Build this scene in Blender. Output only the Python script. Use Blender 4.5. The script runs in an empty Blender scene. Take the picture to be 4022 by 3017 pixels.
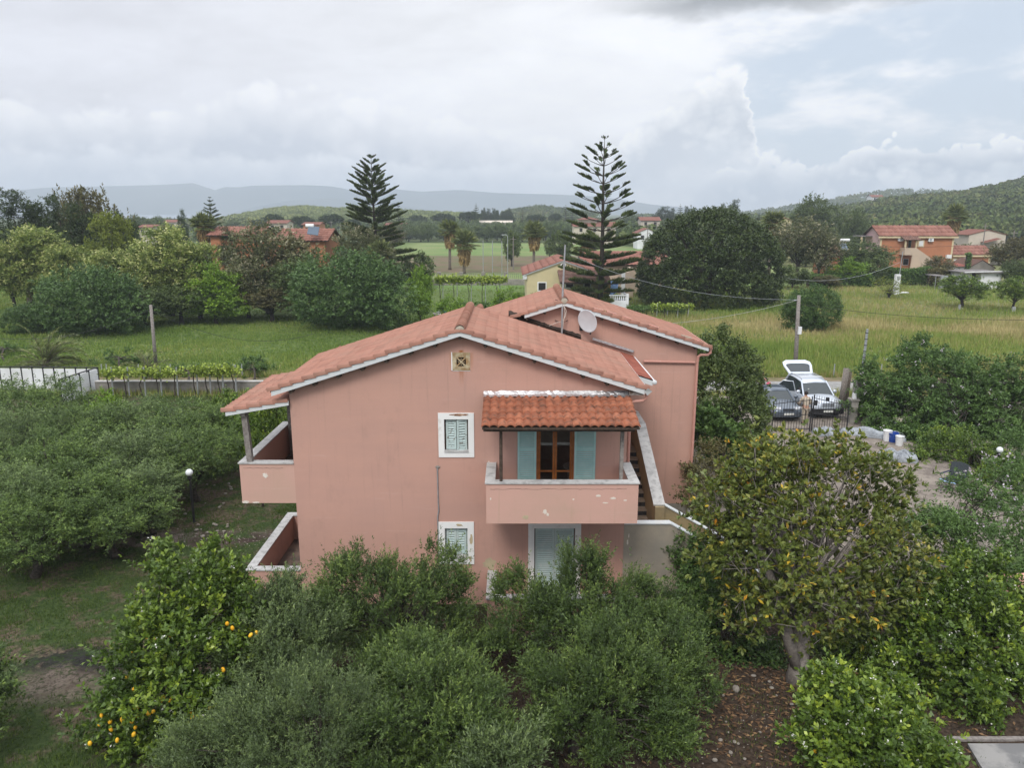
import bpy, bmesh, math, random
import numpy as np
from mathutils import Vector, Matrix
R = math.radians
random.seed(7)
RG = np.random.default_rng(7)
SC = bpy.context.scene
COL = SC.collection

# ------------------------------------------------------------------ camera
F_PX, CX, CY, CAM_H = 3000.0, 2011.0, 1508.5, 11.0
PITCH = math.atan((CY - 832) / F_PX)
cam = bpy.data.cameras.new('camera')
camo = bpy.data.objects.new('camera', cam)
COL.objects.link(camo)
camo.location = (0, 0, CAM_H)
camo.rotation_euler = (math.pi / 2 - PITCH, 0, 0)
cam.sensor_width = 36.0
cam.lens = 36.0 * F_PX / 4022.0
cam.clip_start = 0.1
cam.clip_end = 30000
SC.camera = camo

# ------------------------------------------------------------------ node expressions
class E:
    """A socket (or number) one can do arithmetic with; every operation adds a Math node."""
    def __init__(s, nt, v): s.nt = nt; s.v = v
    def _m(s, op, *a):
        n = s.nt.nodes.new('ShaderNodeMath'); n.operation = op
        for i, x in enumerate((s,) + a):
            x = x.v if isinstance(x, E) else x
            if isinstance(x, (int, float)): n.inputs[i].default_value = x
            else: s.nt.links.new(x, n.inputs[i])
        return E(s.nt, n.outputs[0])
    def __add__(s, o): return s._m('ADD', o)
    def __radd__(s, o): return s._m('ADD', o)
    def __sub__(s, o): return s._m('SUBTRACT', o)
    def __rsub__(s, o): return E(s.nt, o)._m('SUBTRACT', s)
    def __mul__(s, o): return s._m('MULTIPLY', o)
    def __rmul__(s, o): return s._m('MULTIPLY', o)
    def __truediv__(s, o): return s._m('DIVIDE', o)
    def f(s, op, *a): return s._m(op, *a)
    def step(s, a, b):
        n = s.nt.nodes.new('ShaderNodeMapRange'); n.interpolation_type = 'SMOOTHSTEP'
        for k, x in ((0, s), (1, a), (2, b)):
            x = x.v if isinstance(x, E) else x
            if isinstance(x, (int, float)): n.inputs[k].default_value = x
            else: s.nt.links.new(x, n.inputs[k])
        n.inputs[3].default_value = 0; n.inputs[4].default_value = 1
        return E(s.nt, n.outputs[0])

def e_xyz(nt, vec):
    n = nt.nodes.new('ShaderNodeSeparateXYZ'); nt.links.new(vec, n.inputs[0])
    return [E(nt, n.outputs[i]) for i in range(3)]
def e_vec(nt, x, y, z):
    n = nt.nodes.new('ShaderNodeCombineXYZ')
    for i, v in enumerate((x, y, z)):
        v = v.v if isinstance(v, E) else v
        if isinstance(v, (int, float)): n.inputs[i].default_value = v
        else: nt.links.new(v, n.inputs[i])
    return n.outputs[0]
def e_noise(nt, vec, scale, detail=4, rough=0.55, dist=0.0):
    n = nt.nodes.new('ShaderNodeTexNoise'); n.inputs['Scale'].default_value = scale
    n.inputs['Detail'].default_value = detail; n.inputs['Roughness'].default_value = rough
    n.inputs['Distortion'].default_value = dist
    if vec is not None: nt.links.new(vec, n.inputs['Vector'])
    return E(nt, n.outputs[0])
def e_mix(nt, fac, a, b):
    n = nt.nodes.new('ShaderNodeMix'); n.data_type = 'RGBA'
    for k, x in ((0, fac), (6, a), (7, b)):
        x = x.v if isinstance(x, E) else x
        if isinstance(x, (int, float)) and k == 0: n.inputs[0].default_value = x
        elif isinstance(x, tuple): n.inputs[k].default_value = (*x[:3], 1)
        else: nt.links.new(x, n.inputs[k])
    return n.outputs[2]

# ------------------------------------------------------------------ sky, light, exposure
W = bpy.data.worlds.new('World'); SC.world = W; W.use_nodes = True
nt = W.node_tree; nt.nodes.clear()
SUN_EL, SUN_AZ = 48.0, 200.0            # azimuth measured from +Y towards +X
tc = nt.nodes.new('ShaderNodeTexCoord')
dx, dy, dz = e_xyz(nt, tc.outputs['Generated'])
az = dx.f('ARCTAN2', dy); el = dz.f('ARCSINE')
sky = nt.nodes.new('ShaderNodeTexSky'); sky.sky_type = 'NISHITA'; sky.sun_disc = False
sky.sun_elevation = R(SUN_EL); sky.sun_rotation = R(SUN_AZ)
sky.air_density = 1.2; sky.dust_density = 1.5
def scl(c, k):
    n = nt.nodes.new('ShaderNodeVectorMath'); n.operation = 'SCALE'; nt.links.new(c, n.inputs[0])
    k = k.v if isinstance(k, E) else k
    if isinstance(k, (int, float)): n.inputs['Scale'].default_value = k
    else: nt.links.new(k, n.inputs['Scale'])
    return n.outputs[0]
blue = scl(sky.outputs[0], 0.10)
# thin high veil over most of the sky, opening to pale blue low down on the right
uv = e_vec(nt, az, el * 2.6, 0.0)
uv2 = e_vec(nt, az * 1.0 + el * 0.9, el * 3.4 - az * 0.5, 3.0)
n1 = e_noise(nt, uv2, 2.6, 6, 0.55, 0.4)
n2 = e_noise(nt, uv, 8.0, 7, 0.6, 0.2)
veil = (n1 * 0.65 + n2 * 0.35)
right = az.step(0.16, 0.32)
gap = right * (1.0 - el.step(0.20, 0.26))
lum = 1.0 + (veil - 0.5) * 0.7 - (1.0 - az.step(-0.75, -0.02)) * 0.08 - (1.0 - el.step(0.02, 0.16)) * 0.06
cloudc = scl(e_mix(nt, az.step(-0.6, 0.1), (0.93, 0.95, 1.03), (0.965, 0.98, 1.02)), lum)
base = e_mix(nt, gap * (1.0 - veil.step(0.46, 0.60)) * 0.8, cloudc, e_mix(nt, 0.8, blue, (0.64, 0.75, 0.90)))
# cumulus banks: layers with billowing tops
def bank(base, hfun, seed, amp, sc, top, low, soft=0.006, fall=0.11, str_=1.0, ba=0.75, bn=1.6, fd=1.1):
    v = e_vec(nt, az, el * 1.1, float(seed))
    b1 = e_noise(nt, v, sc, 2, 0.5, 0.0)
    nz = nt.nodes.new('ShaderNodeTexNoise'); nz.inputs['Scale'].default_value = sc * 2.5; nz.inputs['Detail'].default_value = 2; nt.links.new(v, nz.inputs['Vector'])
    off = nt.nodes.new('ShaderNodeVectorMath'); off.operation = 'MULTIPLY_ADD'; nt.links.new(nz.outputs['Color'], off.inputs[0]); off.inputs[1].default_value = (0.35 / sc,) * 3; nt.links.new(v, off.inputs[2])
    def cell(k):
        vo = nt.nodes.new('ShaderNodeTexVoronoi'); vo.inputs['Scale'].default_value = sc * k; nt.links.new(off.outputs[0], vo.inputs['Vector']); return E(nt, vo.outputs['Distance'])
    b2 = 1.0 - (cell(2.6) * 0.6 + cell(6.5) * 0.4) * 0.95
    b3 = e_noise(nt, v, sc * 7.0, 4, 0.6, 0.0)
    d = hfun + (b1 - 0.5) * amp + (b2 - 0.5) * amp * 0.55 + (b3 - 0.5) * amp * 0.2 - el
    m = d.step(-soft * 0.4, soft) * (1.0 - d.step(fall * fd, fall * fd * 2.4)) * str_
    bright = (1.0 - d.step(0.0, fall)) * ba + (b2 - 0.50) * bn + (b3 - 0.5) * 0.8 + (b1 - 0.5) * 0.6 + 0.12
    bright = bright.f('MAXIMUM', 0.0).f('MINIMUM', 1.0)
    return e_mix(nt, m, base, e_mix(nt, bright, low, top))
wz = az + (e_noise(nt, e_vec(nt, az, el * 1.3, 31.0), 14.0, 4, 0.6) - 0.5) * 0.10
ramp = wz.step(0.03, 0.27) * (1.0 - wz.step(0.275, 0.32))
LEFT = (1.0 - az.step(0.02, 0.16))
base = bank(base, 0.140 - az.step(-0.28, 0.1) * 0.05 - (1.0 - az.step(-0.6, -0.3)) * 0.02, 23, 0.10, 6.0, (1.03, 1.04, 1.08), (0.60, 0.65, 0.745), 0.010, 0.055, 0.85 * LEFT)
base = bank(base, ramp * 0.115 + 0.045, 11, 0.05, 9.0, (1.06, 1.07, 1.09), (0.66, 0.71, 0.79), 0.007, 0.045, 0.95 * az.step(-0.05, 0.12))
base = bank(base, 0.046 + az.step(0.28, 0.45) * 0.024, 5, 0.085, 11.0, (1.08, 1.09, 1.11), (0.50, 0.56, 0.66), 0.004, 0.024, 0.92 * az.step(0.16, 0.30))
base = bank(base, 0.070 - az.step(-0.5, 0.2) * 0.02, 44, 0.05, 9.0, (0.96, 0.99, 1.05), (0.60, 0.66, 0.77), 0.010, 0.04, 0.7 * LEFT)
# dark cloud bases overhead at the right
dk = e_noise(nt, e_vec(nt, az, el * 2.4, 9.0), 6.0, 5, 0.6, 0.2)
dkm = (el + (dk - 0.5) * 0.07).step(0.212, 0.232) * az.step(0.08, 0.22) * (1.0 - (az - 0.1).step(0.75, 1.4)) * (1.0 - el.step(0.36, 0.5))
base = e_mix(nt, dkm * 0.92, base, e_mix(nt, dk.step(0.35, 0.65), (0.34, 0.36, 0.39), (0.56, 0.58, 0.61)))
# overcast zenith is brighter than the horizon
zen = 1.0 + el.step(0.28, 0.9) * 0.92
tot = scl(base, zen)
bg = nt.nodes.new('ShaderNodeBackground'); nt.links.new(tot, bg.inputs[0]); bg.inputs[1].default_value = 1.0
wo = nt.nodes.new('ShaderNodeOutputWorld'); nt.links.new(bg.outputs[0], wo.inputs[0])

sl = bpy.data.lights.new('sun', 'SUN'); sl.energy = 2.1; sl.angle = R(20); sl.color = (1.0, 0.95, 0.88)
so = bpy.data.objects.new('sun', sl); COL.objects.link(so)
sd = Vector((math.sin(R(SUN_AZ)) * math.cos(R(SUN_EL)), math.cos(R(SUN_AZ)) * math.cos(R(SUN_EL)), math.sin(R(SUN_EL))))
so.rotation_euler = (-sd).to_track_quat('-Z', 'Y').to_euler()
SC.view_settings.view_transform = 'Standard'
SC.view_settings.look = 'None'
SC.view_settings.exposure = 0.0
SC.view_settings.gamma = 1.0
SC.render.engine = 'CYCLES'
cy = SC.cycles
cy.max_bounces = 5; cy.diffuse_bounces = 2; cy.glossy_bounces = 2; cy.transmission_bounces = 4
cy.transparent_max_bounces = 6; cy.volume_bounces = 0
cy.use_denoising = True
cy.use_adaptive_sampling = True; cy.adaptive_threshold = 0.015
cy.caustics_reflective = False; cy.caustics_refractive = False

# ------------------------------------------------------------------ helpers: pixel of the survey -> metres
def ray(px, py):
    u = (px - CX) / F_PX; v = (CY - py) / F_PX; c, n = math.cos(PITCH), math.sin(PITCH)
    return (u, c + v * n, -n + v * c)
def P(px, py, Y):
    a, b, c = ray(px, py); t = Y / b
    return Vector((a * t, Y, CAM_H + c * t))
def G(px, py, z=0.0):
    a, b, c = ray(px, py); t = (z - CAM_H) / c
    return Vector((a * t, b * t, z))
def mpp(py, Y):      # metres per survey pixel at that depth
    return Y / ray(CX, py)[1] / F_PX

# ------------------------------------------------------------------ helpers: objects
def tag(o, label=None, cat=None, group=None, kind=None):
    if label: o['label'] = label
    if cat: o['category'] = cat
    if group: o['group'] = group
    if kind: o['kind'] = kind
    return o
def thing(name, label, cat, loc=(0, 0, 0), rz=0.0, group=None):
    o = bpy.data.objects.new(name, None); COL.objects.link(o)
    o.location = loc; o.rotation_euler = (0, 0, rz); o.empty_display_size = 0.2
    return tag(o, label, cat, group)
def mk(name, V, Fc, mat, parent=None, smooth=False, attr=None, abs_=True):
    """mesh object; with a parent, V is in world space when abs_ (converted), else local"""
    me = bpy.data.meshes.new(name)
    V = np.asarray(V, dtype=np.float32).reshape(-1, 3)
    if isinstance(Fc, np.ndarray) and Fc.ndim == 2:
        n, k = Fc.shape
        me.vertices.add(len(V)); me.vertices.foreach_set('co', V.ravel())
        me.loops.add(n * k); me.loops.foreach_set('vertex_index', Fc.astype(np.int32).ravel())
        me.polygons.add(n); me.polygons.foreach_set('loop_start', np.arange(0, n * k, k, dtype=np.int32))
        me.polygons.foreach_set('loop_total', np.full(n, k, dtype=np.int32))
        me.update(calc_edges=True)
    else:
        me.from_pydata([tuple(v) for v in V.tolist()], [], Fc); me.update()
    if attr is not None:
        a = me.attributes.new('tint', 'FLOAT', 'FACE'); a.data.foreach_set('value', np.asarray(attr, dtype=np.float32))
    if smooth: me.polygons.foreach_set('use_smooth', np.ones(len(me.polygons), dtype=bool))
    me.materials.append(mat)
    o = bpy.data.objects.new(name, me); COL.objects.link(o)
    if parent is not None:
        o.parent = parent
        if abs_:
            pm = Matrix.Identity(4); q = parent
            while q is not None:
                pm = Matrix.LocRotScale(q.location, q.rotation_euler, q.scale) @ pm; q = q.parent
            if pm != Matrix.Identity(4): me.transform(pm.inverted())
    return o
class MB:
    def __init__(s): s.v = []; s.f = []
    def add(s, V, Fc):
        b = len(s.v); s.v += [tuple(v) for v in V]; s.f += [tuple(i + b for i in f) for f in Fc]; return s
    def box(s, x0, x1, y0, y1, z0, z1):
        if x0 > x1: x0, x1 = x1, x0
        if y0 > y1: y0, y1 = y1, y0
        if z0 > z1: z0, z1 = z1, z0
        return s.add([(x, y, z) for x in (x0, x1) for y in (y0, y1) for z in (z0, z1)],
                     [(0, 1, 3, 2), (4, 6, 7, 5), (0, 4, 5, 1), (2, 3, 7, 6), (0, 2, 6, 4), (1, 5, 7, 3)])
    def obox(s, c, ux, uy, uz):   # centre and three half-axis vectors
        c, ux, uy, uz = map(Vector, (c, ux, uy, uz))
        return s.add([c + a * ux + b * uy + d * uz for a in (-1, 1) for b in (-1, 1) for d in (-1, 1)],
                     [(0, 1, 3, 2), (4, 6, 7, 5), (0, 4, 5, 1), (2, 3, 7, 6), (0, 2, 6, 4), (1, 5, 7, 3)])
    def prism(s, poly, a, b, axis='y'):     # polygon in the plane across the axis, swept a..b
        n = len(poly)
        def p(q, t): return {'y': (q[0], t, q[1]), 'x': (t, q[0], q[1]), 'z': (q[0], q[1], t)}[axis]
        V = [p(q, a) for q in poly] + [p(q, b) for q in poly]
        Fc = [tuple(range(n))[::-1], tuple(range(n, 2 * n))] + [(i, (i + 1) % n, n + (i + 1) % n, n + i) for i in range(n)]
        return s.add(V, Fc)
    def tube(s, pts, rad, n=8, cap=True):
        pts = [Vector(p) for p in pts]
        if not hasattr(rad, '__len__'): rad = [rad] * len(pts)
        V = []; Fc = []; ref = None
        for i, p in enumerate(pts):
            d = (pts[min(i + 1, len(pts) - 1)] - pts[max(i - 1, 0)])
            d = d.normalized() if d.length > 1e-9 else Vector((0, 0, 1))
            if ref is None: ref = Vector((1, 0, 0)) if abs(d.x) < 0.8 else Vector((0, 1, 0))
            u = d.cross(ref).normalized(); w = d.cross(u); ref = w.cross(d) * -1 if False else ref
            for k in range(n):
                a = 2 * math.pi * k / n
                V.append(p + (u * math.cos(a) + w * math.sin(a)) * rad[i])
        for i in range(len(pts) - 1):
            for k in range(n):
                Fc.append((i * n + k, i * n + (k + 1) % n, (i + 1) * n + (k + 1) % n, (i + 1) * n + k))
        if cap: Fc += [tuple(range(n))[::-1], tuple(range((len(pts) - 1) * n, len(pts) * n))]
        return s.add(V, Fc)
    def lathe(s, c, prof, n=16, axis='z'):
        V = []; Fc = []
        for (r, h) in prof:
            for k in range(n):
                a = 2 * math.pi * k / n
                V.append((c[0] + r * math.cos(a), c[1] + r * math.sin(a), c[2] + h))
        for i in range(len(prof) - 1):
            for k in range(n):
                Fc.append((i * n + k, i * n + (k + 1) % n, (i + 1) * n + (k + 1) % n, (i + 1) * n + k))
        Fc += [tuple(range(n))[::-1], tuple(range((len(prof) - 1) * n, len(prof) * n))]
        return s.add(V, Fc)
    def quad(s, a, b, c, d): return s.add([a, b, c, d], [(0, 1, 2, 3)])
    def build(s, name, mat, parent=None, smooth=False): return mk(name, s.v, s.f, mat, parent, smooth)
def sphere_v(c, r, nu=14, nv=9, sq=(1, 1, 1), jit=0.0, rng=random):
    V = []; Fc = []
    for i in range(nv + 1):
        t = math.pi * i / nv
        for j in range(nu):
            a = 2 * math.pi * j / nu; k = 1 + rng.uniform(-jit, jit)
            V.append((c[0] + r * k * sq[0] * math.sin(t) * math.cos(a), c[1] + r * k * sq[1] * math.sin(t) * math.sin(a), c[2] + r * k * sq[2] * math.cos(t)))
    for i in range(nv):
        for j in range(nu):
            Fc.append((i * nu + j, (i + 1) * nu + j, (i + 1) * nu + (j + 1) % nu, i * nu + (j + 1) % nu))
    return V, Fc

# ------------------------------------------------------------------ materials
def newmat(name):
    m = bpy.data.materials.new(name); m.use_nodes = True; t = m.node_tree; t.nodes.clear()
    o = t.nodes.new('ShaderNodeOutputMaterial'); b = t.nodes.new('ShaderNodeBsdfPrincipled')
    t.links.new(b.outputs[0], o.inputs[0]); return m, t, b, o
def setc(t, sock, c):
    if isinstance(c, tuple): sock.default_value = (*c[:3], 1)
    elif isinstance(c, (int, float)): sock.default_value = c
    else: t.links.new(c.v if isinstance(c, E) else c, sock)
def bump(t, b, h, strength, dist):
    n = t.nodes.new('ShaderNodeBump'); n.inputs['Strength'].default_value = strength; n.inputs['Distance'].default_value = dist
    t.links.new(h.v, n.inputs['Height']); t.links.new(n.outputs[0], b.inputs['Normal'])
def pos(t):
    return t.nodes.new('ShaderNodeNewGeometry').outputs['Position']
def ocoord(t):
    return t.nodes.new('ShaderNodeTexCoord').outputs['Object']
_PM = {}
def pm(name, c1, c2=None, scale=3.0, rough=0.8, bmp=0.0, bs=40.0, metal=0.0, det=5, spec=0.3, world=False, lo_=0.35, hi_=0.65):
    if name in _PM: return _PM[name]
    m, t, b, o = newmat(name)
    co = pos(t) if world else ocoord(t)
    if c2 is not None:
        nz = e_noise(t, co, scale, det, 0.62)
        setc(t, b.inputs['Base Color'], e_mix(t, nz.step(lo_, hi_), c1, c2))
    else: setc(t, b.inputs['Base Color'], c1)
    b.inputs['Roughness'].default_value = rough; b.inputs['Metallic'].default_value = metal
    b.inputs['Specular IOR Level'].default_value = spec
    if bmp: bump(t, b, e_noise(t, co, bs, 4, 0.6), bmp, 0.02)
    _PM[name] = m; return m
def tintmat(name, cols, rough=0.75, spec=0.25, noise=None, bmp=0.0, bs=60, trans=0.0, back=None):
    """colour from the per-face 'tint' attribute through a ramp; cols = [(pos, rgb), ...]"""
    m, t, b, o = newmat(name)
    a = t.nodes.new('ShaderNodeAttribute'); a.attribute_name = 'tint'
    r = t.nodes.new('ShaderNodeValToRGB')
    while len(r.color_ramp.elements) < len(cols): r.color_ramp.elements.new(0.5)
    for e_, (p_, c_) in zip(r.color_ramp.elements, cols): e_.position = p_; e_.color = (*c_, 1)
    t.links.new(a.outputs['Fac'], r.inputs[0]); c = r.outputs[0]
    if noise:
        nz = e_noise(t, ocoord(t), noise[0], 4, 0.6).step(noise[1], noise[2])
        c = e_mix(t, nz * noise[3], c, noise[4])
    if back is not None:
        g = t.nodes.new('ShaderNodeNewGeometry')
        c = e_mix(t, E(t, g.outputs['Backfacing']), c, e_mix(t, 0.5, c, back))
    setc(t, b.inputs['Base Color'], c)
    b.inputs['Roughness'].default_value = rough; b.inputs['Specular IOR Level'].default_value = spec
    if bmp: bump(t, b, e_noise(t, ocoord(t), bs, 4, 0.6), bmp, 0.01)
    if trans:
        tr = t.nodes.new('ShaderNodeBsdfTranslucent'); t.links.new(c, tr.inputs[0])
        mx = t.nodes.new('ShaderNodeMixShader'); mx.inputs[0].default_value = trans
        t.links.new(b.outputs[0], mx.inputs[1]); t.links.new(tr.outputs[0], mx.inputs[2]); t.links.new(mx.outputs[0], o.inputs[0])
    return m

# stucco: pink paint, fine grain, faint horizontal lifts, rust runs and pale knocks
def stucco(name, ca, cb, marks=(), grime=(0.30, 0.20, 0.17)):
    m, t, b, o = newmat(name); p = pos(t); x, y, z = e_xyz(t, p)
    big = e_noise(t, p, 0.55, 5, 0.6); band = e_noise(t, e_vec(t, x * 0.25, y * 0.25, z * 2.2), 1.0, 4, 0.6)
    c = e_mix(t, (big * 0.6 + band * 0.4).step(0.32, 0.68), ca, cb)
    runs = e_noise(t, e_vec(t, x * 9.0, y * 9.0, z * 0.35), 1.0, 5, 0.65)
    c = e_mix(t, runs.step(0.54, 0.78) * 0.40, c, grime)
    flick = e_noise(t, p, 5.5, 6, 0.7)
    c = e_mix(t, flick.step(0.69, 0.75) * 0.45, c, (0.62, 0.47, 0.42))
    low = (1.0 - z.step(0.05, 0.9)) * e_noise(t, p, 2.2, 5, 0.65).step(0.40, 0.62)
    c = e_mix(t, low * 0.45, c, (0.28, 0.21, 0.185))
    for (x0, x1, z0, z1, col, k, sc_) in marks:
        mx_ = x.step(x0 - 0.02, x0 + 0.05) * (1.0 - x.step(x1 - 0.05, x1 + 0.02))
        mz_ = z.step(z0, z0 + (z1 - z0) * 0.7) * (1.0 - z.step(z1 - 0.02, z1))
        nn = e_noise(t, e_vec(t, x * sc_[0], 0.0, z * sc_[1]), 1.0, 5, 0.7)
        c = e_mix(t, mx_ * mz_ * nn.step(0.28, 0.50) * k * (y.step(19.0, 19.5)) * (1.0 - y.step(20.2, 20.4)), c, col)
    cr = e_noise(t, e_vec(t, x, y, z * 1.0), 1.1, 7, 0.75)
    crack = ((cr - 0.5).f('ABSOLUTE')).step(0.0, 0.0018)
    c = e_mix(t, (1.0 - crack) * e_noise(t, p, 0.8, 2).step(0.60, 0.66) * 0.5, c, (0.2, 0.12, 0.1))
    lines = e_noise(t, e_vec(t, x * 0.5, y * 0.5, z * 7.0), 1.0, 4, 0.7)
    c = e_mix(t, lines.step(0.60, 0.72) * 0.16, c, (0.66, 0.50, 0.45))
    smud = e_noise(t, e_vec(t, x * 1.1, y * 1.1, z * 0.8), 1.3, 6, 0.7)
    c = e_mix(t, smud.step(0.52, 0.78) * 0.30, c, grime)
    setc(t, b.inputs['Base Color'], c); b.inputs['Roughness'].default_value = 0.9; b.inputs['Specular IOR Level'].default_value = 0.2
    bump(t, b, e_noise(t, p, 55.0, 3, 0.6) + big * 2.0, 0.35, 0.012)
    return m
M = {}
M['pink'] = stucco('pink_stucco', (0.535, 0.316, 0.253), (0.485, 0.295, 0.243),
    marks=[(-1.42, -1.28, 6.35, 7.42, (0.33, 0.12, 0.035), 0.9, (16.0, 0.8)), (-1.68, -1.02, 6.75, 7.35, (0.42, 0.20, 0.10), 0.4, (7.0, 0.6))])
M['pink_pale'] = stucco('pink_stucco_bleached', (0.58, 0.352, 0.294), (0.52, 0.342, 0.275), grime=(0.40, 0.30, 0.20))
M['ochre_wall'] = pm('ochre_render', (0.36, 0.28, 0.155), (0.26, 0.21, 0.13), 1.6, 0.9, 0.3, 50, world=True)
M['old_render'] = pm('weathered_render', (0.40, 0.345, 0.27), (0.30, 0.275, 0.235), 0.9, 0.9, 0.3, 40, world=True)
M['patch'] = pm('bare_plaster_patch', (0.50, 0.42, 0.27), (0.42, 0.35, 0.24), 6, 0.9, 0.3, 60)
M['peel'] = pm('pale_peeled_paint', (0.66, 0.58, 0.50), (0.72, 0.68, 0.62), 9, 0.9, 0.2, 60)
M['plinth'] = pm('bare_concrete_plinth', (0.33, 0.30, 0.265), (0.22, 0.20, 0.18), 3, 0.9, 0.4, 40, world=True)
M['marble'] = pm('grey_marble_coping', (0.50, 0.50, 0.49), (0.29, 0.29, 0.285), 5.5, 0.6, 0.15, 30, world=True, lo_=0.42, hi_=0.72)
M['white_trim'] = pm('white_trim', (0.60, 0.64, 0.66), (0.60, 0.62, 0.62), 4, 0.6, 0.1, 40, world=True)
M['white_frame'] = pm('white_painted_surround', (0.80, 0.81, 0.80), (0.62, 0.60, 0.56), 3.2, 0.8, 0.15, 40, world=True, lo_=0.55, hi_=0.75)
M['rust'] = pm('rusty_stain', (0.20, 0.07, 0.03), (0.45, 0.30, 0.2), 12, 0.9)
M['teal'] = pm('teal_shutter_paint', (0.33, 0.56, 0.545), (0.40, 0.61, 0.59), 4, 0.55, 0.05, 60)
M['teal_old'] = pm('faded_blue_shutter_paint', (0.44, 0.56, 0.55), (0.53, 0.61, 0.59), 6, 0.7, 0.1, 60, lo_=0.4, hi_=0.7)
M['teal_worn'] = pm('flaking_blue_shutter_paint', (0.50, 0.61, 0.60), (0.16, 0.13, 0.10), 13, 0.8, 0.2, 60, lo_=0.55, hi_=0.68)
M['dark_wood'] = pm('dark_stained_wood', (0.045, 0.030, 0.022), (0.085, 0.060, 0.045), 9, 0.7, 0.2, 50)
M['grey_wood'] = pm('weathered_grey_wood', (0.17, 0.15, 0.14), (0.26, 0.24, 0.22), 12, 0.85, 0.3, 50)
M['brown_wood'] = pm('varnished_brown_wood', (0.26, 0.09, 0.022), (0.36, 0.135, 0.035), 7, 0.4, 0.1, 40)
M['dark_room'] = pm('interior_plaster', (0.30, 0.28, 0.25), (0.24, 0.22, 0.20), 3, 0.9)
M['foil'] = pm('crinkled_foil_flashing', (0.80, 0.82, 0.84), (0.62, 0.64, 0.66), 14, 0.28, 0.9, 22, metal=0.8)
M['bitumen'] = pm('black_bitumen_flashing', (0.022, 0.018, 0.016), (0.06, 0.04, 0.03), 14, 0.8, 0.5, 30)
M['pink_pipe'] = pm('pink_painted_pipe', (0.52, 0.27, 0.22), (0.60, 0.42, 0.36), 7, 0.5, lo_=0.6, hi_=0.75)
M['white_pipe'] = pm('white_plastic_pipe', (0.70, 0.71, 0.72), None, rough=0.4)
M['mortar'] = pm('ridge_mortar', (0.42, 0.38, 0.30), (0.34, 0.30, 0.25), 9, 0.95, 0.4, 40)
M['metal'] = pm('galvanised_metal', (0.42, 0.44, 0.46), (0.33, 0.35, 0.37), 8, 0.45, metal=0.4)
M['dark_metal'] = pm('dark_painted_metal', (0.018, 0.018, 0.020), (0.03, 0.03, 0.032), 8, 0.5)
M['dish'] = pm('satellite_dish_paint', (0.66, 0.70, 0.74), (0.60, 0.64, 0.68), 2, 0.45)
M['tile_floor'] = pm('stained_floor_tiles', (0.22, 0.16, 0.125), (0.11, 0.085, 0.07), 2.5, 0.7, 0.1, 30, world=True)
M['tread'] = pm('stone_step_tread', (0.34, 0.27, 0.20), (0.26, 0.21, 0.165), 4, 0.7, world=True)
M['riser'] = pm('black_marble_riser', (0.030, 0.030, 0.033), (0.07, 0.07, 0.075), 5, 0.4, world=True)
M['glass'] = pm('window_glass', (0.02, 0.022, 0.022), None, rough=0.08, spec=0.5)
M['plastic_white'] = pm('white_plastic', (0.75, 0.75, 0.74), None, rough=0.4)
TILE = [(0.0, (0.26, 0.130, 0.098)), (0.35, (0.325, 0.165, 0.122)), (0.8, (0.36, 0.186, 0.140)), (1.0, (0.43, 0.245, 0.19))]
M['tile'] = tintmat('terracotta_roof_tile', TILE, 0.9, 0.12, noise=(1.3, 0.42, 0.70, 0.5, (0.27, 0.17, 0.13)), bmp=0.25, bs=40)
M['tile_dark'] = tintmat('damp_terracotta_tile', [(0.0, (0.21, 0.065, 0.045)), (1.0, (0.32, 0.11, 0.075))], 0.8, 0.2, bmp=0.2)
M['tile_orange'] = tintmat('orange_barrel_tile', [(0.0, (0.22, 0.080, 0.045)), (0.6, (0.31, 0.112, 0.062)), (1.0, (0.38, 0.150, 0.085))], 0.8, 0.2,
                           noise=(7.0, 0.46, 0.66, 0.65, (0.10, 0.06, 0.045)), bmp=0.25, bs=50)
M['far_tile'] = tintmat('distant_roof_tile', [(0.0, (0.19, 0.088, 0.068)), (1.0, (0.28, 0.140, 0.108))], 0.9, 0.1)
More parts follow.
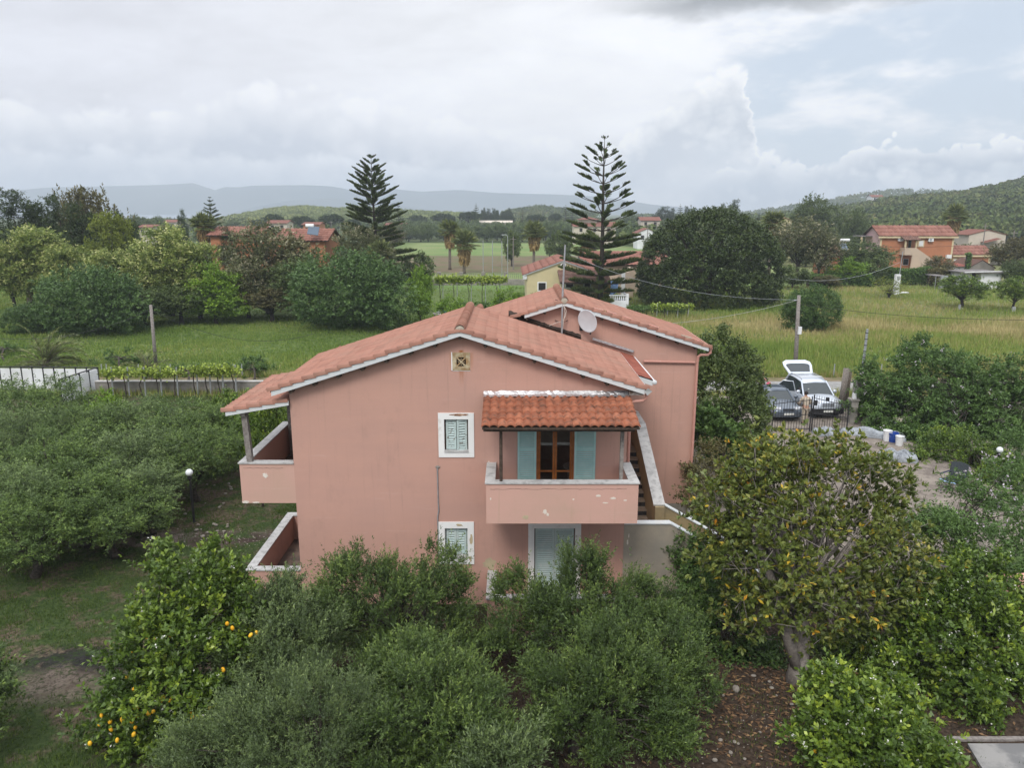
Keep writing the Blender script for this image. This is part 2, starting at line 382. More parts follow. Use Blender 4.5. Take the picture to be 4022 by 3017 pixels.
# ------------------------------------------------------------------ roof and shutter builders
def tile_sheet(name, O, wdir, ddir, width, length, period, course, amp, step_, mat, parent, kind='barrel', seed=1, per=8, jit=0.008, skip=None):
    """rows of tiles: O = upper corner, wdir across, ddir down the slope (unit vectors)."""
    rng = np.random.default_rng(seed)
    O = np.array(O, float); w = np.array(wdir, float); d = np.array(ddir, float)
    nrm = np.cross(w, d); nrm /= np.linalg.norm(nrm)
    if nrm[2] < 0: nrm = -nrm
    ncol = max(1, int(round(width / period))); per_w = width / ncol
    s = np.linspace(0, width, ncol * per + 1); ph = (s / per_w) % 1.0
    if kind == 'barrel': h = amp * (np.abs(np.sin(math.pi * ph)) ** 0.8)
    else: h = amp * np.maximum(0, np.cos(2 * math.pi * ph)) ** 1.5 + amp * 0.8 * np.maximum(0, np.cos(2 * math.pi * (ph - 0.5))) ** 1.5
    nrow = max(1, int(round(length / course))); L = length / nrow
    V = []; Fc = []; T = []
    for r in range(nrow):
        colj = np.repeat(rng.normal(0, jit, ncol), per); colj = np.append(colj, colj[-1])
        t0 = r * L; t1 = (r + 1) * L + 0.035
        rows = [(t0, 0.0), ((t0 + t1) / 2, step_ * 0.55), (t1, step_), (t1 + 0.002, min(step_ - 0.022, -0.002) if kind == 'barrel' else -0.001)]
        b = sum(len(a) for a in V)
        for (t, up) in rows:
            pts = O + np.outer(s, w) + np.outer(t + (colj if t > t0 else 0 * colj), d) + np.outer(h + up, nrm)
            V.append(pts)
        if kind != 'barrel':
            V.pop(); V.pop(); V.pop(); V.pop()
            for (t, up) in ((t0, 0.0), (t0 + L * 0.5, 0.005), (t0 + L - 0.015, 0.010), (t0 + L, 0.0)): V.append(O + np.outer(s, w) + np.outer(np.full(len(s), t), d) + np.outer(h + up, nrm))
        n = len(s)
        tcol = rng.random(ncol)
        for k in range(3):
            i = np.arange(n - 1)
            q = np.stack([b + k * n + i, b + k * n + i + 1, b + (k + 1) * n + i + 1, b + (k + 1) * n + i], 1)
            Fc.append(q); tv = np.repeat(tcol, per)
            if kind != 'barrel': tv = tv * 0.85
            T.append(tv * (0.75 if kind == 'barrel' else 0.70) + (0.1 if kind == 'barrel' else 0.12) + (0.0 if kind == 'barrel' else rng.normal(0, 0.08)))
    return mk(name, np.concatenate(V), np.concatenate(Fc), mat, parent, False, np.concatenate(T))
def ridge_row(name, a, b, r, mat, parent, seg=0.30, seed=3):
    rng = np.random.default_rng(seed)
    a = Vector(a); b = Vector(b); L = (b - a).length; n = max(1, int(round(L / seg))); d = (b - a) / n
    V = []; Fc = []; T = []; side = Vector((d.y, -d.x, 0)).normalized(); up = Vector((0, 0, 1))
    for i in range(n):
        p0 = a + d * i; p1 = a + d * (i + 1.12); base = len(V); tt = rng.random()
        for (p, rr) in ((p0, r * 1.12), (p1, r * 0.88)):
            for ro in (rr, rr - 0.022):
                for k in range(9):
                    an = math.pi * k / 8; V.append(p + side * math.cos(an) * ro + up * (math.sin(an) * ro - 0.02))
        for k in range(8):
            Fc.append((base + k, base + k + 1, base + 18 + k + 1, base + 18 + k)); T.append(tt)
            Fc.append((base + k, base + 9 + k, base + 9 + k + 1, base + k + 1)); T.append(tt)
            Fc.append((base + 18 + k, base + 27 + k, base + 27 + k + 1, base + 18 + k + 1)); T.append(tt)
    return mk(name, V, np.array(Fc), mat, parent, False, T)
def rake_tiles(name, a, b, mat, parent, seed=2, w=0.16, ov=0.05, seg=0.33):
    """a stepped row of edge tiles from the ridge end a down to the eave b; hangs over the fascia towards -Y"""
    rng = np.random.default_rng(seed); a = Vector(a); b = Vector(b); L = (b - a).length; n = max(1, int(round(L / seg))); d = (b - a) / n
    du = d.normalized(); nn = Vector((-du.z, 0, du.x)) if du.x > 0 else Vector((du.z, 0, -du.x)); nn = nn if nn.z > 0 else -nn
    V = []; Fc = []; T = []
    for i in range(n):
        p0 = a + d * i; p1 = a + d * (i + 1.15); base = len(V); tt = rng.random() * 0.6; j = rng.normal(0, 0.006)
        for (p, lift) in ((p0, 0.0), (p1, 0.042 + j)):
            for k in range(7):
                an = math.pi * (0.0 + k / 6.0)
                V.append(p + Vector((0, w / 2 - ov, 0)) + Vector((0, 1, 0)) * math.cos(an) * w / 2 + nn * (math.sin(an) * 0.055 + lift + (0 if 0 < k < 6 else -0.05)))
        for k in range(6):
            Fc.append((base + k, base + k + 1, base + 7 + k + 1, base + 7 + k)); T.append(tt)
        Fc.append(tuple(base + 7 + k for k in range(4))); T.append(tt); Fc.append(tuple(base + 7 + k for k in (3, 4, 5, 6))); T.append(tt)
    return mk(name, V, np.array(Fc), mat, parent, False, T)
def shutter(name, x0, x1, z0, z1, y, mat, parent, ang=0.0, hinge='l', th=0.035, slat=0.045, rails=(0.5,), _=0):
    """louvred leaf; y = front face plane; ang opens it outwards around its hinge side"""
    w = x1 - x0; h = z1 - z0; mb = MB(); st = 0.055
    mb.box(0, st, -th, 0, 0, h); mb.box(w - st, w, -th, 0, 0, h)
    cuts = [0.0] + [r * h for r in rails] + [h]
    for i, c in enumerate(cuts):
        hh = 0.06
        z_ = min(max(c - hh / 2, 0), h - hh)
        mb.box(st, w - st, -th + 0.003, -0.003, z_, z_ + hh)
    for i in range(len(cuts) - 1):
        a = cuts[i] + (0.06 if i == 0 else 0.03); b = cuts[i + 1] - (0.06 if i == len(cuts) - 2 else 0.03)
        n = max(2, int((b - a) / (slat * 1.35))); q = (b - a) / n
        for k in range(n):
            zc = a + (k + 0.5) * q
            mb.obox((w / 2, -th / 2, zc), ((w - 2 * st) / 2, 0, 0), (0, 0.014, q * 0.31), (0, -0.004, 0.003))
    hx = 0 if hinge == 'l' else w
    T_ = Matrix.Translation((x0 + hx, y, z0)) @ Matrix.Rotation(-ang if hinge == 'l' else ang, 4, 'Z') @ Matrix.Translation((-hx, 0, 0))
    return mk(name, [T_ @ Vector(v) for v in mb.v], mb.f, mat, parent)
def wall_grid(mb, x0, x1, z0, z1, y, holes, th=0.22):
    xs = sorted({x0, x1, *[h[0] for h in holes], *[h[1] for h in holes]}); zs = sorted({z0, z1, *[h[2] for h in holes], *[h[3] for h in holes]})
    for i in range(len(xs) - 1):
        for j in range(len(zs) - 1):
            cx, cz = (xs[i] + xs[i + 1]) / 2, (zs[j] + zs[j + 1]) / 2
            if any(h[0] < cx < h[1] and h[2] < cz < h[3] for h in holes): continue
            mb.quad((xs[i], y, zs[j]), (xs[i + 1], y, zs[j]), (xs[i + 1], y, zs[j + 1]), (xs[i], y, zs[j + 1]))
    for (a, b, c, d) in holes:
        y2 = y + th
        mb.quad((a, y, c), (a, y, d), (a, y2, d), (a, y2, c)); mb.quad((b, y, c), (b, y2, c), (b, y2, d), (b, y, d))
        mb.quad((a, y, d), (b, y, d), (b, y2, d), (a, y2, d)); mb.quad((a, y, c), (a, y2, c), (b, y2, c), (b, y, c))
def surround(parent, x0, x1, z0, z1, hx0, hx1, hz0, hz1, y, mat, name='frame', door=False):
    mb = MB(); yy = y - 0.025
    mb.box(x0, hx0, yy, y + 0.002, z0, z1); mb.box(hx1, x1, yy, y + 0.002, z0, z1)
    mb.box(hx0, hx1, yy, y + 0.002, hz1, z1)
    if not door: mb.box(hx0, hx1, yy, y + 0.002, z0, hz0)
    return mb.build(name, mat, parent)
def blotch(parent, name, cx, cz, r, y, mat, seed, sx=1.0, sz=1.0, n=16):
    rr = random.Random(seed); pts = []
    for k in range(n):
        a = 2 * math.pi * k / n; q = r * rr.uniform(0.62, 1.12)
        pts.append((cx + math.cos(a) * q * sx, cz + math.sin(a) * q * sz))
    return MB().prism(pts, y - 0.004, y + 0.002).build(name, mat, parent)

# ------------------------------------------------------------------ the pink house
YF = 20.0
house = thing('house', 'large two storey salmon pink house with terracotta roofs and weathered balconies', 'house', (0, YF, 0))
XL, XR, AX, SLP = -6.0, 3.14, -1.36, 0.32
zu = lambda x: 7.93 - SLP * abs(x - AX)
p = lambda a, b: P(a, b, YF)
W1o = (p(1720, 1622), p(1863, 1796)); W1h = (p(1744, 1647), p(1840, 1771))
W2o = (p(1722, 2050), p(1863, 2216)); W2h = (p(1747, 2075), p(1838, 2184))
hole = lambda q: (q[0].x, q[1].x, q[1].z, q[0].z)
D1 = (p(2108, 1700).x, p(2256, 1700).x, 3.24, 5.42)
GDo = (p(2075, 2054).x, p(2283, 2054).x, 0.22, p(2100, 2054).z); GDh = (p(2099, 2075).x, p(2259, 2075).x, 0.22, p(2100, 2075).z)
VT = (p(1782, 1390).x, p(1840, 1390).x, p(1810, 1452).z, p(1810, 1388).z)
mb = MB()
wall_grid(mb, XL, XR, 0, 6.3, YF, [hole(W1h), hole(W2h), D1, GDh])
zt = 6.3
mb.add([(XL, YF, zt), (VT[0], YF, zt), (VT[0], YF, VT[2]), (VT[0], YF, VT[3]), (VT[0], YF, zu(VT[0])), (XL, YF, zu(XL))], [(0, 1, 2, 3, 4, 5)])
mb.add([(VT[1], YF, zt), (XR, YF, zt), (XR, YF, zu(XR)), (VT[1], YF, zu(VT[1])), (VT[1], YF, VT[3]), (VT[1], YF, VT[2])], [(0, 1, 2, 3, 4, 5)])
mb.add([(VT[0], YF, zt), (VT[1], YF, zt), (VT[1], YF, VT[2]), (VT[0], YF, VT[2])], [(0, 1, 2, 3)])
mb.add([(VT[0], YF, VT[3]), (VT[1], YF, VT[3]), (VT[1], YF, zu(VT[1])), (AX, YF, zu(AX)), (VT[0], YF, zu(VT[0]))], [(0, 1, 2, 3, 4)])
mb.quad((XL, YF, 0), (XL, YF, zu(XL)), (XL, 26.4, zu(XL)), (XL, 26.4, 0))
mb.quad((XR, YF, 0), (XR, 26.4, 0), (XR, 26.4, zu(XR)), (XR, YF, zu(XR)))
mb.quad((XL, 26.38, 0), (XL, 26.38, 6.3), (XR, 26.38, 6.3), (XR, 26.38, 0))
for (c_, d_) in ((VT[0], VT[2]), ):
    pass
wall = mb.build('wall', M['pink'], house)
# rooms seen through the balcony door
mb = MB(); mb.box(XL + 0.2, XR - 0.2, YF + 0.25, 26.2, 3.08, 3.2); mb.box(XL + 0.2, XR - 0.2, YF + 0.25, 26.2, 6.0, 6.1)
mb.box(-0.9, 2.6, 23.6, 23.7, 3.2, 6.0); mb.box(-1.0, -0.9, YF + 0.25, 23.7, 3.2, 6.0); mb.box(2.6, 2.7, YF + 0.25, 23.7, 3.2, 6.0)
mb.build('interior_room', M['dark_room'], house)
# windows
def window(o, h, worn, a1, a2):
    f = surround(house, o[0].x, o[1].x, o[1].z, o[0].z, h[0].x, h[1].x, h[1].z, h[0].z, YF, M['white_frame'], 'window')
    xm = (h[0].x + h[1].x) / 2
    s = MB().box(h[0].x, h[1].x, YF - 0.05, YF + 0.16, h[1].z - 0.03, h[1].z + 0.012).build('sill', M['marble'], f)
    MB().box(h[0].x + 0.001, h[1].x - 0.001, YF + 0.20, YF + 0.215, h[1].z + 0.012, h[0].z - 0.001).build('pane', M['glass'], f)
    for (ja, jc) in ((h[0].x, h[0].x + 0.035), (h[1].x - 0.035, h[1].x)):
        MB().box(ja, jc, YF + 0.09, YF + 0.15, h[1].z + 0.012, h[0].z).build('jamb', M['dark_wood' if worn else 'teal_old'], f)
    m = M['teal_worn'] if worn else M['teal_old']
    shutter('shutter', h[0].x + 0.045, xm - 0.002, h[1].z + 0.03, h[0].z - 0.02, YF + 0.10, m, f, a1, 'l', rails=(0.24,), slat=0.05)
    shutter('shutter', xm + 0.002, h[1].x - 0.045, h[1].z + 0.03 - (0.03 if worn else 0), h[0].z - 0.02, YF + 0.10, m, f, a2, 'r', rails=(0.24,), slat=0.05)
    return f
w1 = window(W1o, W1h, True, R(4), R(13)); w2 = window(W2o, W2h, False, R(1), R(2))
tag(w1, 'window with flaking half open shutters and rust stained white surround'); tag(w2, 'window with closed pale blue shutters and chipped white surround')
for (cx_, w_, k_) in ((-1.40, 0.24, 1), (-1.62, 0.10, 2)):
    blotch(w1, 'rust_stain', cx_, W1o[0].z - 0.05, w_, YF - 0.025, M['rust'], k_, 1.0, 0.16)
for (a, b, r_, sd_, sx, sz) in ((1742, 2062, 0.0, 1, 1, 1), (1805, 2062, 0.08, 4, 1.2, 0.6), (1851, 2120, 0.10, 5, 0.45, 1.7), (1735, 2180, 0.05, 6, 1, 1), (1848, 2195, 0.07, 9, 0.5, 1.6)):
    if r_: q = p(a, b); blotch(w2, 'peeled_patch', q.x, q.z, r_, YF - 0.025, M['patch'], sd_, sx, sz)
# vent with pierced block
ox0, ox1, oz0, oz1 = p(1772, 1384).x, p(1846, 1384).x, p(1810, 1455).z, p(1810, 1383).z
mb = MB()
mb.box(ox0, VT[0] - 0.04, YF - 0.02, YF + 0.002, oz0, oz1); mb.box(VT[1] + 0.04, ox1, YF - 0.02, YF + 0.002, oz0, oz1); mb.box(VT[0] - 0.04, VT[1] + 0.04, YF - 0.0025, YF + 0.002, oz0 - 0.02, oz0 + 0.005)
vent = mb.build('vent', M['white_frame'], house)
mv = pm('rusted_vent_mesh', (0.50, 0.44, 0.30), (0.33, 0.21, 0.10), 6, 0.8, 0.2, 60, world=True)
vm = MB(); a0, a1, b0, b1 = VT[0] - 0.04, VT[1] + 0.04, VT[2] - 0.02, oz1 - 0.01
cx_, cz_ = (a0 + a1) / 2, (b0 + b1) / 2 - 0.01; hw = 0.125
vm.box(a0, cx_ - hw, YF - 0.015, YF + 0.03, b0, b1); vm.box(cx_ + hw, a1, YF - 0.015, YF + 0.03, b0, b1)
vm.box(cx_ - hw, cx_ + hw, YF - 0.015, YF + 0.03, b0, cz_ - hw); vm.box(cx_ - hw, cx_ + hw, YF - 0.015, YF + 0.03, cz_ + hw, b1)
for s_ in (1, -1):
    vm.obox((cx_, YF, cz_), (hw * 0.92, 0, hw * 0.92 * s_), (0, 0.012 + 0.001 * s_, 0), (0.014, 0, -0.014 * s_))
for (u_, w_) in ((0, 1), (0, -1), (1, 0), (-1, 0)):
    vm.obox((cx_ + u_ * hw * 0.62, YF + 0.001, cz_ + w_ * hw * 0.62), (0.012 + 0.05 * abs(w_) * 0, 0, 0), (0, 0.010, 0), (0, 0, 0.012))
    vm.obox((cx_ + u_ * hw * 0.80, YF + 0.001, cz_ + w_ * hw * 0.80), ((0.07 if w_ else 0.012), 0, 0), (0, 0.009, 0), (0, 0, (0.07 if u_ else 0.012))) if False else None
for k in range(14):
    zz = b0 + 0.015 + k * (b1 - b0 - 0.03) / 13
    if abs(zz - cz_) > hw + 0.01: vm.box(a0 + 0.005, a1 - 0.005, YF - 0.022, YF - 0.0155, zz - 0.006, zz + 0.006)
vm.build('vent_grille', mv, vent)
MB().box(VT[0], VT[1], YF + 0.12, YF + 0.14, VT[2], VT[3]).build('vent_backing', M['bitumen'], vent)
# balcony door with its open teal shutters
zD0, zD1 = D1[2], D1[3]
dr = MB(); fx0, fx1 = D1[0], D1[1]; xm = (fx0 + fx1) / 2 - 0.01
dr.box(fx0, fx0 + 0.05, YF + 0.05, YF + 0.12, zD0, zD1); dr.box(fx1 - 0.05, fx1, YF + 0.05, YF + 0.12, zD0, zD1); dr.box(fx0 + 0.05, fx1 - 0.05, YF + 0.05, YF + 0.12, zD1 - 0.06, zD1)
door = dr.build('balcony_door', M['brown_wood'], house)
for (a, b) in ((fx0 + 0.055, xm - 0.004), (xm + 0.004, fx1 - 0.055)):
    lf = MB(); y0_, y1_ = YF + 0.07, YF + 0.11
    lf.box(a, a + 0.055, y0_, y1_, zD0 + 0.02, zD1 - 0.07); lf.box(b - 0.055, b, y0_, y1_, zD0 + 0.02, zD1 - 0.07)
    lf.box(a + 0.055, b - 0.055, y0_, y1_, zD0 + 0.02, zD0 + 0.16); lf.box(a + 0.055, b - 0.055, y0_, y1_, zD1 - 0.14, zD1 - 0.07); lf.box(a + 0.055, b - 0.055, y0_, y1_, zD0 + 0.74, zD0 + 0.785)
    L_ = lf.build('door_leaf', M['brown_wood'], door)
gm = bpy.data.materials.new('clear_glass'); gm.use_nodes = True; t_ = gm.node_tree; t_.nodes.clear()
g_ = t_.nodes.new('ShaderNodeBsdfGlossy'); g_.inputs['Roughness'].default_value = 0.03; tr_ = t_.nodes.new('ShaderNodeBsdfTransparent'); tr_.inputs[0].default_value = (0.8, 0.82, 0.8, 1)
mx_ = t_.nodes.new('ShaderNodeMixShader'); mx_.inputs[0].default_value = 0.07; o_ = t_.nodes.new('ShaderNodeOutputMaterial')
t_.links.new(tr_.outputs[0], mx_.inputs[1]); t_.links.new(g_.outputs[0], mx_.inputs[2]); t_.links.new(mx_.outputs[0], o_.inputs[0])
M['clear'] = gm
MB().box(fx0 + 0.11, fx1 - 0.11, YF + 0.088, YF + 0.092, zD0 + 0.16, zD1 - 0.14).build('pane', gm, door)
sx0 = p(2033, 1800).x; sx1 = p(2338, 1800).x
shutter('shutter', sx0, D1[0] - 0.01, zD0 + 0.02, zD1, YF - 0.012, M['teal'], door, 0, 'l', rails=(0.27, 0.66), slat=0.042)
shutter('shutter', D1[1] + 0.01, sx1, zD0 + 0.02, zD1, YF - 0.012, M['teal'], door, 0, 'l', rails=(0.27, 0.66), slat=0.042)
# ground floor door
gd = surround(house, GDo[0], GDo[1], GDo[2], GDo[3], GDh[0], GDh[1], GDh[2], GDh[3], YF, M['white_frame'], 'garden_door', True)
MB().box(GDh[0], GDh[1], YF + 0.17, YF + 0.2, GDh[2], GDh[3]).build('door_backing', M['dark_wood'], gd)
xm = (GDh[0] + GDh[1]) / 2
shutter('shutter', GDh[0] + 0.03, xm - 0.003, GDh[2] + 0.01, GDh[3] - 0.015, YF + 0.09, M['teal_old'], gd, 0, 'l', rails=(0.30, 0.66), slat=0.042)
shutter('shutter', xm + 0.003, GDh[1] - 0.03, GDh[2] + 0.01, GDh[3] - 0.015, YF + 0.085, M['teal_old'], gd, 0, 'r', rails=(0.30, 0.66), slat=0.042)
# front balcony
BX0, BX1, BY = -0.66, 3.22, 18.38; zt, zb = 4.25, 3.17
mb = MB(); t = 0.2
mb.box(BX0, BX1, BY, BY + t, zb, zt); mb.box(BX0, BX0 + t, BY + t, YF, zb, zt); mb.box(BX1 - t, BX1, BY + t, YF, zb, zt)
mb.box(BX0 + t, BX1 - t, BY + t, YF, zb + 0.003, zb + 0.13)
balc = mb.build('balcony', M['pink_pale'], house)
c = 0.03; mb = MB()
mb.box(BX0 - c, BX1 + c, BY - c, BY + t + c, zt, zt + 0.035); mb.box(BX0 - c, BX0 + t + c, BY + t + c, YF - 0.002, zt, zt + 0.035); mb.box(BX1 - t - c, BX1 + c, BY + t + c, YF - 0.002, zt, zt + 0.035)
mb.build('coping', M['marble'], balc)
for (a, b, r_, sd_, sx, sz, m_) in ((2065, 2032, 0.13, 3, 1.1, 0.8, 'patch'), (2140, 2010, 0.10, 7, 1.0, 1.2, 'peel'), (2151, 2022, 0.06, 8, 1.0, 1.4, 'peel'), (2350, 1948, 0.07, 9, 1.6, 0.8, 'peel'), (2408, 1958, 0.08, 10, 1.6, 0.7, 'peel'), (2252, 1962, 0.05, 11, 1, 0.7, 'peel'), (2378, 1976, 0.06, 12, 2.2, 0.5, 'peel'), (2455, 1966, 0.05, 13, 1.5, 0.7, 'peel'), (1927, 1960, 0.05, 14, 0.6, 1.2, 'peel')):
    q = P(a, b, BY); blotch(balc, 'peeled_patch', q.x, q.z, r_ * 0.62, BY, M[m_], sd_, sx, sz, 22)
def crackline(parent, x0, x1, z, y, seed):
    rr = random.Random(seed); n = int((x1 - x0) / 0.09); pts = [(x0 + (x1 - x0) * k / n, z + rr.uniform(-0.014, 0.014)) for k in range(n + 1)]
    for k in range(n): 
        if rr.random() < 0.12: continue
    up = [(x, zz + 0.0035 * rr.uniform(0.4, 1.6)) for x, zz in pts]; dn = [(x, zz - 0.0035) for x, zz in pts][::-1]
    V = [(x, y - 0.003, zz) for x, zz in up + dn]; m_ = len(up)
    return mk('crack', V, [(k, k + 1, 2 * m_ - 2 - k, 2 * m_ - 1 - k) for k in range(m_ - 1)], M['bitumen'], parent)
crackline(balc, BX0 + 0.1, BX1 - 0.3, zt - 0.14, BY, 4)
# canopy over the balcony
cy0, cz0, cy1, cz1 = YF, 6.16, 18.2, 5.80; cxl, cxr = -0.76, 3.18
dd = Vector((0, cy1 - cy0, cz1 - cz0)); ln = dd.length; dd.normalize()
can = MB().obox(((cxl + cxr) / 2, (cy0 + cy1) / 2, (cz0 + cz1) / 2 - 0.035), ((cxr - cxl) / 2 - 0.02, 0, 0), dd * (ln / 2 - 0.03), (0, 0, 0.015)).build('canopy', M['dark_wood'], house)
tile_sheet('tiles', (cxl, cy0 - 0.01, cz0), (1, 0, 0), tuple(dd), cxr - cxl, ln - 0.02, 0.2075, 0.40, 0.062, 0.045, M['tile_orange'], can, 'barrel', 5, 10, 0.012)
fb = MB()
rr = random.Random(3); n = 40
for k in range(n):
    xa = cxl + (cxr - cxl - 0.06) * k / n; xb = cxl + (cxr - cxl - 0.06) * (k + 1) / n
    if k == 0: tops = [rr.uniform(0, 0.02)] ; bots = [rr.uniform(-0.02, 0.02)]
    ta, ba = tops[-1], bots[-1]; tb, bb = rr.uniform(-0.015, 0.02), rr.uniform(-0.02, 0.025); tops.append(tb); bots.append(bb)
    fb.quad((xa, YF - 0.012, 6.30 + ta), (xb, YF - 0.012, 6.30 + tb), (xb, YF - 0.10, 6.225 + bb * .4), (xa, YF - 0.10, 6.225 + ba * .4))
    fb.quad((xa, YF - 0.10, 6.225 + ba * .4), (xb, YF - 0.10, 6.225 + bb * .4), (xb, YF - 0.22, 6.19 + bb * .6), (xa, YF - 0.22, 6.19 + ba * .6))
fb.build('flashing', M['foil'], can)
mb = MB(); mb.box(cxl + 0.04, cxr - 0.1, 18.42, 18.56, 5.62, 5.745); mb.box(cxl + 0.02, cxr - 0.02, 18.17, 18.20, 5.74, 5.795)
for k in range(8):
    xx = cxl + 0.15 + k * 0.5; mb.obox((xx, (cy0 + cy1) / 2, (cz0 + cz1) / 2 - 0.09), (0.035, 0, 0), dd * (ln / 2 - 0.05), (0, 0, 0.035))
mb.build('beam', M['dark_wood'], can)
MB().tube([(-0.28, 18.50, 3.3), (-0.28, 18.50, 4.4), (-0.28, 18.50, 4.62), (-0.28, 18.49, 5.62)], [0.042, 0.042, 0.047, 0.04], 10).build('post', M['dark_wood'], can)
MB().box(2.76, 2.85, 18.62, 18.71, 3.3, 5.63).build('post', M['grey_wood'], can)
# ground terrace in front
mb = MB(); tz = 1.03
mb.box(BX0, BX1, BY, BY + t, 0, tz); mb.box(BX0, BX0 + t, BY + t, YF, 0, tz); mb.box(BX0 + t, BX1, BY + t, YF, 0, 0.20)
ter = mb.build('terrace', M['pink'], house)
mb = MB(); mb.box(BX0 - c, BX1 + c, BY - c, BY + t + c, tz, tz + 0.035); mb.box(BX0 - c, BX0 + t + c, BY + t + c, YF - 0.002, tz, tz + 0.035)
mb.build('coping', M['marble'], ter)
q = p(1922, 2215); blotch(house, 'bare_plaster_patch', q.x, q.z, 0.20, YF, M['patch'], 21, 1.1, 0.9, 24)
for (a, b, r_, sd_, m_) in ((1920, 1818, 0.035, 3, 'peel'), (2465, 2130, 0.05, 31, 'peel'), (2470, 2105, 0.035, 32, 'peel')):
    q = p(a, b); blotch(house, 'peeled_patch', q.x, q.z, r_, YF, M[m_], sd_, 0.5, 2.0)
# left balconies
def side_balcony(x0, zt, zb, y1, solid):
    mb = MB(); t = 0.2
    mb.box(x0, XL, YF, YF + t, zb, zt); mb.box(x0, x0 + t, YF + t, y1, zb, zt); mb.box(x0 + t, XL, y1 - t, y1, zb, zt)
    fl = 0.14 if not solid else 0.2
    mb.box(x0 + t, XL, YF + t, y1 - t, zb if solid else zb + 0.002, zb + fl)
    b = mb.build('balcony', M['pink_pale'] if not solid else M['pink'], house)
    mb = MB(); mb.box(x0 - c, XL, YF - c, YF + t + c, zt, zt + 0.035); mb.box(x0 - c, x0 + t + c, YF + t + c, y1 - t - c, zt, zt + 0.035); mb.box(x0 - c, XL, y1 - t - c, y1 + c, zt, zt + 0.035)
    mb.build('coping', M['marble'], b)
    MB().box(x0 + t, XL, YF + t, y1 - t, zb + fl + 0.004, zb + fl + 0.012).build('floor_tiles', M['tile_floor'], b)
    return b
sb1 = side_balcony(-7.5, 4.24, 3.09, 24.2, False); sb2 = side_balcony(-7.55, 1.05, 0.0, 24.2, True)
tag(sb1, 'upper side balcony under the lean-to roof'); tag(sb2, 'ground floor side terrace')
for (a, b, r_, sd_, sx, sz) in ((1042, 1868, 0.08, 15, 1, 0.9), (965, 1972, 0.06, 16, 2.0, 0.7), (1005, 1974, 0.05, 17, 2.2, 0.5)):
    q = p(a, b); blotch(sb1, 'peeled_patch', q.x, q.z, r_, YF, M['peel'], sd_, sx, sz, 22)
crackline(sb1, -7.4, -6.3, 4.12, YF, 7)
# lean-to over the left balcony
ly0, ly1 = 19.92, 24.5; lz = lambda x: 5.74 + 0.175 * (x + 7.75)
d_ = Vector((-1.75, 0, -0.175 * 1.75)); ll = d_.length; d_.normalize()
lt = MB().prism([(-7.75, lz(-7.75) - 0.05), (XL, lz(XL) - 0.05), (XL, lz(XL) - 0.01), (-7.75, lz(-7.75) - 0.01)], ly0, ly1).build('porch_roof', M['dark_wood'], house)
tile_sheet('tiles', (XL, ly0, lz(XL)), (0, 1, 0), tuple(d_), ly1 - ly0, ll + 0.06, 0.21, 0.33, 0.045, 0.04, M['tile'], lt, 'barrel', 8)
rake_tiles('edge_tiles', (XL - 0.02, ly0, lz(XL) + 0.02), (-7.78, ly0, lz(-7.78) + 0.02), M['tile'], lt, 4)
MB().prism([(-7.72, lz(-7.72) - 0.12), (XL, lz(XL) - 0.12), (XL, lz(XL) - 0.0), (-7.72, lz(-7.72) - 0.0)], ly0 - 0.03, ly0 - 0.005).build('fascia', M['white_trim'], lt)
mb = MB(); mb.box(-7.36, -7.22, ly0 + 0.05, ly1 - 0.1, 5.60, 5.735)
mb.build('beam', M['grey_wood'], lt)
MB().obox((-7.26, 20.12, 4.98), (0.075, 0, 0), (0, 0.075, 0), (-0.03, 0, 0.70)).build('post', M['grey_wood'], lt)
MB().box(-7.22, -7.08, 23.72, 23.86, 3.24, 5.6).build('post', M['grey_wood'], lt)
# main roof (front block)
EXL, EXR, RY0, RY1 = -6.42, 3.55, 19.74, 25.05
def gable_roof(parent, ax, zr, xl, xr, y0, y1, sl, mat, nm, seed, name='roof'):
    f = lambda x: zr - sl * abs(x - ax)
    r = MB().prism([(xl, f(xl) - 0.0), (ax, f(ax)), (xr, f(xr)), (xr, f(xr) + 0.04), (ax, f(ax) + 0.042), (xl, f(xl) + 0.04)], y0, y1).build(name, M['dark_wood'], parent)
    for s_, xe in ((-1, xl), (1, xr)):
        d = Vector((xe - ax, 0, f(xe) - zr)); L = d.length; d.normalize()
        o = tile_sheet('tiles', (ax, y0 + 0.02, zr + 0.055), (0, 1, 0), tuple(d), y1 - y0 - 0.02, L + 0.05, 0.20, 0.335, 0.030, 0.005, mat, r, 'inter', seed + s_, 8, 0.006)
    return r, f
roof, fz = gable_roof(house, AX, 7.93, EXL, EXR, RY0, RY1, SLP, M['tile'], 'r', 11)
def fascia(parent, ax, f, xe, y, mat=M['white_trim']):
    s_ = 0.11; return MB().prism([(ax, f(ax) - s_ + 0.01), (xe, f(xe) - s_ + 0.01), (xe, f(xe) + 0.035), (ax, f(ax) + 0.035)], y - 0.028, y - 0.003).build('fascia', mat, parent)
fascia(roof, AX, fz, EXL + 0.03, RY0); fascia(roof, AX, fz, EXR - 0.03, RY0)
rake_tiles('edge_tiles', (AX, RY0, fz(AX) + 0.06), (EXL - 0.03, RY0, fz(EXL) + 0.06), M['tile'], roof, 21)
rake_tiles('edge_tiles', (AX, RY0, fz(AX) + 0.06), (EXR + 0.03, RY0, fz(EXR) + 0.06), M['tile'], roof, 22)
ridge_row('ridge_tiles', (AX, RY0 - 0.02, 8.03), (AX, RY1, 8.03), 0.13, M['tile'], roof, 0.33)
MB().add(*sphere_v((AX, RY0 - 0.0, 7.99), 0.125, 12, 8, (1, 0.3, 0.9))).build('ridge_mortar', M['mortar'], roof)
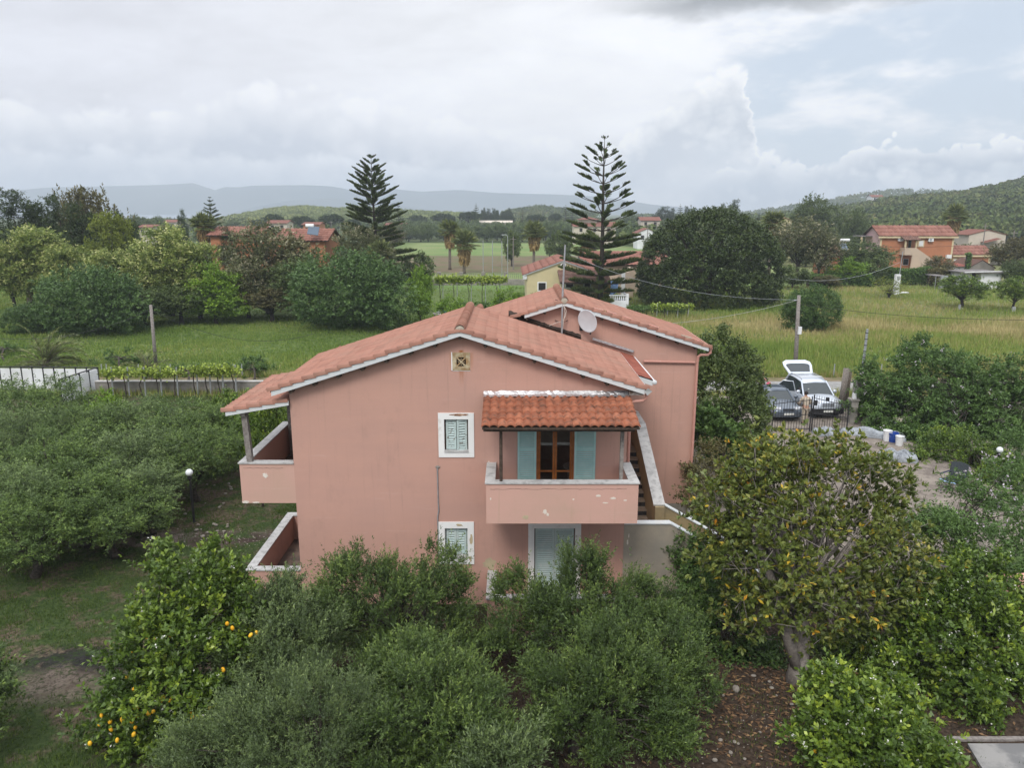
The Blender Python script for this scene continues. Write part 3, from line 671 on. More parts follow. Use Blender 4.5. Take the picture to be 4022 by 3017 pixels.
for k in range(8):
    for s_ in (-1, 1):
        x = AX + s_ * (0.02 + k * 0.645) if k else AX
        if k == 0 and s_ == 1: continue
        MB().tube([(x, 19.765, fz(x) - 0.15), (x, 20.01, fz(x) - 0.15)], [0.055, 0.06], 9).build('purlin_end', M['dark_wood'], roof)
MB().prism([(3.12, fz(3.12) - 0.02), (3.5, fz(3.5) - 0.02), (3.5, fz(3.5) - 0.14), (3.12, fz(3.5) - 0.14)], 19.77, 19.98).build('eave_board', M['grey_wood'], roof)
# gutter on the right eave
g = MB().tube([(3.60, 19.80, 6.33), (3.60, 25.0, 6.33)], 0.07, 10).build('gutter', M['white_pipe'], roof)
MB().add([(3.50, 19.70, 6.36), (3.60, 19.66, 6.45), (3.72, 19.72, 6.35), (3.60, 19.74, 6.23), (3.60, 19.85, 6.34)], [(0, 1, 4), (1, 2, 4), (2, 3, 4), (3, 0, 4), (0, 3, 2, 1)]).build('gutter_end', M['white_trim'], g)
MB().tube([(3.60, 19.84, 6.27), (3.60, 19.86, 6.14), (3.52, 19.88, 6.06), (3.30, 19.90, 6.03), (3.22, 19.92, 6.0), (3.22, 20.05, 5.9), (3.22, 20.2, 5.8), (3.22, 20.2, 2.4)], 0.045, 9).build('downpipe', M['pink_pipe'], g)
# middle wing roof
zm = lambda x: 7.70 - SLP * abs(x + 1.1)
mid = MB().prism([(-1.1, zm(-1.1)), (3.52, zm(3.52)), (3.52, zm(3.52) + 0.03), (-1.1, zm(-1.1) + 0.03)], RY1 + 0.02, 26.36).prism([(3.53, zm(3.53)), (4.2, zm(4.2)), (4.2, zm(4.2) + 0.03), (3.53, zm(3.53) + 0.03)], 22.4, 26.36).prism([(-1.1, zm(-1.1)), (-5.9, zm(-5.9)), (-5.9, zm(-5.9) + 0.03), (-1.1, zm(-1.1) + 0.03)], RY1 + 0.02, 26.36).build('wing_roof', M['dark_wood'], house)
d = Vector((1, 0, -SLP)).normalized(); L = (3.5 + 1.1) / d.x
tile_sheet('tiles', (-1.1, RY1 + 0.02, zm(-1.1) + 0.05), (0, 1, 0), tuple(d), 26.36 - RY1 - 0.02, L, 0.20, 0.335, 0.030, 0.005, M['tile'], mid, 'inter', 31)
d2 = Vector((-1, 0, -SLP)).normalized()
tile_sheet('tiles', (-1.1, RY1 + 0.02, zm(-1.1) + 0.05), (0, 1, 0), tuple(d2), 26.36 - RY1 - 0.02, L, 0.20, 0.335, 0.030, 0.005, M['tile'], mid, 'inter', 33)
x0_ = 3.4; tile_sheet('tiles', (x0_, 22.42, zm(x0_) + 0.05), (0, 1, 0), tuple(d), 26.36 - 22.42, (4.24 - x0_) / d.x, 0.20, 0.335, 0.030, 0.005, M['tile_dark'], mid, 'inter', 32)
ridge_row('ridge_tiles', (-1.1, RY1 + 0.02, 7.81), (-1.1, 26.38, 7.81), 0.12, M['tile'], mid, 0.33)
MB().prism([(3.5, zm(3.5) - 0.10), (4.22, zm(4.22) - 0.10), (4.22, zm(4.22) + 0.05), (3.5, zm(3.5) + 0.05)], 22.37, 22.395).build('fascia', M['white_trim'], mid)
g2 = MB().tube([(4.28, 22.42, 5.99), (4.28, 26.3, 5.99)], 0.06, 10).build('gutter', M['white_pipe'], mid)
MB().add(*sphere_v((4.28, 22.38, 6.0), 0.075, 10, 7, (1, 0.6, 1))).build('gutter_end', M['white_trim'], g2)
MB().box(3.20, 3.30, 22.55, 22.65, 3.2, 6.2).build('post', M['dark_wood'], mid)
MB().obox((3.53, 26.32, 6.46), (0.72, 0, -0.225), (0, 0.03, 0), (0.02, 0, 0.035)).build('flashing', M['foil'], mid)
# rear block
RAX, RZ, RW0, RW1, RYF, RYB = 1.79, 7.96, -2.9, 6.5, 26.4, 31.0
fr = lambda x: RZ - 0.315 * abs(x - RAX)
mb = MB(); mb.prism([(RW0, 0.55), (RW1, 0.55), (RW1, fr(RW1)), (RAX, fr(RAX)), (RW0, fr(RW0))], RYF, RYB)
rear = mb.build('rear_wall', M['pink'], house)
MB().box(RW0 - 0.01, RW1 + 0.012, RYF - 0.012, RYB + 0.01, 0, 0.55).build('plinth', M['plinth'], rear)
rr_, frf = gable_roof(house, RAX, RZ, RW0 - 0.3, 6.85, 26.12, 31.25, 0.315, M['tile'], 'rr', 51, 'rear_roof')
fascia(rr_, RAX, frf, 6.82, 26.12); MB().prism([(RAX, frf(RAX) - 0.10), (0.43, frf(0.43) - 0.10), (0.43, frf(0.43) + 0.035), (RAX, frf(RAX) + 0.035)], 26.092, 26.117).build('fascia', M['white_trim'], rr_)
rake_tiles('edge_tiles', (RAX, 26.12, frf(RAX) + 0.06), (6.88, 26.12, frf(6.88) + 0.06), M['tile'], rr_, 61)
rake_tiles('edge_tiles', (RAX, 26.12, frf(RAX) + 0.06), (-0.9, 26.12, frf(-0.9) + 0.06), M['tile'], rr_, 62)
ridge_row('ridge_tiles', (RAX, 26.08, RZ + 0.10), (RAX, 31.2, RZ + 0.10), 0.13, M['tile'], rr_, 0.33)
MB().add(*sphere_v((RAX, 26.1, RZ + 0.06), 0.125, 12, 8, (1, 0.3, 0.9))).build('ridge_mortar', M['mortar'], rr_)
for k in range(1, 8):
    x = RAX + k * 0.66
    MB().tube([(x, 26.14, frf(x) - 0.15), (x, 26.41, frf(x) - 0.15)], [0.05, 0.055], 9).build('purlin_end', M['dark_wood'], rr_)
for x in (RAX - 0.66, RAX - 1.28): MB().tube([(x, 26.14, frf(x) - 0.15), (x, 26.41, frf(x) - 0.15)], [0.05, 0.055], 9).build('purlin_end', M['dark_wood'], rr_)
# slipped tiles lying on the right slope
rs = random.Random(5)
for (a, b, an) in ((2365, 1183, 0.30), (2385, 1196, 0.36), (2405, 1205, 0.3), (2352, 1178, 0.2), (2470, 1220, 0.34), (2575, 1250, 0.3), (2700, 1292, 0.25), (2735, 1305, 0.32)):
    q = P(a, b, 26.35); zz = frf(q.x) + 0.13
    MB().obox((q.x, 26.33 + rs.uniform(0, .3), zz), (0.17, rs.uniform(-.03, .03), -0.055 * an / 0.3), (0, 0.07, 0), (0, 0, 0.022)).build('slipped_tile', M['rust'] if a in (2365, 2385) else M['mortar'] if a == 2700 else M['pink_pipe'], rr_)
# black flashing where the wing meets the rear wall
V = []; n = 26; rf_ = random.Random(8)
for k in range(n + 1):
    x = -0.12 + (2.40 + 0.12) * k / n; z0 = zm(x) + 0.075; hgt = 0.17 + rf_.uniform(-0.02, 0.02)
    V += [(x, 26.34, z0), (x, 26.30, z0 + hgt * 0.55), (x, 26.388, z0 + hgt + (0.04 if k < 4 else 0))]
mk('flashing', V, [(3 * k + i, 3 * k + 3 + i, 3 * k + 4 + i, 3 * k + 1 + i) for k in range(n) for i in (0, 1)], M['bitumen'], rear)
# pipes on the rear wall
MB().tube([(4.62, 26.34, 5.875), (6.42, 26.34, 5.84)], 0.045, 8).build('drainpipe', M['pink_pipe'], rear)
g3 = MB().tube([(6.92, 26.2, 6.36), (6.92, 31.1, 6.36)], 0.07, 10).build('gutter', M['pink_pipe'], rr_)
MB().tube([(6.92, 26.24, 6.33), (6.92, 26.24, 6.20), (6.84, 26.25, 6.13), (6.60, 26.28, 6.12), (6.52, 26.30, 6.05), (6.50, 26.32, 5.8), (6.49, 26.33, 0.62)], 0.05, 9).build('downpipe', M['pink_pipe'], g3)
MB().tube([(6.49, 26.33, 0.62), (6.49, 26.33, 0.2), (6.53, 26.28, 0.09), (6.60, 26.2, 0.05)], 0.055, 9).build('downpipe_foot', M['white_pipe'], g3)
# conduit on the facade
q = p(1718, 1838)
MB().tube([(q.x, YF - 0.025, q.z), (q.x + 0.005, YF - 0.025, 3.1), (q.x + 0.015, YF - 0.025, 2.9), (q.x - 0.02, YF - 0.025, 2.7), (q.x - 0.02, YF - 0.025, 1.2)], 0.017, 7).build('conduit', M['metal'], wall)
MB().add(*sphere_v((q.x + 0.01, YF - 0.02, q.z + 0.03), 0.06, 10, 7, (1.1, 0.3, 0.7))).build('conduit_patch', M['plinth'], wall)
# outside stair on the right
SX0, SX1, SX2 = 3.14, 4.18, 4.46
zl = 1.62; st = MB()
n = 9; rise = (3.15 - zl) / n; tr_d = 0.32; ys = 21.95
rsr = MB(); trd = MB()
for k in range(n):
    z1 = zl + rise * (k + 1); y0 = ys + tr_d * k
    rsr.box(SX0 + 0.003, SX1, y0, y0 + 0.02, z1 - rise, z1 - 0.03)
    trd.box(SX0 + 0.003, SX1, y0 - 0.025, (y0 + tr_d + 0.02) if k < n - 1 else 26.38, z1 - 0.03, z1)
stair = trd.build('stair', M['tread'], house); rsr.build('riser', M['riser'], stair)
stp = lambda y: 2.60 + (y - 21.1) * (4.02 - 2.60) / (24.75 - 21.1)
mb = MB(); mb.prism([(21.1, 0), (26.36, 0), (26.36, 4.02), (24.75, 4.02), (21.1, 2.60)], SX1 + 0.003, SX2, 'x')
mb.build('stair_parapet', M['ochre_wall'], stair)
mb = MB()
mb.add([(x, y, z + dz_) for (y, z) in ((21.06, 2.585), (24.75, 4.02), (26.36, 4.03)) for x in (SX1 - 0.03, SX2 + 0.03) for dz_ in (0.002, 0.04)],
       [(0, 1, 3, 2), (0, 4, 5, 1), (2, 3, 7, 6), (1, 5, 7, 3), (0, 2, 6, 4), (4, 8, 9, 5), (6, 7, 11, 10), (5, 9, 11, 7), (4, 6, 10, 8), (8, 10, 11, 9)])
mb.build('coping', M['marble'], stair)
# landing, front retaining wall and the lower flight running right
fw = [(SX0 + 0.003, 0), (7.4, 0), (7.4, 0.75), (4.44, 2.46), (SX0 + 0.003, 2.46)]
mb = MB(); mb.prism(fw, YF + 0.0, YF + 0.18); mb.build('stair_wall', M['old_render'], stair)
mb = MB(); bk = [(SX2 + 0.003, 0), (7.4, 0), (7.4, 0.85), (SX2 + 0.003, 2.56)]
mb.prism(bk, 21.1, 21.28); mb.box(SX1 + 0.003, SX2, 20.95, 21.095, 0, 2.58); mb.build('stair_wall', M['ochre_wall'], stair)
MB().box(SX0 + 0.004, SX2, YF + 0.185, 21.94, zl - 0.1, zl).build('landing', M['tread'], stair)
lo_t = MB()
for k in range(9):
    z1 = zl - rise * (k + 1); x0 = SX2 + 0.01 + 0.30 * k; lo_t.box(x0, x0 + 0.31, YF + 0.185, 21.09, max(0, z1 - rise), z1)
lo_t.build('lower_flight', M['tread'], stair)
for (yy0, yy1, dz_) in ((YF - 0.03, YF + 0.21, 0.0), (21.07, 21.31, 0.10)):
    mb = MB(); xs = [(SX0 + 0.003 if dz_ == 0 else SX2 + 0.035, 2.46 + dz_), (4.44 if dz_ == 0 else SX2 + 0.04, 2.46 + dz_), (7.4, 0.75 + dz_)]
    for i in range(2):
        a, b = xs[i], xs[i + 1]
        mb.add([(x, y, z + q_) for (x, z) in (a, b) for y in (yy0, yy1) for q_ in (0.003, 0.035)], [(0, 1, 3, 2), (4, 6, 7, 5), (0, 4, 5, 1), (2, 3, 7, 6), (0, 2, 6, 4), (1, 5, 7, 3)])
    mb.build('coping', M['white_trim'], stair)

# things fixed to or standing in the house
dish = thing('satellite_dish', 'pale round satellite dish bolted to the pink rear gable', 'satellite dish', (2.60, 25.98, 7.36), 0); dish.scale = (0.80, 0.80, 0.80)
rt = Matrix.Rotation(R(-36), 4, 'Z') @ Matrix.Rotation(R(90 + 14), 4, 'X')
V = []; Fc = []; n = 36; prof = [(0, 0), (0.15, 0.006), (0.3, 0.024), (0.43, 0.05), (0.46, 0.06), (0.465, 0.05), (0.43, 0.03), (0.3, 0.004), (0.15, -0.014), (0, -0.02)]
for (r_, h_) in prof:
    for k in range(n):
        a = 2 * math.pi * k / n; V.append(rt @ Vector((r_ * math.cos(a), r_ * math.sin(a) * 1.12, h_)))
for i in range(len(prof) - 1):
    for k in range(n): Fc.append((i * n + k, i * n + (k + 1) % n, (i + 1) * n + (k + 1) % n, (i + 1) * n + k))
o = mk('reflector', V, Fc, M['dish'], dish, True, abs_=False)
mb = MB(); mb.tube([rt @ Vector((0.1, -0.50, 0.05)), rt @ Vector((0.42, -0.34, 0.62))], 0.014, 6); mb.tube([rt @ Vector((0.42, -0.34, 0.62)), rt @ Vector((0.44, -0.28, 0.60))], 0.035, 8)
o = mk('feed_arm', mb.v, mb.f, M['dark_metal'], dish, abs_=False)
mb = MB(); mb.tube([(0, 0.06, -0.06), (-0.02, 0.25, -0.2), (-0.25, 0.25, -0.35), (-0.25, 0.44, -0.35)], 0.022, 7); mb.box(-0.32, -0.18, 0.42, 0.445, -0.5, -0.2)
mk('bracket', mb.v, mb.f, M['dark_metal'], dish, abs_=False)
mast = thing('antenna_mast', 'tall thin grey antenna mast strapped to the rear gable with loose cables', 'antenna mast', (1.72, 26.12, 6.9))
mk('pole', *(lambda m: (m.v, m.f))(MB().tube([(0, 0, -0.02), (0.01, 0.0, 1.4), (0.07, 0.0, 3.02)], [0.032, 0.032, 0.026], 8)), M['metal'], mast, abs_=False)
mb = MB()
for zz in (0.36, 1.08):
    mb.tube([(-0.22, 0.25, zz + 0.06), (0, 0.02, zz), (0.22, 0.25, zz + 0.06)], 0.016, 6)
mk('bracket', mb.v, mb.f, M['dark_metal'], mast, abs_=False)
mb = MB()
mb.tube([(0.03, -0.02, 1.0), (0.14, -0.03, 0.8), (0.12, -0.02, 0.62), (0.02, 0, 0.42), (-0.2, 0.2, 0.34), (-0.5, 0.24, 0.2), (-1.0, 0.2, 0.24)], 0.009, 5)
mb.tube([(0.05, -0.02, 1.0), (0.10, -0.03, 0.7), (0.05, 0.0, 0.4), (0.03, 0.05, 0.1)], 0.009, 5)
mk('cable', mb.v, mb.f, M['peel'], mast, abs_=False)
tb = thing('plastic_table', 'white plastic table standing inside the open balcony doorway', 'table', (1.88, 20.75, 3.2), 0.3)
mb = MB(); mb.lathe((0, 0, 0.70), [(0.42, 0), (0.43, 0.015), (0.42, 0.03)], 20); mk('tabletop', mb.v, mb.f, M['plastic_white'], tb, abs_=False)
for a in range(4):
    an = a * math.pi / 2 + 0.6; mb = MB().obox((0.30 * math.cos(an), 0.30 * math.sin(an), 0.35), (0.03, 0, 0), (0, 0.022, 0), (0.05 * math.cos(an), 0.05 * math.sin(an), 0.35)); mk('leg', mb.v, mb.f, M['plastic_white'], tb, abs_=False)
# ------------------------------------------------------------------ the land
def heightfield(name, prof, Y0, Y1, mat, nseg=90, rows=10, back=0.5, kind='structure', bumpz=0.0, seed=0):
    """a hill whose crest at distance Y1 has the surveyed outline prof (pixel x, pixel y); rises from z=0 at Y0"""
    px = np.array([q[0] for q in prof], float); py = np.array([q[1] for q in prof], float)
    rng = np.random.default_rng(seed); X = np.linspace(px[0], px[-1], nseg)
    Yp = np.interp(X, px, py); V = []
    ang = np.arctan((CY - Yp) / F_PX) - PITCH
    zc = CAM_H + np.tan(ang) * Y1; xw = (X - CX) / F_PX / np.cos(ang + 0) * 1.0
    xs = np.array([P(a, b, Y1).x for a, b in zip(X, Yp)])
    fr_ = np.concatenate([np.linspace(0, 1, rows), [1 + back * 0.35, 1 + back]])
    for k, f in enumerate(fr_):
        y = Y0 + (Y1 - Y0) * f
        g = (3 * f * f - 2 * f ** 3) if f <= 1 else 1 - (f - 1) / back * 1.0
        x = xs * (y / Y1) ** 0.9
        z = np.maximum(zc, 0.5) * g + (rng.normal(0, bumpz, nseg) * g * (1 - g) if bumpz else 0) - (0.3 if f == 0 or f == fr_[-1] else 0)
        V.append(np.stack([x, np.full(nseg, y), z], 1))
    n = nseg; nr = len(fr_); i, j = np.meshgrid(np.arange(n - 1), np.arange(nr - 1))
    q = np.stack([j * n + i, j * n + i + 1, (j + 1) * n + i + 1, (j + 1) * n + i], -1).reshape(-1, 4)
    o = mk(name, np.concatenate(V), q, mat, None, True)
    return tag(o, kind=kind), V

# ground with its own zones: garden lawn and bare soil, meadow, ploughed strip and pale field, far scrub
m, t, b, o_ = newmat('ground'); p_ = pos(t); x, y, z = e_xyz(t, p_)
nA = e_noise(t, p_, 0.22, 6, 0.62); nB = e_noise(t, p_, 1.3, 6, 0.68); nC = e_noise(t, p_, 9.0, 5, 0.7); nD = e_noise(t, p_, 0.05, 4, 0.55)
grass = e_mix(t, nC.step(0.35, 0.7), (0.026, 0.045, 0.014), (0.060, 0.085, 0.028))
soil = e_mix(t, nC.step(0.35, 0.7), (0.062, 0.046, 0.034), (0.145, 0.110, 0.080))
garden = e_mix(t, (nA * 0.45 + nB * 0.55).step(0.47, 0.57), grass, soil)
litter = e_mix(t, nC.step(0.3, 0.7), (0.022, 0.016, 0.012), (0.080, 0.058, 0.042))
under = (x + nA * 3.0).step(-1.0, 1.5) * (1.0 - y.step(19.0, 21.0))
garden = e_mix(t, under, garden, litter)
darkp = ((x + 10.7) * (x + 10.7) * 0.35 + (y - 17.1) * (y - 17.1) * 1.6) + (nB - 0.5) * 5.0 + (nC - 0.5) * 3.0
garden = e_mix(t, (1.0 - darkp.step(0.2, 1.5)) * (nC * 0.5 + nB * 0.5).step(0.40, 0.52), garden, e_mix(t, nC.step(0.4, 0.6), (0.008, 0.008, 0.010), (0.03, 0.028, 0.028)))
ash = ((x + 10.8) * (x + 10.8) * 0.45 + (y - 16.1) * (y - 16.1)) + (nB - 0.5) * 4.0 + (nC - 0.5) * 3.0
garden = e_mix(t, (1.0 - ash.step(0.0, 0.9)) * (nC * 0.6 + nB * 0.4).step(0.36, 0.55), garden, e_mix(t, nC.step(0.4, 0.6), (0.10, 0.075, 0.062), (0.19, 0.15, 0.125)))
strip = (1.0 - ((y - 24.6) + (nB - 0.5) * 1.5).f('ABSOLUTE').step(0.35, 0.95)) * x.step(-16.5, -15.0) * (1.0 - x.step(-8.2, -7.4)) * nB.step(0.40, 0.55)
garden = e_mix(t, strip, garden, e_mix(t, nA.step(0.4, 0.6), (0.05, 0.035, 0.03), (0.20, 0.165, 0.14)))
yard = (x + (nB - 0.5) * 1.6 - 6.5).step(0.3, 1.3) * y.step(21.0, 22.5)
garden = e_mix(t, yard, garden, e_mix(t, nB.step(0.35, 0.65), e_mix(t, nC.step(0.4, 0.7), (0.135, 0.115, 0.10), (0.19, 0.16, 0.14)), (0.27, 0.235, 0.20)))
meadow = e_mix(t, nB.step(0.35, 0.7), (0.075, 0.120, 0.036), (0.130, 0.165, 0.055))
straw = (nA + (x * 0.004)).step(0.52, 0.66) * (x).step(5.0, 20.0)
meadow = e_mix(t, straw * 0.5, meadow, (0.20, 0.175, 0.095))
field = e_mix(t, nD.step(0.4, 0.62), (0.13, 0.20, 0.065), (0.185, 0.22, 0.09))
plough = (y + (nA - 0.5) * 10.0)
fieldz = e_mix(t, plough.step(140.0, 144.0) * (1.0 - plough.step(196.0, 202.0)) * (1.0 - x.step(18.0, 26.0)), field, e_mix(t, nA.step(0.45, 0.6), (0.15, 0.115, 0.075), (0.11, 0.12, 0.055)))
c = e_mix(t, y.step(46.2, 46.6), garden, meadow)
c = e_mix(t, (y + (nA - 0.5) * 6.0).step(108.0, 114.0) * x.step(-40.0, -30.0) * (1.0 - x.step(52.0, 60.0)), c, fieldz)
c = e_mix(t, (y).step(275.0, 290.0), c, e_mix(t, nD.step(0.4, 0.6), (0.05, 0.075, 0.03), (0.10, 0.12, 0.05)))
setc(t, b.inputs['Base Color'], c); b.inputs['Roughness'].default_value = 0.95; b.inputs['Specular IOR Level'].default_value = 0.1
bump(t, b, nC + nB * 2.0, 0.6, 0.06)
M['ground'] = m
def gz(x, y):
    """gentle unevenness of the plot, fading out under the buildings"""
    x = np.asarray(x, float); y = np.asarray(y, float)
    h = 0.10 * np.sin(x * 0.31 + 1.3) * np.cos(y * 0.27) + 0.05 * np.sin(x * 0.9 + y * 0.7)
    k = np.clip((np.abs(x) - 8.2) / 4, 0, 1) + np.clip((np.abs(y - 24.5) - 8) / 4, 0, 1)
    k = np.clip(k, 0, 1) * np.clip((44 - y) / 5, 0, 1) * np.clip((23.0 - x) / 3, 0, 1) * np.where(x > 6, np.clip((21 - y) / 3, 0, 1), 1)
    return h * k
xs = np.concatenate([[-5000, -3500, -2000, -800, -300, -120], np.linspace(-60, 60, 121), [120, 300, 800, 2000, 3500, 5000]])
ys = np.concatenate([[-240, -60, -10], np.linspace(0, 60, 81), [80, 110, 160, 250, 400, 800, 1500, 3000, 4400, 4650]])
Xg, Yg = np.meshgrid(xs, ys); Zg = gz(Xg, Yg)
n = len(xs); i, j = np.meshgrid(np.arange(n - 1), np.arange(len(ys) - 1))
q = np.stack([j * n + i, j * n + i + 1, (j + 1) * n + i + 1, (j + 1) * n + i], -1).reshape(-1, 4)
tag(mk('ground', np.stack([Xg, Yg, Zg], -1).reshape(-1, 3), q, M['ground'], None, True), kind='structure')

m, t, b, o_ = newmat('sea_water'); b.inputs['Base Color'].default_value = (0.10, 0.15, 0.20, 1); b.inputs['Roughness'].default_value = 0.22
bump(t, b, e_noise(t, pos(t), 0.02, 4, 0.6), 0.3, 2.0); M['sea'] = m
tag(mk('sea', [(-4900, 1700, 0.4), (-330, 1250, 0.4), (-60, 2200, 0.4), (200, 4300, 0.4), (-4900, 4300, 0.4)], [(0, 1, 2, 3, 4)], M['sea']), kind='structure')

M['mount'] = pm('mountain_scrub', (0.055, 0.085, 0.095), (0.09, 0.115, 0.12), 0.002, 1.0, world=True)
M['hillg'] = pm('hill_scrub', (0.10, 0.13, 0.055), (0.17, 0.19, 0.09), 0.03, 1.0, world=True)
M['hilld'] = pm('hill_woodfloor', (0.035, 0.055, 0.022), (0.06, 0.08, 0.035), 0.04, 1.0, world=True)
mt = [(-1500, 770), (-700, 745), (0, 752), (120, 742), (200, 735), (400, 731), (600, 726), (700, 722), (760, 718), (800, 732), (845, 746), (880, 733), (930, 735), (1000, 728), (1200, 726), (1300, 731), (1340, 738), (1400, 752), (1550, 742), (1650, 752), (1800, 745), (1950, 757), (2060, 760), (2150, 762), (2300, 768), (2420, 780), (2560, 803), (2700, 815), (2900, 829), (3300, 840)]
heightfield('mountains', mt, 3300, 3700, M['mount'], 220, 8, bumpz=8)
mt2 = [(840, 853), (960, 822), (1060, 800), (1150, 786), (1300, 778), (1420, 790), (1600, 812), (1800, 838), (1900, 846)]
heightfield('mountains', mt2, 2700, 3000, M['mount'], 90, 8, bumpz=4)
hA = [(840, 862), (880, 852), (950, 838), (1000, 830), (1080, 814), (1150, 810), (1200, 808), (1250, 810), (1330, 816), (1400, 810), (1500, 818), (1570, 822), (1650, 828), (1750, 831), (1850, 838), (1950, 846), (2020, 856)]
hA = [(a, b + 16) for a, b in hA]; hAo, hAV = heightfield('hill', hA, 480, 760, M['hillg'], 90, 9)
hB = [(1980, 852), (2030, 842), (2080, 834), (2125, 828), (2180, 836), (2240, 842), (2320, 852)]
hBo, hBV = heightfield('hill', hB, 600, 820, M['hilld'], 50, 8)
hC = [(2450, 862), (2600, 857), (2700, 852), (2830, 848), (2950, 838), (3060, 818), (3110, 812), (3180, 806), (3260, 788), (3300, 782), (3380, 768), (3450, 756), (3520, 750), (3650, 752), (3800, 760), (4100, 760)]
hC = [(a, b + 8) for a, b in hC]; hCo, hCV = heightfield('hill', hC, 800, 1250, M['hilld'], 90, 8)
hD = [(2500, 880), (2650, 872), (2800, 862), (2950, 852), (3100, 840), (3230, 828), (3330, 812), (3420, 795), (3500, 780), (3600, 775), (3700, 768), (3800, 757), (3850, 745), (3950, 722), (4022, 708), (4150, 680), (4400, 650)]
hD = [(a, b + 22) for a, b in hD]; hDo, hDV = heightfield('hill', hD, 190, 560, M['hilld'], 100, 14)
def hill_z(V, x, y):
    """height of a hill sheet at (x, y): rows are at constant y"""
    ysr = np.array([r[0, 1] for r in V]); k = np.clip(np.searchsorted(ysr, y) - 1, 0, len(V) - 2); out = np.zeros(len(x))
    for r in range(len(V) - 1):
        mk_ = k == r
        if not mk_.any(): continue
        f = (y[mk_] - ysr[r]) / (ysr[r + 1] - ysr[r])
        a = np.interp(x[mk_], V[r][:, 0], V[r][:, 2], left=0, right=V[r][-1, 2]); b_ = np.interp(x[mk_], V[r + 1][:, 0], V[r + 1][:, 2], left=0, right=V[r + 1][-1, 2])
        out[mk_] = a * (1 - f) + b_ * f
    return out

# road, low wall, yard
m, t, b, o_ = newmat('old_asphalt'); p_ = pos(t)
setc(t, b.inputs['Base Color'], e_mix(t, e_noise(t, p_, 1.5, 6, 0.65).step(0.35, 0.65), (0.20, 0.20, 0.195), (0.28, 0.275, 0.265))); b.inputs['Roughness'].default_value = 0.9
M['road'] = m
M['verge'] = pm('dry_verge_soil', (0.20, 0.15, 0.10), (0.12, 0.12, 0.05), 1.2, 0.95, 0.4, 20, world=True)
tag(mk('road', [(-90, 46.9, 0.012), (90, 46.2, 0.012), (90, 49.2, 0.012), (-90, 50.0, 0.012)], [(0, 1, 2, 3)], M['road']), kind='structure')
tag(mk('verge', [(-90, 49.6, 0.008), (90, 48.8, 0.008), (90, 50.6, 0.008), (-90, 51.6, 0.008)], [(0, 1, 2, 3)], M['verge']), kind='structure')
# ------------------------------------------------------------------ plants
def unit(a): return a / np.maximum(np.linalg.norm(a, axis=-1, keepdims=True), 1e-9)
def leafq(rng, P0, D, L, Wd, fold=0.2, up=None):
    n = len(P0); r = rng.normal(size=(n, 3))
    if up is not None: r = r * 0.6 + np.array([0, 0, up])
    S = unit(np.cross(D, r)); N = np.cross(S, D)
    L = L[:, None]; Wd = Wd[:, None]
    a = P0; c = P0 + D * L; b = P0 + D * L * 0.5 + S * Wd * 0.5 + N * Wd * fold; d = P0 + D * L * 0.5 - S * Wd * 0.5 + N * Wd * fold
    V = np.stack([a, b, c, d], 1).reshape(-1, 3)
    return V, np.arange(4 * n).reshape(n, 4)
def crown(rng, blobs, nc, cr, ns, nl, ls, LL, LW, up=0.35, shell=(0.45, 1.0), droop=0.0, spread=0.9, tipw=0.35, center=None, rosette=False, low=-1.0, flat=1.0):
    B = np.array([(list(b) + [b[3]] * (6 - len(b)))[:6] for b in blobs], float)   # x y z rx ry rz
    wgt = (B[:, 3] * B[:, 4] * B[:, 5]) ** (2 / 3); k = rng.choice(len(B), nc, p=wgt / wgt.sum())
    d = unit(rng.normal(size=(nc, 3))); d[:, 2] = np.where(d[:, 2] < low, -d[:, 2], d[:, 2])
    rad = rng.uniform(shell[0] ** 2, shell[1] ** 2, nc) ** 0.5
    cc = B[k, :3] + d * B[k, 3:6] * rad[:, None]
    cen = center if center is not None else (B[:, :3] * wgt[:, None]).sum(0) / wgt.sum()
    out = unit(cc - cen)
    cl = np.repeat(np.arange(nc), ns); n = len(cl)
    base = cc[cl] + rng.normal(size=(n, 3)) * cr * 0.45 * np.array([1, 1, 0.75 * flat])
    sd = unit(out[cl] * 0.55 + rng.normal(size=(n, 3)) * 0.55 + np.array([0, 0, up]))
    sl_ = ls * rng.uniform(0.5, 1.25, n) * np.where(rng.random(n) < 0.10, 1.55, 1.0); ct = rng.random(nc)
    sp = np.repeat(np.arange(n), nl); m_ = len(sp)
    tt = rng.uniform(0.05, 1.0, m_) if not rosette else rng.uniform(0.82, 1.0, m_)
    pos_ = base[sp] + sd[sp] * (sl_[sp] * tt)[:, None]; pos_[:, 2] -= droop * (sl_[sp] * tt) ** 2
    pd = unit(np.cross(sd[sp], rng.normal(size=(m_, 3))))
    ld = unit(sd[sp] * (0.35 + 0.5 * tt[:, None]) + pd * spread - np.array([0, 0, droop * 0.8]))
    V, Fc = leafq(rng, pos_, ld, LL * rng.uniform(0.65, 1.2, m_), LW * rng.uniform(0.7, 1.2, m_), up=0.9)
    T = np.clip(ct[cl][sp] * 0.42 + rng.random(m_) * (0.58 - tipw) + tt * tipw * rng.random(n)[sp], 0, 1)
    return V, Fc, T, cc, (base, sd, sl_)
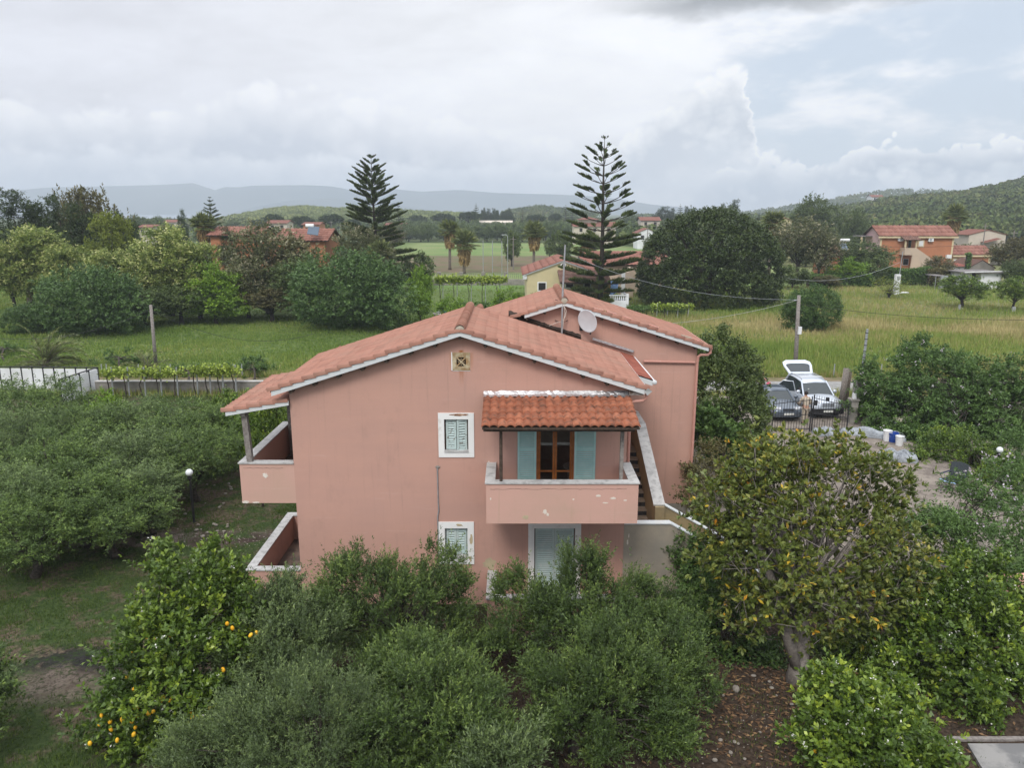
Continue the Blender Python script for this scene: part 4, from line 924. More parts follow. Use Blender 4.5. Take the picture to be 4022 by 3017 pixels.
def limbs(rng, root, fork, r0, targets, nsub=3, sides=6, wob=0.12, lean=None):
    mb = MB(); root = Vector(root); fork = Vector(fork)
    mid = (root + fork) / 2 + Vector((rng.normal() * wob * 0.6, rng.normal() * wob * 0.6, 0))
    mb.tube([root - Vector((0, 0, 0.08)), root + (mid - root) * 0.25, mid, fork], [r0 * 1.45, r0 * 1.08, r0 * 0.92, r0 * 0.8], 10)
    for i, T in enumerate(targets):
        T = Vector(T); s = fork + (mid - fork) * float(rng.uniform(0, 0.3)); L = (T - s).length
        a = s + (T - s) * 0.35 + Vector(rng.normal(size=3) * wob * L * 0.35) + Vector((0, 0, L * 0.06)); b = s + (T - s) * 0.7 + Vector(rng.normal(size=3) * wob * L * 0.3) + Vector((0, 0, L * 0.04))
        rr = r0 * (0.42 if i < 6 else 0.22)
        mb.tube([s, a, b, T], [rr, rr * 0.7, rr * 0.42, rr * 0.12], sides if i < 6 else 5, False)
    return mb
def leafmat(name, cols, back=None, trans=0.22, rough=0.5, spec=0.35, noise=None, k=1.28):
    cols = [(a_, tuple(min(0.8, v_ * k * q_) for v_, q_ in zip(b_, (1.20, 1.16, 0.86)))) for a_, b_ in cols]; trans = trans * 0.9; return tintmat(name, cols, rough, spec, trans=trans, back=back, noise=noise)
M['olive'] = leafmat('olive_leaves', [(0, (0.024, 0.046, 0.014)), (0.4, (0.060, 0.104, 0.028)), (0.7, (0.125, 0.190, 0.052)), (1, (0.27, 0.36, 0.13))], (0.15, 0.20, 0.11), k=0.98)  # lower k puts the dim foreground light into the olive, lemon and magnolia colours
M['olive_grey'] = leafmat('grey_olive_leaves', [(0, (0.030, 0.052, 0.022)), (0.4, (0.072, 0.112, 0.046)), (0.7, (0.140, 0.200, 0.088)), (1, (0.28, 0.36, 0.18))], (0.19, 0.24, 0.15), k=1.0)
M['lemon'] = leafmat('lemon_leaves', [(0, (0.032, 0.062, 0.014)), (0.4, (0.070, 0.122, 0.024)), (0.66, (0.14, 0.21, 0.036)), (1, (0.34, 0.41, 0.06))], None, 0.25, 0.4, 0.45, k=1.12)
M['magnolia'] = leafmat('yellowing_broad_leaves', [(0, (0.038, 0.060, 0.018)), (0.35, (0.080, 0.112, 0.030)), (0.66, (0.135, 0.165, 0.046)), (0.77, (0.21, 0.215, 0.055)), (0.84, (0.50, 0.38, 0.05)), (0.94, (0.46, 0.19, 0.03)), (1, (0.5, 0.3, 0.05))], None, 0.22, 0.42, 0.4, k=1.1)
M['melia'] = leafmat('feathery_green_leaves', [(0, (0.032, 0.066, 0.022)), (0.6, (0.072, 0.130, 0.044)), (1, (0.13, 0.21, 0.068))], None, 0.25)
M['bushg'] = leafmat('dense_green_leaves', [(0, (0.030, 0.062, 0.024)), (0.5, (0.058, 0.108, 0.040)), (1, (0.115, 0.185, 0.065))], None, 0.2)
M['dome'] = leafmat('dark_glossy_leaves', [(0, (0.022, 0.038, 0.014)), (0.5, (0.042, 0.066, 0.024)), (0.85, (0.070, 0.096, 0.034)), (1, (0.13, 0.14, 0.055))], None, 0.12, 0.4, 0.4)
M['conifer'] = leafmat('dark_needles', [(0, (0.018, 0.032, 0.016)), (0.6, (0.038, 0.058, 0.027)), (1, (0.075, 0.098, 0.042))], None, 0.05, 0.7, 0.2)
M['norfolk'] = leafmat('dark_green_scale_leaves', [(0, (0.026, 0.042, 0.020)), (0.6, (0.055, 0.078, 0.030)), (1, (0.10, 0.125, 0.045))], None, 0.05, 0.7, 0.2)
M['robinia'] = leafmat('pale_flowering_foliage', [(0, (0.055, 0.088, 0.028)), (0.3, (0.115, 0.16, 0.048)), (0.5, (0.19, 0.235, 0.08)), (0.66, (0.36, 0.38, 0.20)), (0.85, (0.54, 0.55, 0.38))], None, 0.25)
M['greybloom'] = leafmat('grey_lilac_foliage', [(0, (0.050, 0.060, 0.032)), (0.5, (0.090, 0.105, 0.055)), (0.62, (0.17, 0.165, 0.13)), (0.85, (0.32, 0.30, 0.29))], None, 0.2)
M['bright'] = leafmat('bright_green_leaves', [(0, (0.050, 0.100, 0.016)), (0.5, (0.115, 0.20, 0.028)), (1, (0.24, 0.35, 0.05))], None, 0.28)
M['ygreen'] = leafmat('yellow_green_foliage', [(0, (0.060, 0.085, 0.018)), (0.5, (0.125, 0.160, 0.028)), (1, (0.24, 0.27, 0.055))], None, 0.25)
M['midgreen'] = leafmat('mid_green_foliage', [(0, (0.034, 0.056, 0.022)), (0.5, (0.065, 0.096, 0.036)), (1, (0.125, 0.160, 0.062))], None, 0.2)
M['brownish'] = leafmat('brownish_foliage', [(0, (0.055, 0.052, 0.028)), (0.5, (0.088, 0.086, 0.044)), (1, (0.15, 0.135, 0.075))], None, 0.15)
M['vine'] = leafmat('vine_leaves', [(0, (0.085, 0.135, 0.025)), (1, (0.26, 0.33, 0.075))], None, 0.3)
M['palm'] = leafmat('palm_fronds', [(0, (0.045, 0.065, 0.028)), (0.6, (0.095, 0.120, 0.050)), (1, (0.165, 0.185, 0.085))], None, 0.12)
M['skirt'] = leafmat('dead_palm_fronds', [(0, (0.125, 0.088, 0.052)), (0.5, (0.22, 0.155, 0.092)), (1, (0.33, 0.25, 0.155))], None, 0.1, 0.9, 0.1)
M['bark'] = pm('grey_brown_bark', (0.085, 0.070, 0.055), (0.165, 0.140, 0.115), 9, 0.95, 0.8, 25)
M['bark_dark'] = pm('dark_bark', (0.030, 0.025, 0.020), (0.070, 0.058, 0.048), 9, 0.95, 0.8, 25)
M['bark_pale'] = pm('pale_grey_bark', (0.155, 0.135, 0.12), (0.24, 0.215, 0.19), 14, 0.95, 0.9, 30)
M['limewash'] = pm('limewashed_trunk', (0.55, 0.56, 0.58), (0.66, 0.67, 0.68), 9, 0.9)
M['lemonfruit'] = pm('lemon_rind', (0.72, 0.36, 0.015), (0.80, 0.48, 0.03), 6, 0.5, 0.1, 60)
M['blossom'] = pm('white_blossom', (0.70, 0.70, 0.64), None, rough=0.8)
M['lilac'] = pm('lilac_blossom', (0.36, 0.31, 0.37), (0.46, 0.42, 0.45), 9, 0.8)

def blob_px(lst):
    """(pixel x, pixel y, pixel radius, distance[, vertical squash]) -> metres"""
    out = []
    for q in lst:
        c_ = P(q[0], q[1], q[3]); r_ = q[2] * mpp(q[1], q[3]); s_ = q[4] if len(q) > 4 else 1.0
        out.append((c_.x, c_.y, c_.z, r_, r_, r_ * s_))
    return out
def tree_unique(name, label, cat, base, blobs, mat, bark, seed, nc, cr, ns, nl, ls, LL, LW, r0=0.12, fork=None, nlimb=36, group=None, crown_name='crown', **kw):
    rng = np.random.default_rng(seed)
    base = Vector(base); th = thing(name, label, cat, base, 0, group)
    bl = blob_px(blobs) if max(q[1] for q in blobs) > 200 else blobs
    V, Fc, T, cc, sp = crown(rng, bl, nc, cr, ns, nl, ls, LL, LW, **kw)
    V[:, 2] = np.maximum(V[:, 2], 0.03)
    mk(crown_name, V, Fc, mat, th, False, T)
    if bark is not None:
        cen = np.array([b_[:3] for b_ in bl]).mean(0)
        fk = fork if fork is not None else (base.x * 0.6 + cen[0] * 0.4, base.y * 0.6 + cen[1] * 0.4, max(0.7, cen[2] * 0.55))
        tg = cc[rng.choice(len(cc), min(nlimb, len(cc)), replace=False)]
        limbs(rng, base, fk, r0, tg).build('trunk', bark, th, True)
    return th, cc, sp
def copy_thing(src, loc, rz, sc, label=None, group=None, cat=None):
    r = src.copy(); COL.objects.link(r); r.location = loc; r.rotation_euler = (0, 0, rz); r.scale = sc if hasattr(sc, '__len__') else (sc, sc, sc)
    if label: r['label'] = label
    if group: r['group'] = group
    if cat: r['category'] = cat
    for ch in src.children:
        c_ = ch.copy(); COL.objects.link(c_); c_.parent = r
    return r
PROTO = {}
def proto(key, name, cat, blobs, mat, bark, seed, nc, cr, ns, nl, ls, LL, LW, r0=0.12, fork=(0, 0, 1.2), nlimb=24, **kw):
    """tree kind in its own coordinates (metres); first placement uses these meshes, later ones share them"""
    rng = np.random.default_rng(seed)
    V, Fc, T, cc, sp = crown(rng, blobs, nc, cr, ns, nl, ls, LL, LW, **kw)
    V[:, 2] = np.maximum(V[:, 2], 0.05)
    zs = V[:, 2]; top = np.percentile(zs, 99.7); hw = (np.percentile(V[:, 0], 99) - np.percentile(V[:, 0], 1)) / 2
    tg = cc[rng.choice(len(cc), min(nlimb, len(cc)), replace=False)]
    lm = limbs(rng, (0, 0, 0), fork, r0, tg)
    PROTO[key] = dict(name=name, cat=cat, cv=(V, Fc, T), tv=lm, mat=mat, bark=bark, top=top, hw=hw, src=None)
def put(key, loc, height, width, label, group=None, rz=None, cat=None, name=None, sink=0.0):
    """place a kind with a given height and full width in metres"""
    q = PROTO[key]; s = (width / 2 / q['hw'], width / 2 / q['hw'], height / q['top'])
    rz = random.uniform(0, 6.28) if rz is None else rz
    loc = Vector(loc) - Vector((0, 0, sink))
    if q['src'] is None:
        th = thing(name or q['name'], label, cat or q['cat'], loc, rz, group); th.scale = s
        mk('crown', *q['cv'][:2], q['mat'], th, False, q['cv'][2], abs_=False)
        mk('trunk', q['tv'].v, q['tv'].f, q['bark'], th, True, abs_=False)
        q['src'] = th; return th
    r = copy_thing(q['src'], loc, rz, s, label, group, cat or q['cat'])
    if not group and 'group' in r: del r['group']
    r.name = name or q['name']; r['category'] = cat or q['cat']
    return r
def put_px(key, px, ytop, wpx, Y, label, group=None, zbase=0.0, **kw):
    top = P(px, ytop, Y); w = wpx * mpp(ytop, Y)
    return put(key, (top.x, Y, zbase), max(1.0, top.z - zbase), w, label, group, **kw)

# kinds (their own size in metres)
for k_, s_ in (('olive_mid', 'olive'), ('olive_grey_mid', 'olive_grey')):
    M[k_] = M[s_].copy(); M[k_].name = k_ + '_leaves'  # brighter copy, lifting the painted foreground dimming off the mid-distance olives
    for n_ in M[k_].node_tree.nodes:
        if n_.type == 'VALTORGB':
            for e_ in n_.color_ramp.elements: e_.color = tuple(min(1, v_ * 1.32) for v_ in e_.color[:3]) + (1,)
proto('olive', 'olive_tree', 'olive tree', [(0, 0, 2.9, 1.5, 1.5, 1.1), (0.9, 0.3, 2.5, 1.1), (-0.9, -0.2, 2.6, 1.1), (0.1, -0.9, 2.4, 1.1), (-0.2, 0.9, 2.6, 1.1)], M['olive_mid'], M['bark_dark'], 101, 95, 0.30, 18, 18, 0.48, 0.10, 0.030, 0.16, (0.1, 0, 1.1))
proto('olive2', 'olive_tree', 'olive tree', [(0.2, 0, 3.0, 1.3, 1.3, 1.2), (1.1, 0.2, 2.3, 1.0), (-1.1, 0.3, 2.9, 1.0), (0.0, -1.0, 2.0, 1.1), (-0.7, -0.4, 1.9, 0.9)], M['olive_grey_mid'], M['bark_dark'], 102, 95, 0.30, 18, 17, 0.48, 0.10, 0.030, 0.16, (-0.1, 0, 0.9))
proto('citrus', 'citrus_tree', 'citrus tree', [(0, 0, 2.2, 1.2, 1.2, 0.9), (0.6, 0.2, 1.9, 0.8), (-0.6, 0, 2.0, 0.8)], M['lemon'], M['bark_dark'], 103, 90, 0.33, 10, 9, 0.22, 0.13, 0.065, 0.09, (0, 0, 0.9), shell=(0.6, 1.0))
proto('broad', 'broadleaf_tree', 'tree', [(0, 0, 6.4, 2.6, 2.6, 2.4), (1.8, 0.4, 5.0, 1.9), (-1.8, -0.5, 5.4, 1.9), (0.2, -1.7, 4.4, 1.9), (0.1, 1.6, 4.8, 1.9)], M['midgreen'], M['bark_dark'], 104, 190, 0.75, 9, 12, 0.6, 0.26, 0.13, 0.22, (0, 0, 2.6))
proto('robinia', 'robinia_tree', 'tree', [(0, 0, 6.8, 2.3, 2.3, 2.5), (1.6, 0.4, 5.2, 1.7), (-1.7, -0.3, 5.6, 1.7), (0.2, -1.5, 4.2, 1.8), (0.8, 0, 8.2, 1.1), (-0.9, 0, 7.8, 1.2)], M['robinia'], M['bark_dark'], 105, 200, 0.65, 9, 12, 0.6, 0.20, 0.10, 0.2, (0, 0, 2.6), shell=(0.35, 1.0), tipw=0.5)
proto('bloom', 'lilac_tree', 'tree', [(0, 0, 6.0, 2.5, 2.5, 2.2), (1.7, 0.4, 5.0, 1.7), (-1.7, -0.3, 5.2, 1.7), (0.2, -1.5, 4.2, 1.8)], M['greybloom'], M['bark_dark'], 106, 180, 0.6, 9, 12, 0.55, 0.18, 0.10, 0.2, (0, 0, 2.4), shell=(0.35, 1.0), tipw=0.5)
proto('bush', 'round_bush', 'bush', [(0, 0, 2.6, 3.2, 3.0, 2.5), (1.9, -0.6, 1.9, 2.2, 2.0, 1.9), (-1.9, -0.5, 1.9, 2.2, 2.0, 1.9), (0.5, -1.2, 2.3, 2.4, 2.2, 2.1)], M['bushg'], M['bark_dark'], 107, 330, 0.55, 10, 12, 0.5, 0.20, 0.085, 0.2, (0, 0, 0.8), shell=(0.8, 1.02), up=0.55)
proto('pine', 'dark_pine', 'pine tree', [(0, 0, 7.2, 1.7, 1.7, 2.2), (1.2, 0.3, 5.6, 1.5), (-1.3, -0.2, 5.8, 1.5), (0.1, -1.1, 4.4, 1.6), (0.3, 0, 9.0, 1.0, 1.0, 1.3)], M['conifer'], M['bark_dark'], 108, 150, 0.6, 10, 12, 0.45, 0.24, 0.06, 0.22, (0, 0, 3.4), shell=(0.3, 1.0))
proto('ygreen', 'yellow_green_tree', 'tree', [(0, 0, 5.8, 1.8, 1.8, 2.6), (1.1, 0.3, 4.4, 1.3), (-1.1, -0.2, 5.0, 1.3), (0.5, 0, 7.8, 0.8, 0.8, 1.2)], M['ygreen'], M['bark_dark'], 109, 130, 0.55, 9, 12, 0.5, 0.20, 0.10, 0.18, (0, 0, 2.2))
proto('brightg', 'bright_green_tree', 'tree', [(0, 0, 2.6, 1.6, 1.6, 1.5), (0.9, 0.2, 2.0, 1.1), (-0.9, 0, 2.1, 1.1)], M['bright'], M['bark_dark'], 110, 110, 0.4, 9, 10, 0.35, 0.17, 0.09, 0.12, (0, 0, 0.9), shell=(0.6, 1.0))
proto('umbrella', 'umbrella_pine', 'umbrella pine', [(0, 0, 6.6, 3.6, 3.6, 1.7), (2.0, 0.5, 6.2, 2.0, 2.0, 1.2), (-2.0, -0.5, 6.2, 2.0, 2.0, 1.2)], M['conifer'], M['bark_dark'], 111, 120, 0.7, 8, 9, 0.5, 0.42, 0.2, 0.25, (0, 0, 4.4), shell=(0.75, 1.0), low=-0.25)
proto('grove', 'olive_tree', 'olive tree', [(0, 0, 3.0, 2.0, 2.0, 1.6), (1.2, 0.3, 2.5, 1.4), (-1.2, -0.3, 2.6, 1.4)], M['midgreen'], M['bark_dark'], 112, 80, 0.5, 8, 8, 0.5, 0.34, 0.16, 0.2, (0, 0, 1.0), shell=(0.7, 1.0))
proto('fargrey', 'olive_tree', 'olive tree', [(0, 0, 3.0, 2.0, 2.0, 1.5), (1.2, 0.3, 2.4, 1.4), (-1.3, -0.3, 2.6, 1.4)], M['olive_grey'], M['bark_dark'], 113, 80, 0.5, 8, 8, 0.5, 0.34, 0.15, 0.2, (0, 0, 1.0), shell=(0.7, 1.0))
proto('brown', 'brownish_tree', 'tree', [(0, 0, 5.4, 2.2, 2.2, 2.2), (1.4, 0.3, 4.4, 1.6), (-1.5, -0.3, 4.6, 1.6)], M['brownish'], M['bark_dark'], 114, 90, 0.7, 8, 8, 0.7, 0.34, 0.16, 0.22, (0, 0, 2.0), shell=(0.4, 1.0))
proto('spindly', 'young_tree', 'tree', [(0, 0, 2.2, 1.5, 1.5, 1.3), (0.9, 0.2, 1.8, 1.0), (-0.9, 0, 1.9, 1.0)], M['ygreen'], M['bark_dark'], 115, 60, 0.45, 7, 9, 0.5, 0.10, 0.05, 0.10, (0, 0, 0.4), shell=(0.3, 1.0), nlimb=40)

# ---- monkey-puzzle like Norfolk pines
def norfolk(label, base, apex, Y, prof, seed, sparse, nwh, group='tall Norfolk Island pines', shootk=1.0):
    """prof: [(height fraction, branch length m)]; sparse: fraction of bare inner branch by height fraction"""
    rng = np.random.default_rng(seed); b = Vector(base); a = Vector(apex); H = a.z - b.z
    th = thing('norfolk_pine', label, 'tree', b, 0, group)
    hf = np.linspace(0.07, 0.985, nwh) + rng.normal(0, 0.006, nwh); bj = rng.uniform(0.86, 1.12, nwh)
    P0 = []; D0 = []; L0 = []; W0 = []; T0 = []; mb = MB()
    mb.tube([b - Vector((0, 0, .1)), b + (a - b) * 0.4 + Vector((0.1, 0, 0)), b + (a - b) * 0.75, a], [H * 0.018, H * 0.012, H * 0.006, 0.02], 9)
    up = np.array([0, 0, 1.0])
    for wi, h in enumerate(hf):
        c = np.array(b + (a - b) * float(h)); bl = np.interp(h, [q[0] for q in prof], [q[1] for q in prof])
        nb = 6 if h < 0.9 else 4; off = rng.uniform(0, 6.28)
        for k in range(nb):
            an = off + k * 2 * math.pi / nb + rng.normal(0, 0.14); L = bl * rng.uniform(0.72, 1.10) * bj[wi]
            hd = np.array([math.cos(an), math.sin(an), 0.0]); sidev = np.array([-math.sin(an), math.cos(an), 0.0])
            rise0 = np.interp(h, [0, 0.4, 1], [-0.10, 0.05, 0.30]); curl = np.interp(h, [0, 0.5, 1], [0.10, 0.20, 0.25]) * rng.uniform(0.6, 1.3)
            def bp(t): return c + hd * L * t + up * L * (rise0 * t + curl * t * t)
            ts = np.linspace(0, 1, 6)
            mb.tube([bp(t_) for t_ in ts], [0.055 * (1 - t_ * 0.75) * (0.5 + L / 5) for t_ in ts], 5, False)
            s0 = sparse(h, rng); n = max(6, int(L * (1 - s0) * 34 * shootk))
            t = s0 + (1 - s0) * (np.arange(n) + rng.random(n) * 0.6) / n
            pp = c + np.outer(L * t, hd) + np.outer(L * (rise0 * t + curl * t * t), up)
            tang = unit(np.outer(np.ones(n), hd) + np.outer(rise0 + 2 * curl * t, up))
            sgn = np.where(np.arange(n) % 2 == 0, 1, -1)[:, None]
            env = np.clip((1 - t) * 2.6 + 0.35, 0, 1) * np.clip((t - s0) * 6 + 0.5, 0, 1)
            dd_ = unit(tang * 0.55 + sidev * sgn * rng.uniform(0.15, 0.95, (n, 1)) + up * rng.uniform(0.35, 0.9, (n, 1)))
            sl2 = (0.30 + 0.10 * L) * env * rng.uniform(0.8, 1.15, n)
            for w in range(2):
                P0.append(pp + rng.normal(size=(n, 3)) * 0.02); D0.append(unit(dd_ + rng.normal(size=(n, 3)) * 0.10)); L0.append(sl2); W0.append(np.full(n, 0.115) * (0.7 + 0.3 * w)); T0.append(rng.random(n) * 0.7 + (1 - h) * 0.3)
    V, Fc = leafq(rng, np.concatenate(P0), np.concatenate(D0), np.concatenate(L0), np.concatenate(W0), 0.3)
    mk('crown', V, Fc, M['norfolk'], th, False, np.concatenate(T0))
    mb.build('trunk', M['bark_dark'], th, True)
    return th
def fan_palm(label, base, height, seed, crown_r=2.0, skirt=2.6, group='washingtonia palms in the field', trunk_r=0.28, name='fan_palm'):
    rng = np.random.default_rng(seed); b = np.array(base, float); th = thing(name, label, 'palm tree', base, 0, group)
    top = b + np.array([0.1, 0, height - crown_r * 0.75])
    mb = MB(); mb.tube([b - np.array([0, 0, .1]), b + np.array([0, 0, 0.5]), top], [trunk_r * 1.35, trunk_r, trunk_r * 0.85], 10); mb.build('trunk', M['bark'], th, True)
    def fans(n, elo, ehi, rl, seg, Wd, tt, curve):
        Pq = []; Dq = []; Lq = []; Tq = []
        for _ in range(n):
            an = rng.uniform(0, 6.28); el_ = rng.uniform(elo, ehi); r = rl * rng.uniform(0.8, 1.15)
            d = np.array([math.cos(an) * math.cos(el_), math.sin(an) * math.cos(el_), math.sin(el_)])
            hub = top + d * r * 0.45; sd_ = unit(np.cross(d, [0, 0, 1.0])[None])[0]; nn = np.cross(sd_, d)
            for k in range(seg):
                f = (k / (seg - 1) - 0.5) * 2.6; v_ = d * math.cos(f) + sd_ * math.sin(f) - np.array([0, 0, curve * abs(f)])
                Pq.append(hub); Dq.append(v_ + rng.normal(size=3) * 0.05); Lq.append(r * 0.55 * rng.uniform(0.85, 1.1)); Tq.append(rng.random())
            for k in range(2): Pq.append(top); Dq.append(hub - top); Lq.append(r * 0.5); Tq.append(0.4)
        Pq, Dq, Lq = np.array(Pq), unit(np.array(Dq)), np.array(Lq)
        V, Fc = leafq(rng, Pq, Dq, Lq, np.full(len(Lq), Wd), 0.2); return V, Fc, np.array(Tq)
    V, Fc, T = fans(60, -0.45, 1.45, crown_r * 1.12, 14, 0.17, 0.5, 0.12); mk('crown', V, Fc, M['palm'], th, False, T)
    n = 900; an = rng.uniform(0, 6.28, n); hh = rng.uniform(0, 1, n); rr_ = (0.35 + 0.55 * (1 - hh) ** 0.5 * rng.uniform(0.5, 1.1, n)) * crown_r * 0.62
    Pq = np.stack([top[0] + np.cos(an) * rr_ * 0.8, top[1] + np.sin(an) * rr_ * 0.8, top[2] + 0.2 - hh * skirt * 0.8], 1)
    Dq = unit(np.stack([np.cos(an) * 0.28, np.sin(an) * 0.28, -np.ones(n)], 1) + rng.normal(size=(n, 3)) * 0.12)
    V, Fc = leafq(rng, Pq, Dq, rng.uniform(0.5, 1.1, n), np.full(n, 0.16), 0.3); mk('dead_fronds', V, Fc, M['skirt'], th, False, rng.random(n))
    return th
def date_palm(label, base, L, seed, n=34, name='young_palm', cat='palm', lean=(0.35, 1.45)):
    rng = np.random.default_rng(seed); b = np.array(base, float); th = thing(name, label, cat, base)
    Pq = []; Dq = []; Lq = []; mb = MB()
    for _ in range(n):
        an = rng.uniform(0, 6.28); el_ = rng.uniform(*lean); l = L * rng.uniform(0.75, 1.1); pr = b.copy() + [0, 0, 0.15]; d = np.array([math.cos(an) * math.cos(el_), math.sin(an) * math.cos(el_), math.sin(el_)]); pts = [pr.copy()]
        ns_ = 16
        for k in range(ns_):
            d = unit((d - np.array([0, 0, 0.075 * (1 + k / 9)]))[None])[0]; pr = pr + d * l / ns_; pts.append(pr.copy())
            if k > 1:
                sdv = unit(np.cross(d, [0, 0, 1.0])[None])[0]
                for s_ in (1, -1):
                    for q in (0, 0.5): Pq.append(pr - d * l / ns_ * q); Dq.append(d * 0.7 + sdv * s_ * 0.8 + np.array([0, 0, 0.25]) + rng.normal(size=3) * 0.06); Lq.append(l * 0.17 * (1 - (k / ns_ - 0.45) ** 2 * 2))
        mb.tube(pts[::3], [0.03, 0.025, 0.02, 0.014, 0.008, 0.005][:len(pts[::3])], 4, False)
    Pq, Dq, Lq = np.array(Pq), unit(np.array(Dq)), np.array(Lq); V, Fc = leafq(rng, Pq, Dq, Lq, np.full(len(Lq), 0.05), 0.2)
    V[:, 2] = np.maximum(V[:, 2], 0.03); mk('fronds', V, Fc, M['palm'], th, False, rng.random(len(Lq)))
    mb.lathe(tuple(b), [(0.22, 0), (0.26, 0.2), (0.16, 0.5), (0.05, 0.62)], 9); mb.build('stem', M['palm'] if False else M['bark'], th)
    return th
# ------------------------------------------------------------------ the garden in front of the house
OL = dict(LL=0.080, LW=0.023, cr=0.19, nl=21, ls=0.44, up=0.95, shell=(0.40, 1.05), spread=0.62, tipw=0.5, nlimb=70)
def olive(label, base, blobs, seed, nc, mat='olive', ns=24, r0=0.13, **kw):
    k = dict(OL); k.update(kw); nc = int(nc * 0.58)
    return tree_unique('olive_tree', label, 'olive tree', base, blobs, M[mat], M['bark_dark'], seed, nc, k.pop('cr'), ns, k.pop('nl'), k.pop('ls'), k.pop('LL'), k.pop('LW'), r0=r0, group='olive trees in the front garden', **k)
olive('olive tree against the pink facade below the small shuttered windows', (-2.6, 16.8, 0),
      [(1400, 2330, 140, 17.2), (1385, 2245, 70, 17.3), (1560, 2290, 90, 17.3), (1710, 2240, 78, 17.3), (1735, 2350, 120, 17.0), (1600, 2430, 190, 16.6), (1350, 2480, 180, 16.4), (1200, 2430, 120, 16.8), (1830, 2500, 110, 16.6)], 201, 300)
olive('olive tree in front of the pale blue garden door', (1.7, 16.6, 0),
      [(2130, 2380, 120, 17.0), (2010, 2330, 70, 17.2), (2270, 2260, 85, 17.3), (2240, 2380, 110, 17.0), (2400, 2330, 100, 17.2), (2540, 2390, 110, 17.0), (2640, 2450, 95, 16.8), (2450, 2500, 160, 16.4), (2210, 2520, 160, 16.2), (1990, 2480, 100, 16.4), (2340, 2210, 45, 17.4), (2030, 2270, 40, 17.3)], 202, 340)
olive('grey green olive tree between the lemon tree and the facade', (-5.2, 15.0, 0),
      [(1060, 2420, 110, 15.8), (1130, 2350, 70, 16.2), (1010, 2580, 150, 15.0), (1170, 2600, 140, 14.8), (1230, 2500, 110, 15.4), (960, 2700, 100, 14.6), (1150, 2740, 120, 14.2)], 203, 250, 'olive_grey')
olive('broad olive tree at the bottom edge nearest the camera', (-3.0, 12.3, 0),
      [(1120, 2790, 130, 13.0), (960, 2870, 140, 12.8), (1340, 2790, 140, 12.8), (1200, 2930, 200, 12.2), (800, 2960, 130, 12.4), (1450, 2900, 120, 12.4), (1000, 2990, 150, 12.0), (1180, 2700, 70, 13.2), (690, 2975, 70, 12.6)], 204, 330, 'olive_grey', LL=0.062, LW=0.016)
olive('bushy olive tree left of the bare soil gap', (-1.2, 12.9, 0),
      [(1620, 2640, 120, 14.2), (1780, 2680, 110, 14.0), (1500, 2700, 110, 14.0), (1660, 2800, 190, 13.2), (1870, 2800, 120, 13.2), (1560, 2930, 170, 12.5), (1800, 2960, 150, 12.3), (1950, 2920, 90, 12.6), (1700, 2590, 50, 14.6)], 205, 340)
olive('tall olive tree right of the bare soil gap', (1.35, 13.9, 0),
      [(2330, 2620, 140, 14.6), (2200, 2720, 130, 14.2), (2460, 2600, 130, 14.8), (2600, 2640, 130, 14.8), (2700, 2560, 100, 15.2), (2690, 2730, 110, 14.4), (2500, 2780, 150, 14.0), (2320, 2850, 150, 13.6), (2160, 2860, 80, 13.6), (2620, 2880, 90, 13.6), (2120, 2640, 60, 14.6)], 206, 360, 'olive')
olive('low olive branch tree at the bottom centre edge', (-0.4, 11.0, 0), [(1990, 3010, 70, 11.8), (1880, 3050, 90, 11.6), (2070, 2960, 50, 12.0)], 207, 60, 'olive_grey')
# lemon tree with fruit
def fruits(th, pts, r, mat, name='lemon', seed=0):
    rng = random.Random(seed)
    for q in pts[:100]:
        V, Fc = sphere_v((0, 0, 0), r * rng.uniform(0.7, 1.0), 9, 7, (0.85, 0.85, 1.2)); q = Vector(q) + Vector((0, rng.uniform(-0.02, 0.22), 0)); rm = Matrix.Rotation(rng.uniform(-.6, .6), 4, 'X') @ Matrix.Rotation(rng.uniform(-.6, .6), 4, 'Y')
        mk(name, [Vector(q) + rm @ Vector(v) for v in V], Fc, mat, th, True)
def blossoms(th, sp, n, rng, r=0.05, mat=None, name='blossom'):
    i = rng.choice(len(sp[0]), min(n, len(sp[0])), replace=False); p0 = sp[0][i] + sp[1][i] * sp[2][i][:, None]
    k = 5; PP = np.repeat(p0, k, 0) + rng.normal(size=(len(p0) * k, 3)) * r * 0.5; D = unit(rng.normal(size=(len(p0) * k, 3)))
    V, Fc = leafq(rng, PP, D, np.full(len(PP), r), np.full(len(PP), r * 0.6)); mk(name, V, Fc, mat or M['blossom'], th)
LM = dict(LL=0.115, LW=0.060, cr=0.26, nl=11, ls=0.26, up=0.75, shell=(0.62, 1.0), spread=0.85, tipw=0.5)
th, cc, sp = tree_unique('lemon_tree', 'lemon tree with yellow fruit beside the side terrace', 'lemon tree', (-8.3, 14.6, 0),
    [(640, 2215, 62, 15.9), (830, 2190, 50, 16.1), (830, 2260, 80, 15.9), (900, 2350, 110, 15.6), (690, 2370, 140, 15.4), (820, 2450, 160, 15.2), (600, 2560, 160, 14.8), (490, 2660, 100, 14.6), (780, 2640, 180, 14.6), (640, 2780, 190, 14.1), (450, 2840, 120, 14.0), (920, 2550, 100, 15.0), (800, 2850, 130, 13.9), (560, 2890, 100, 13.7), (930, 2300, 40, 15.9)],
    M['lemon'], M['bark_dark'], 301, 300, 0.24, 11, 11, 0.32, 0.125, 0.064, r0=0.12, up=0.75, shell=(0.55, 1.0), spread=0.85, tipw=0.5)
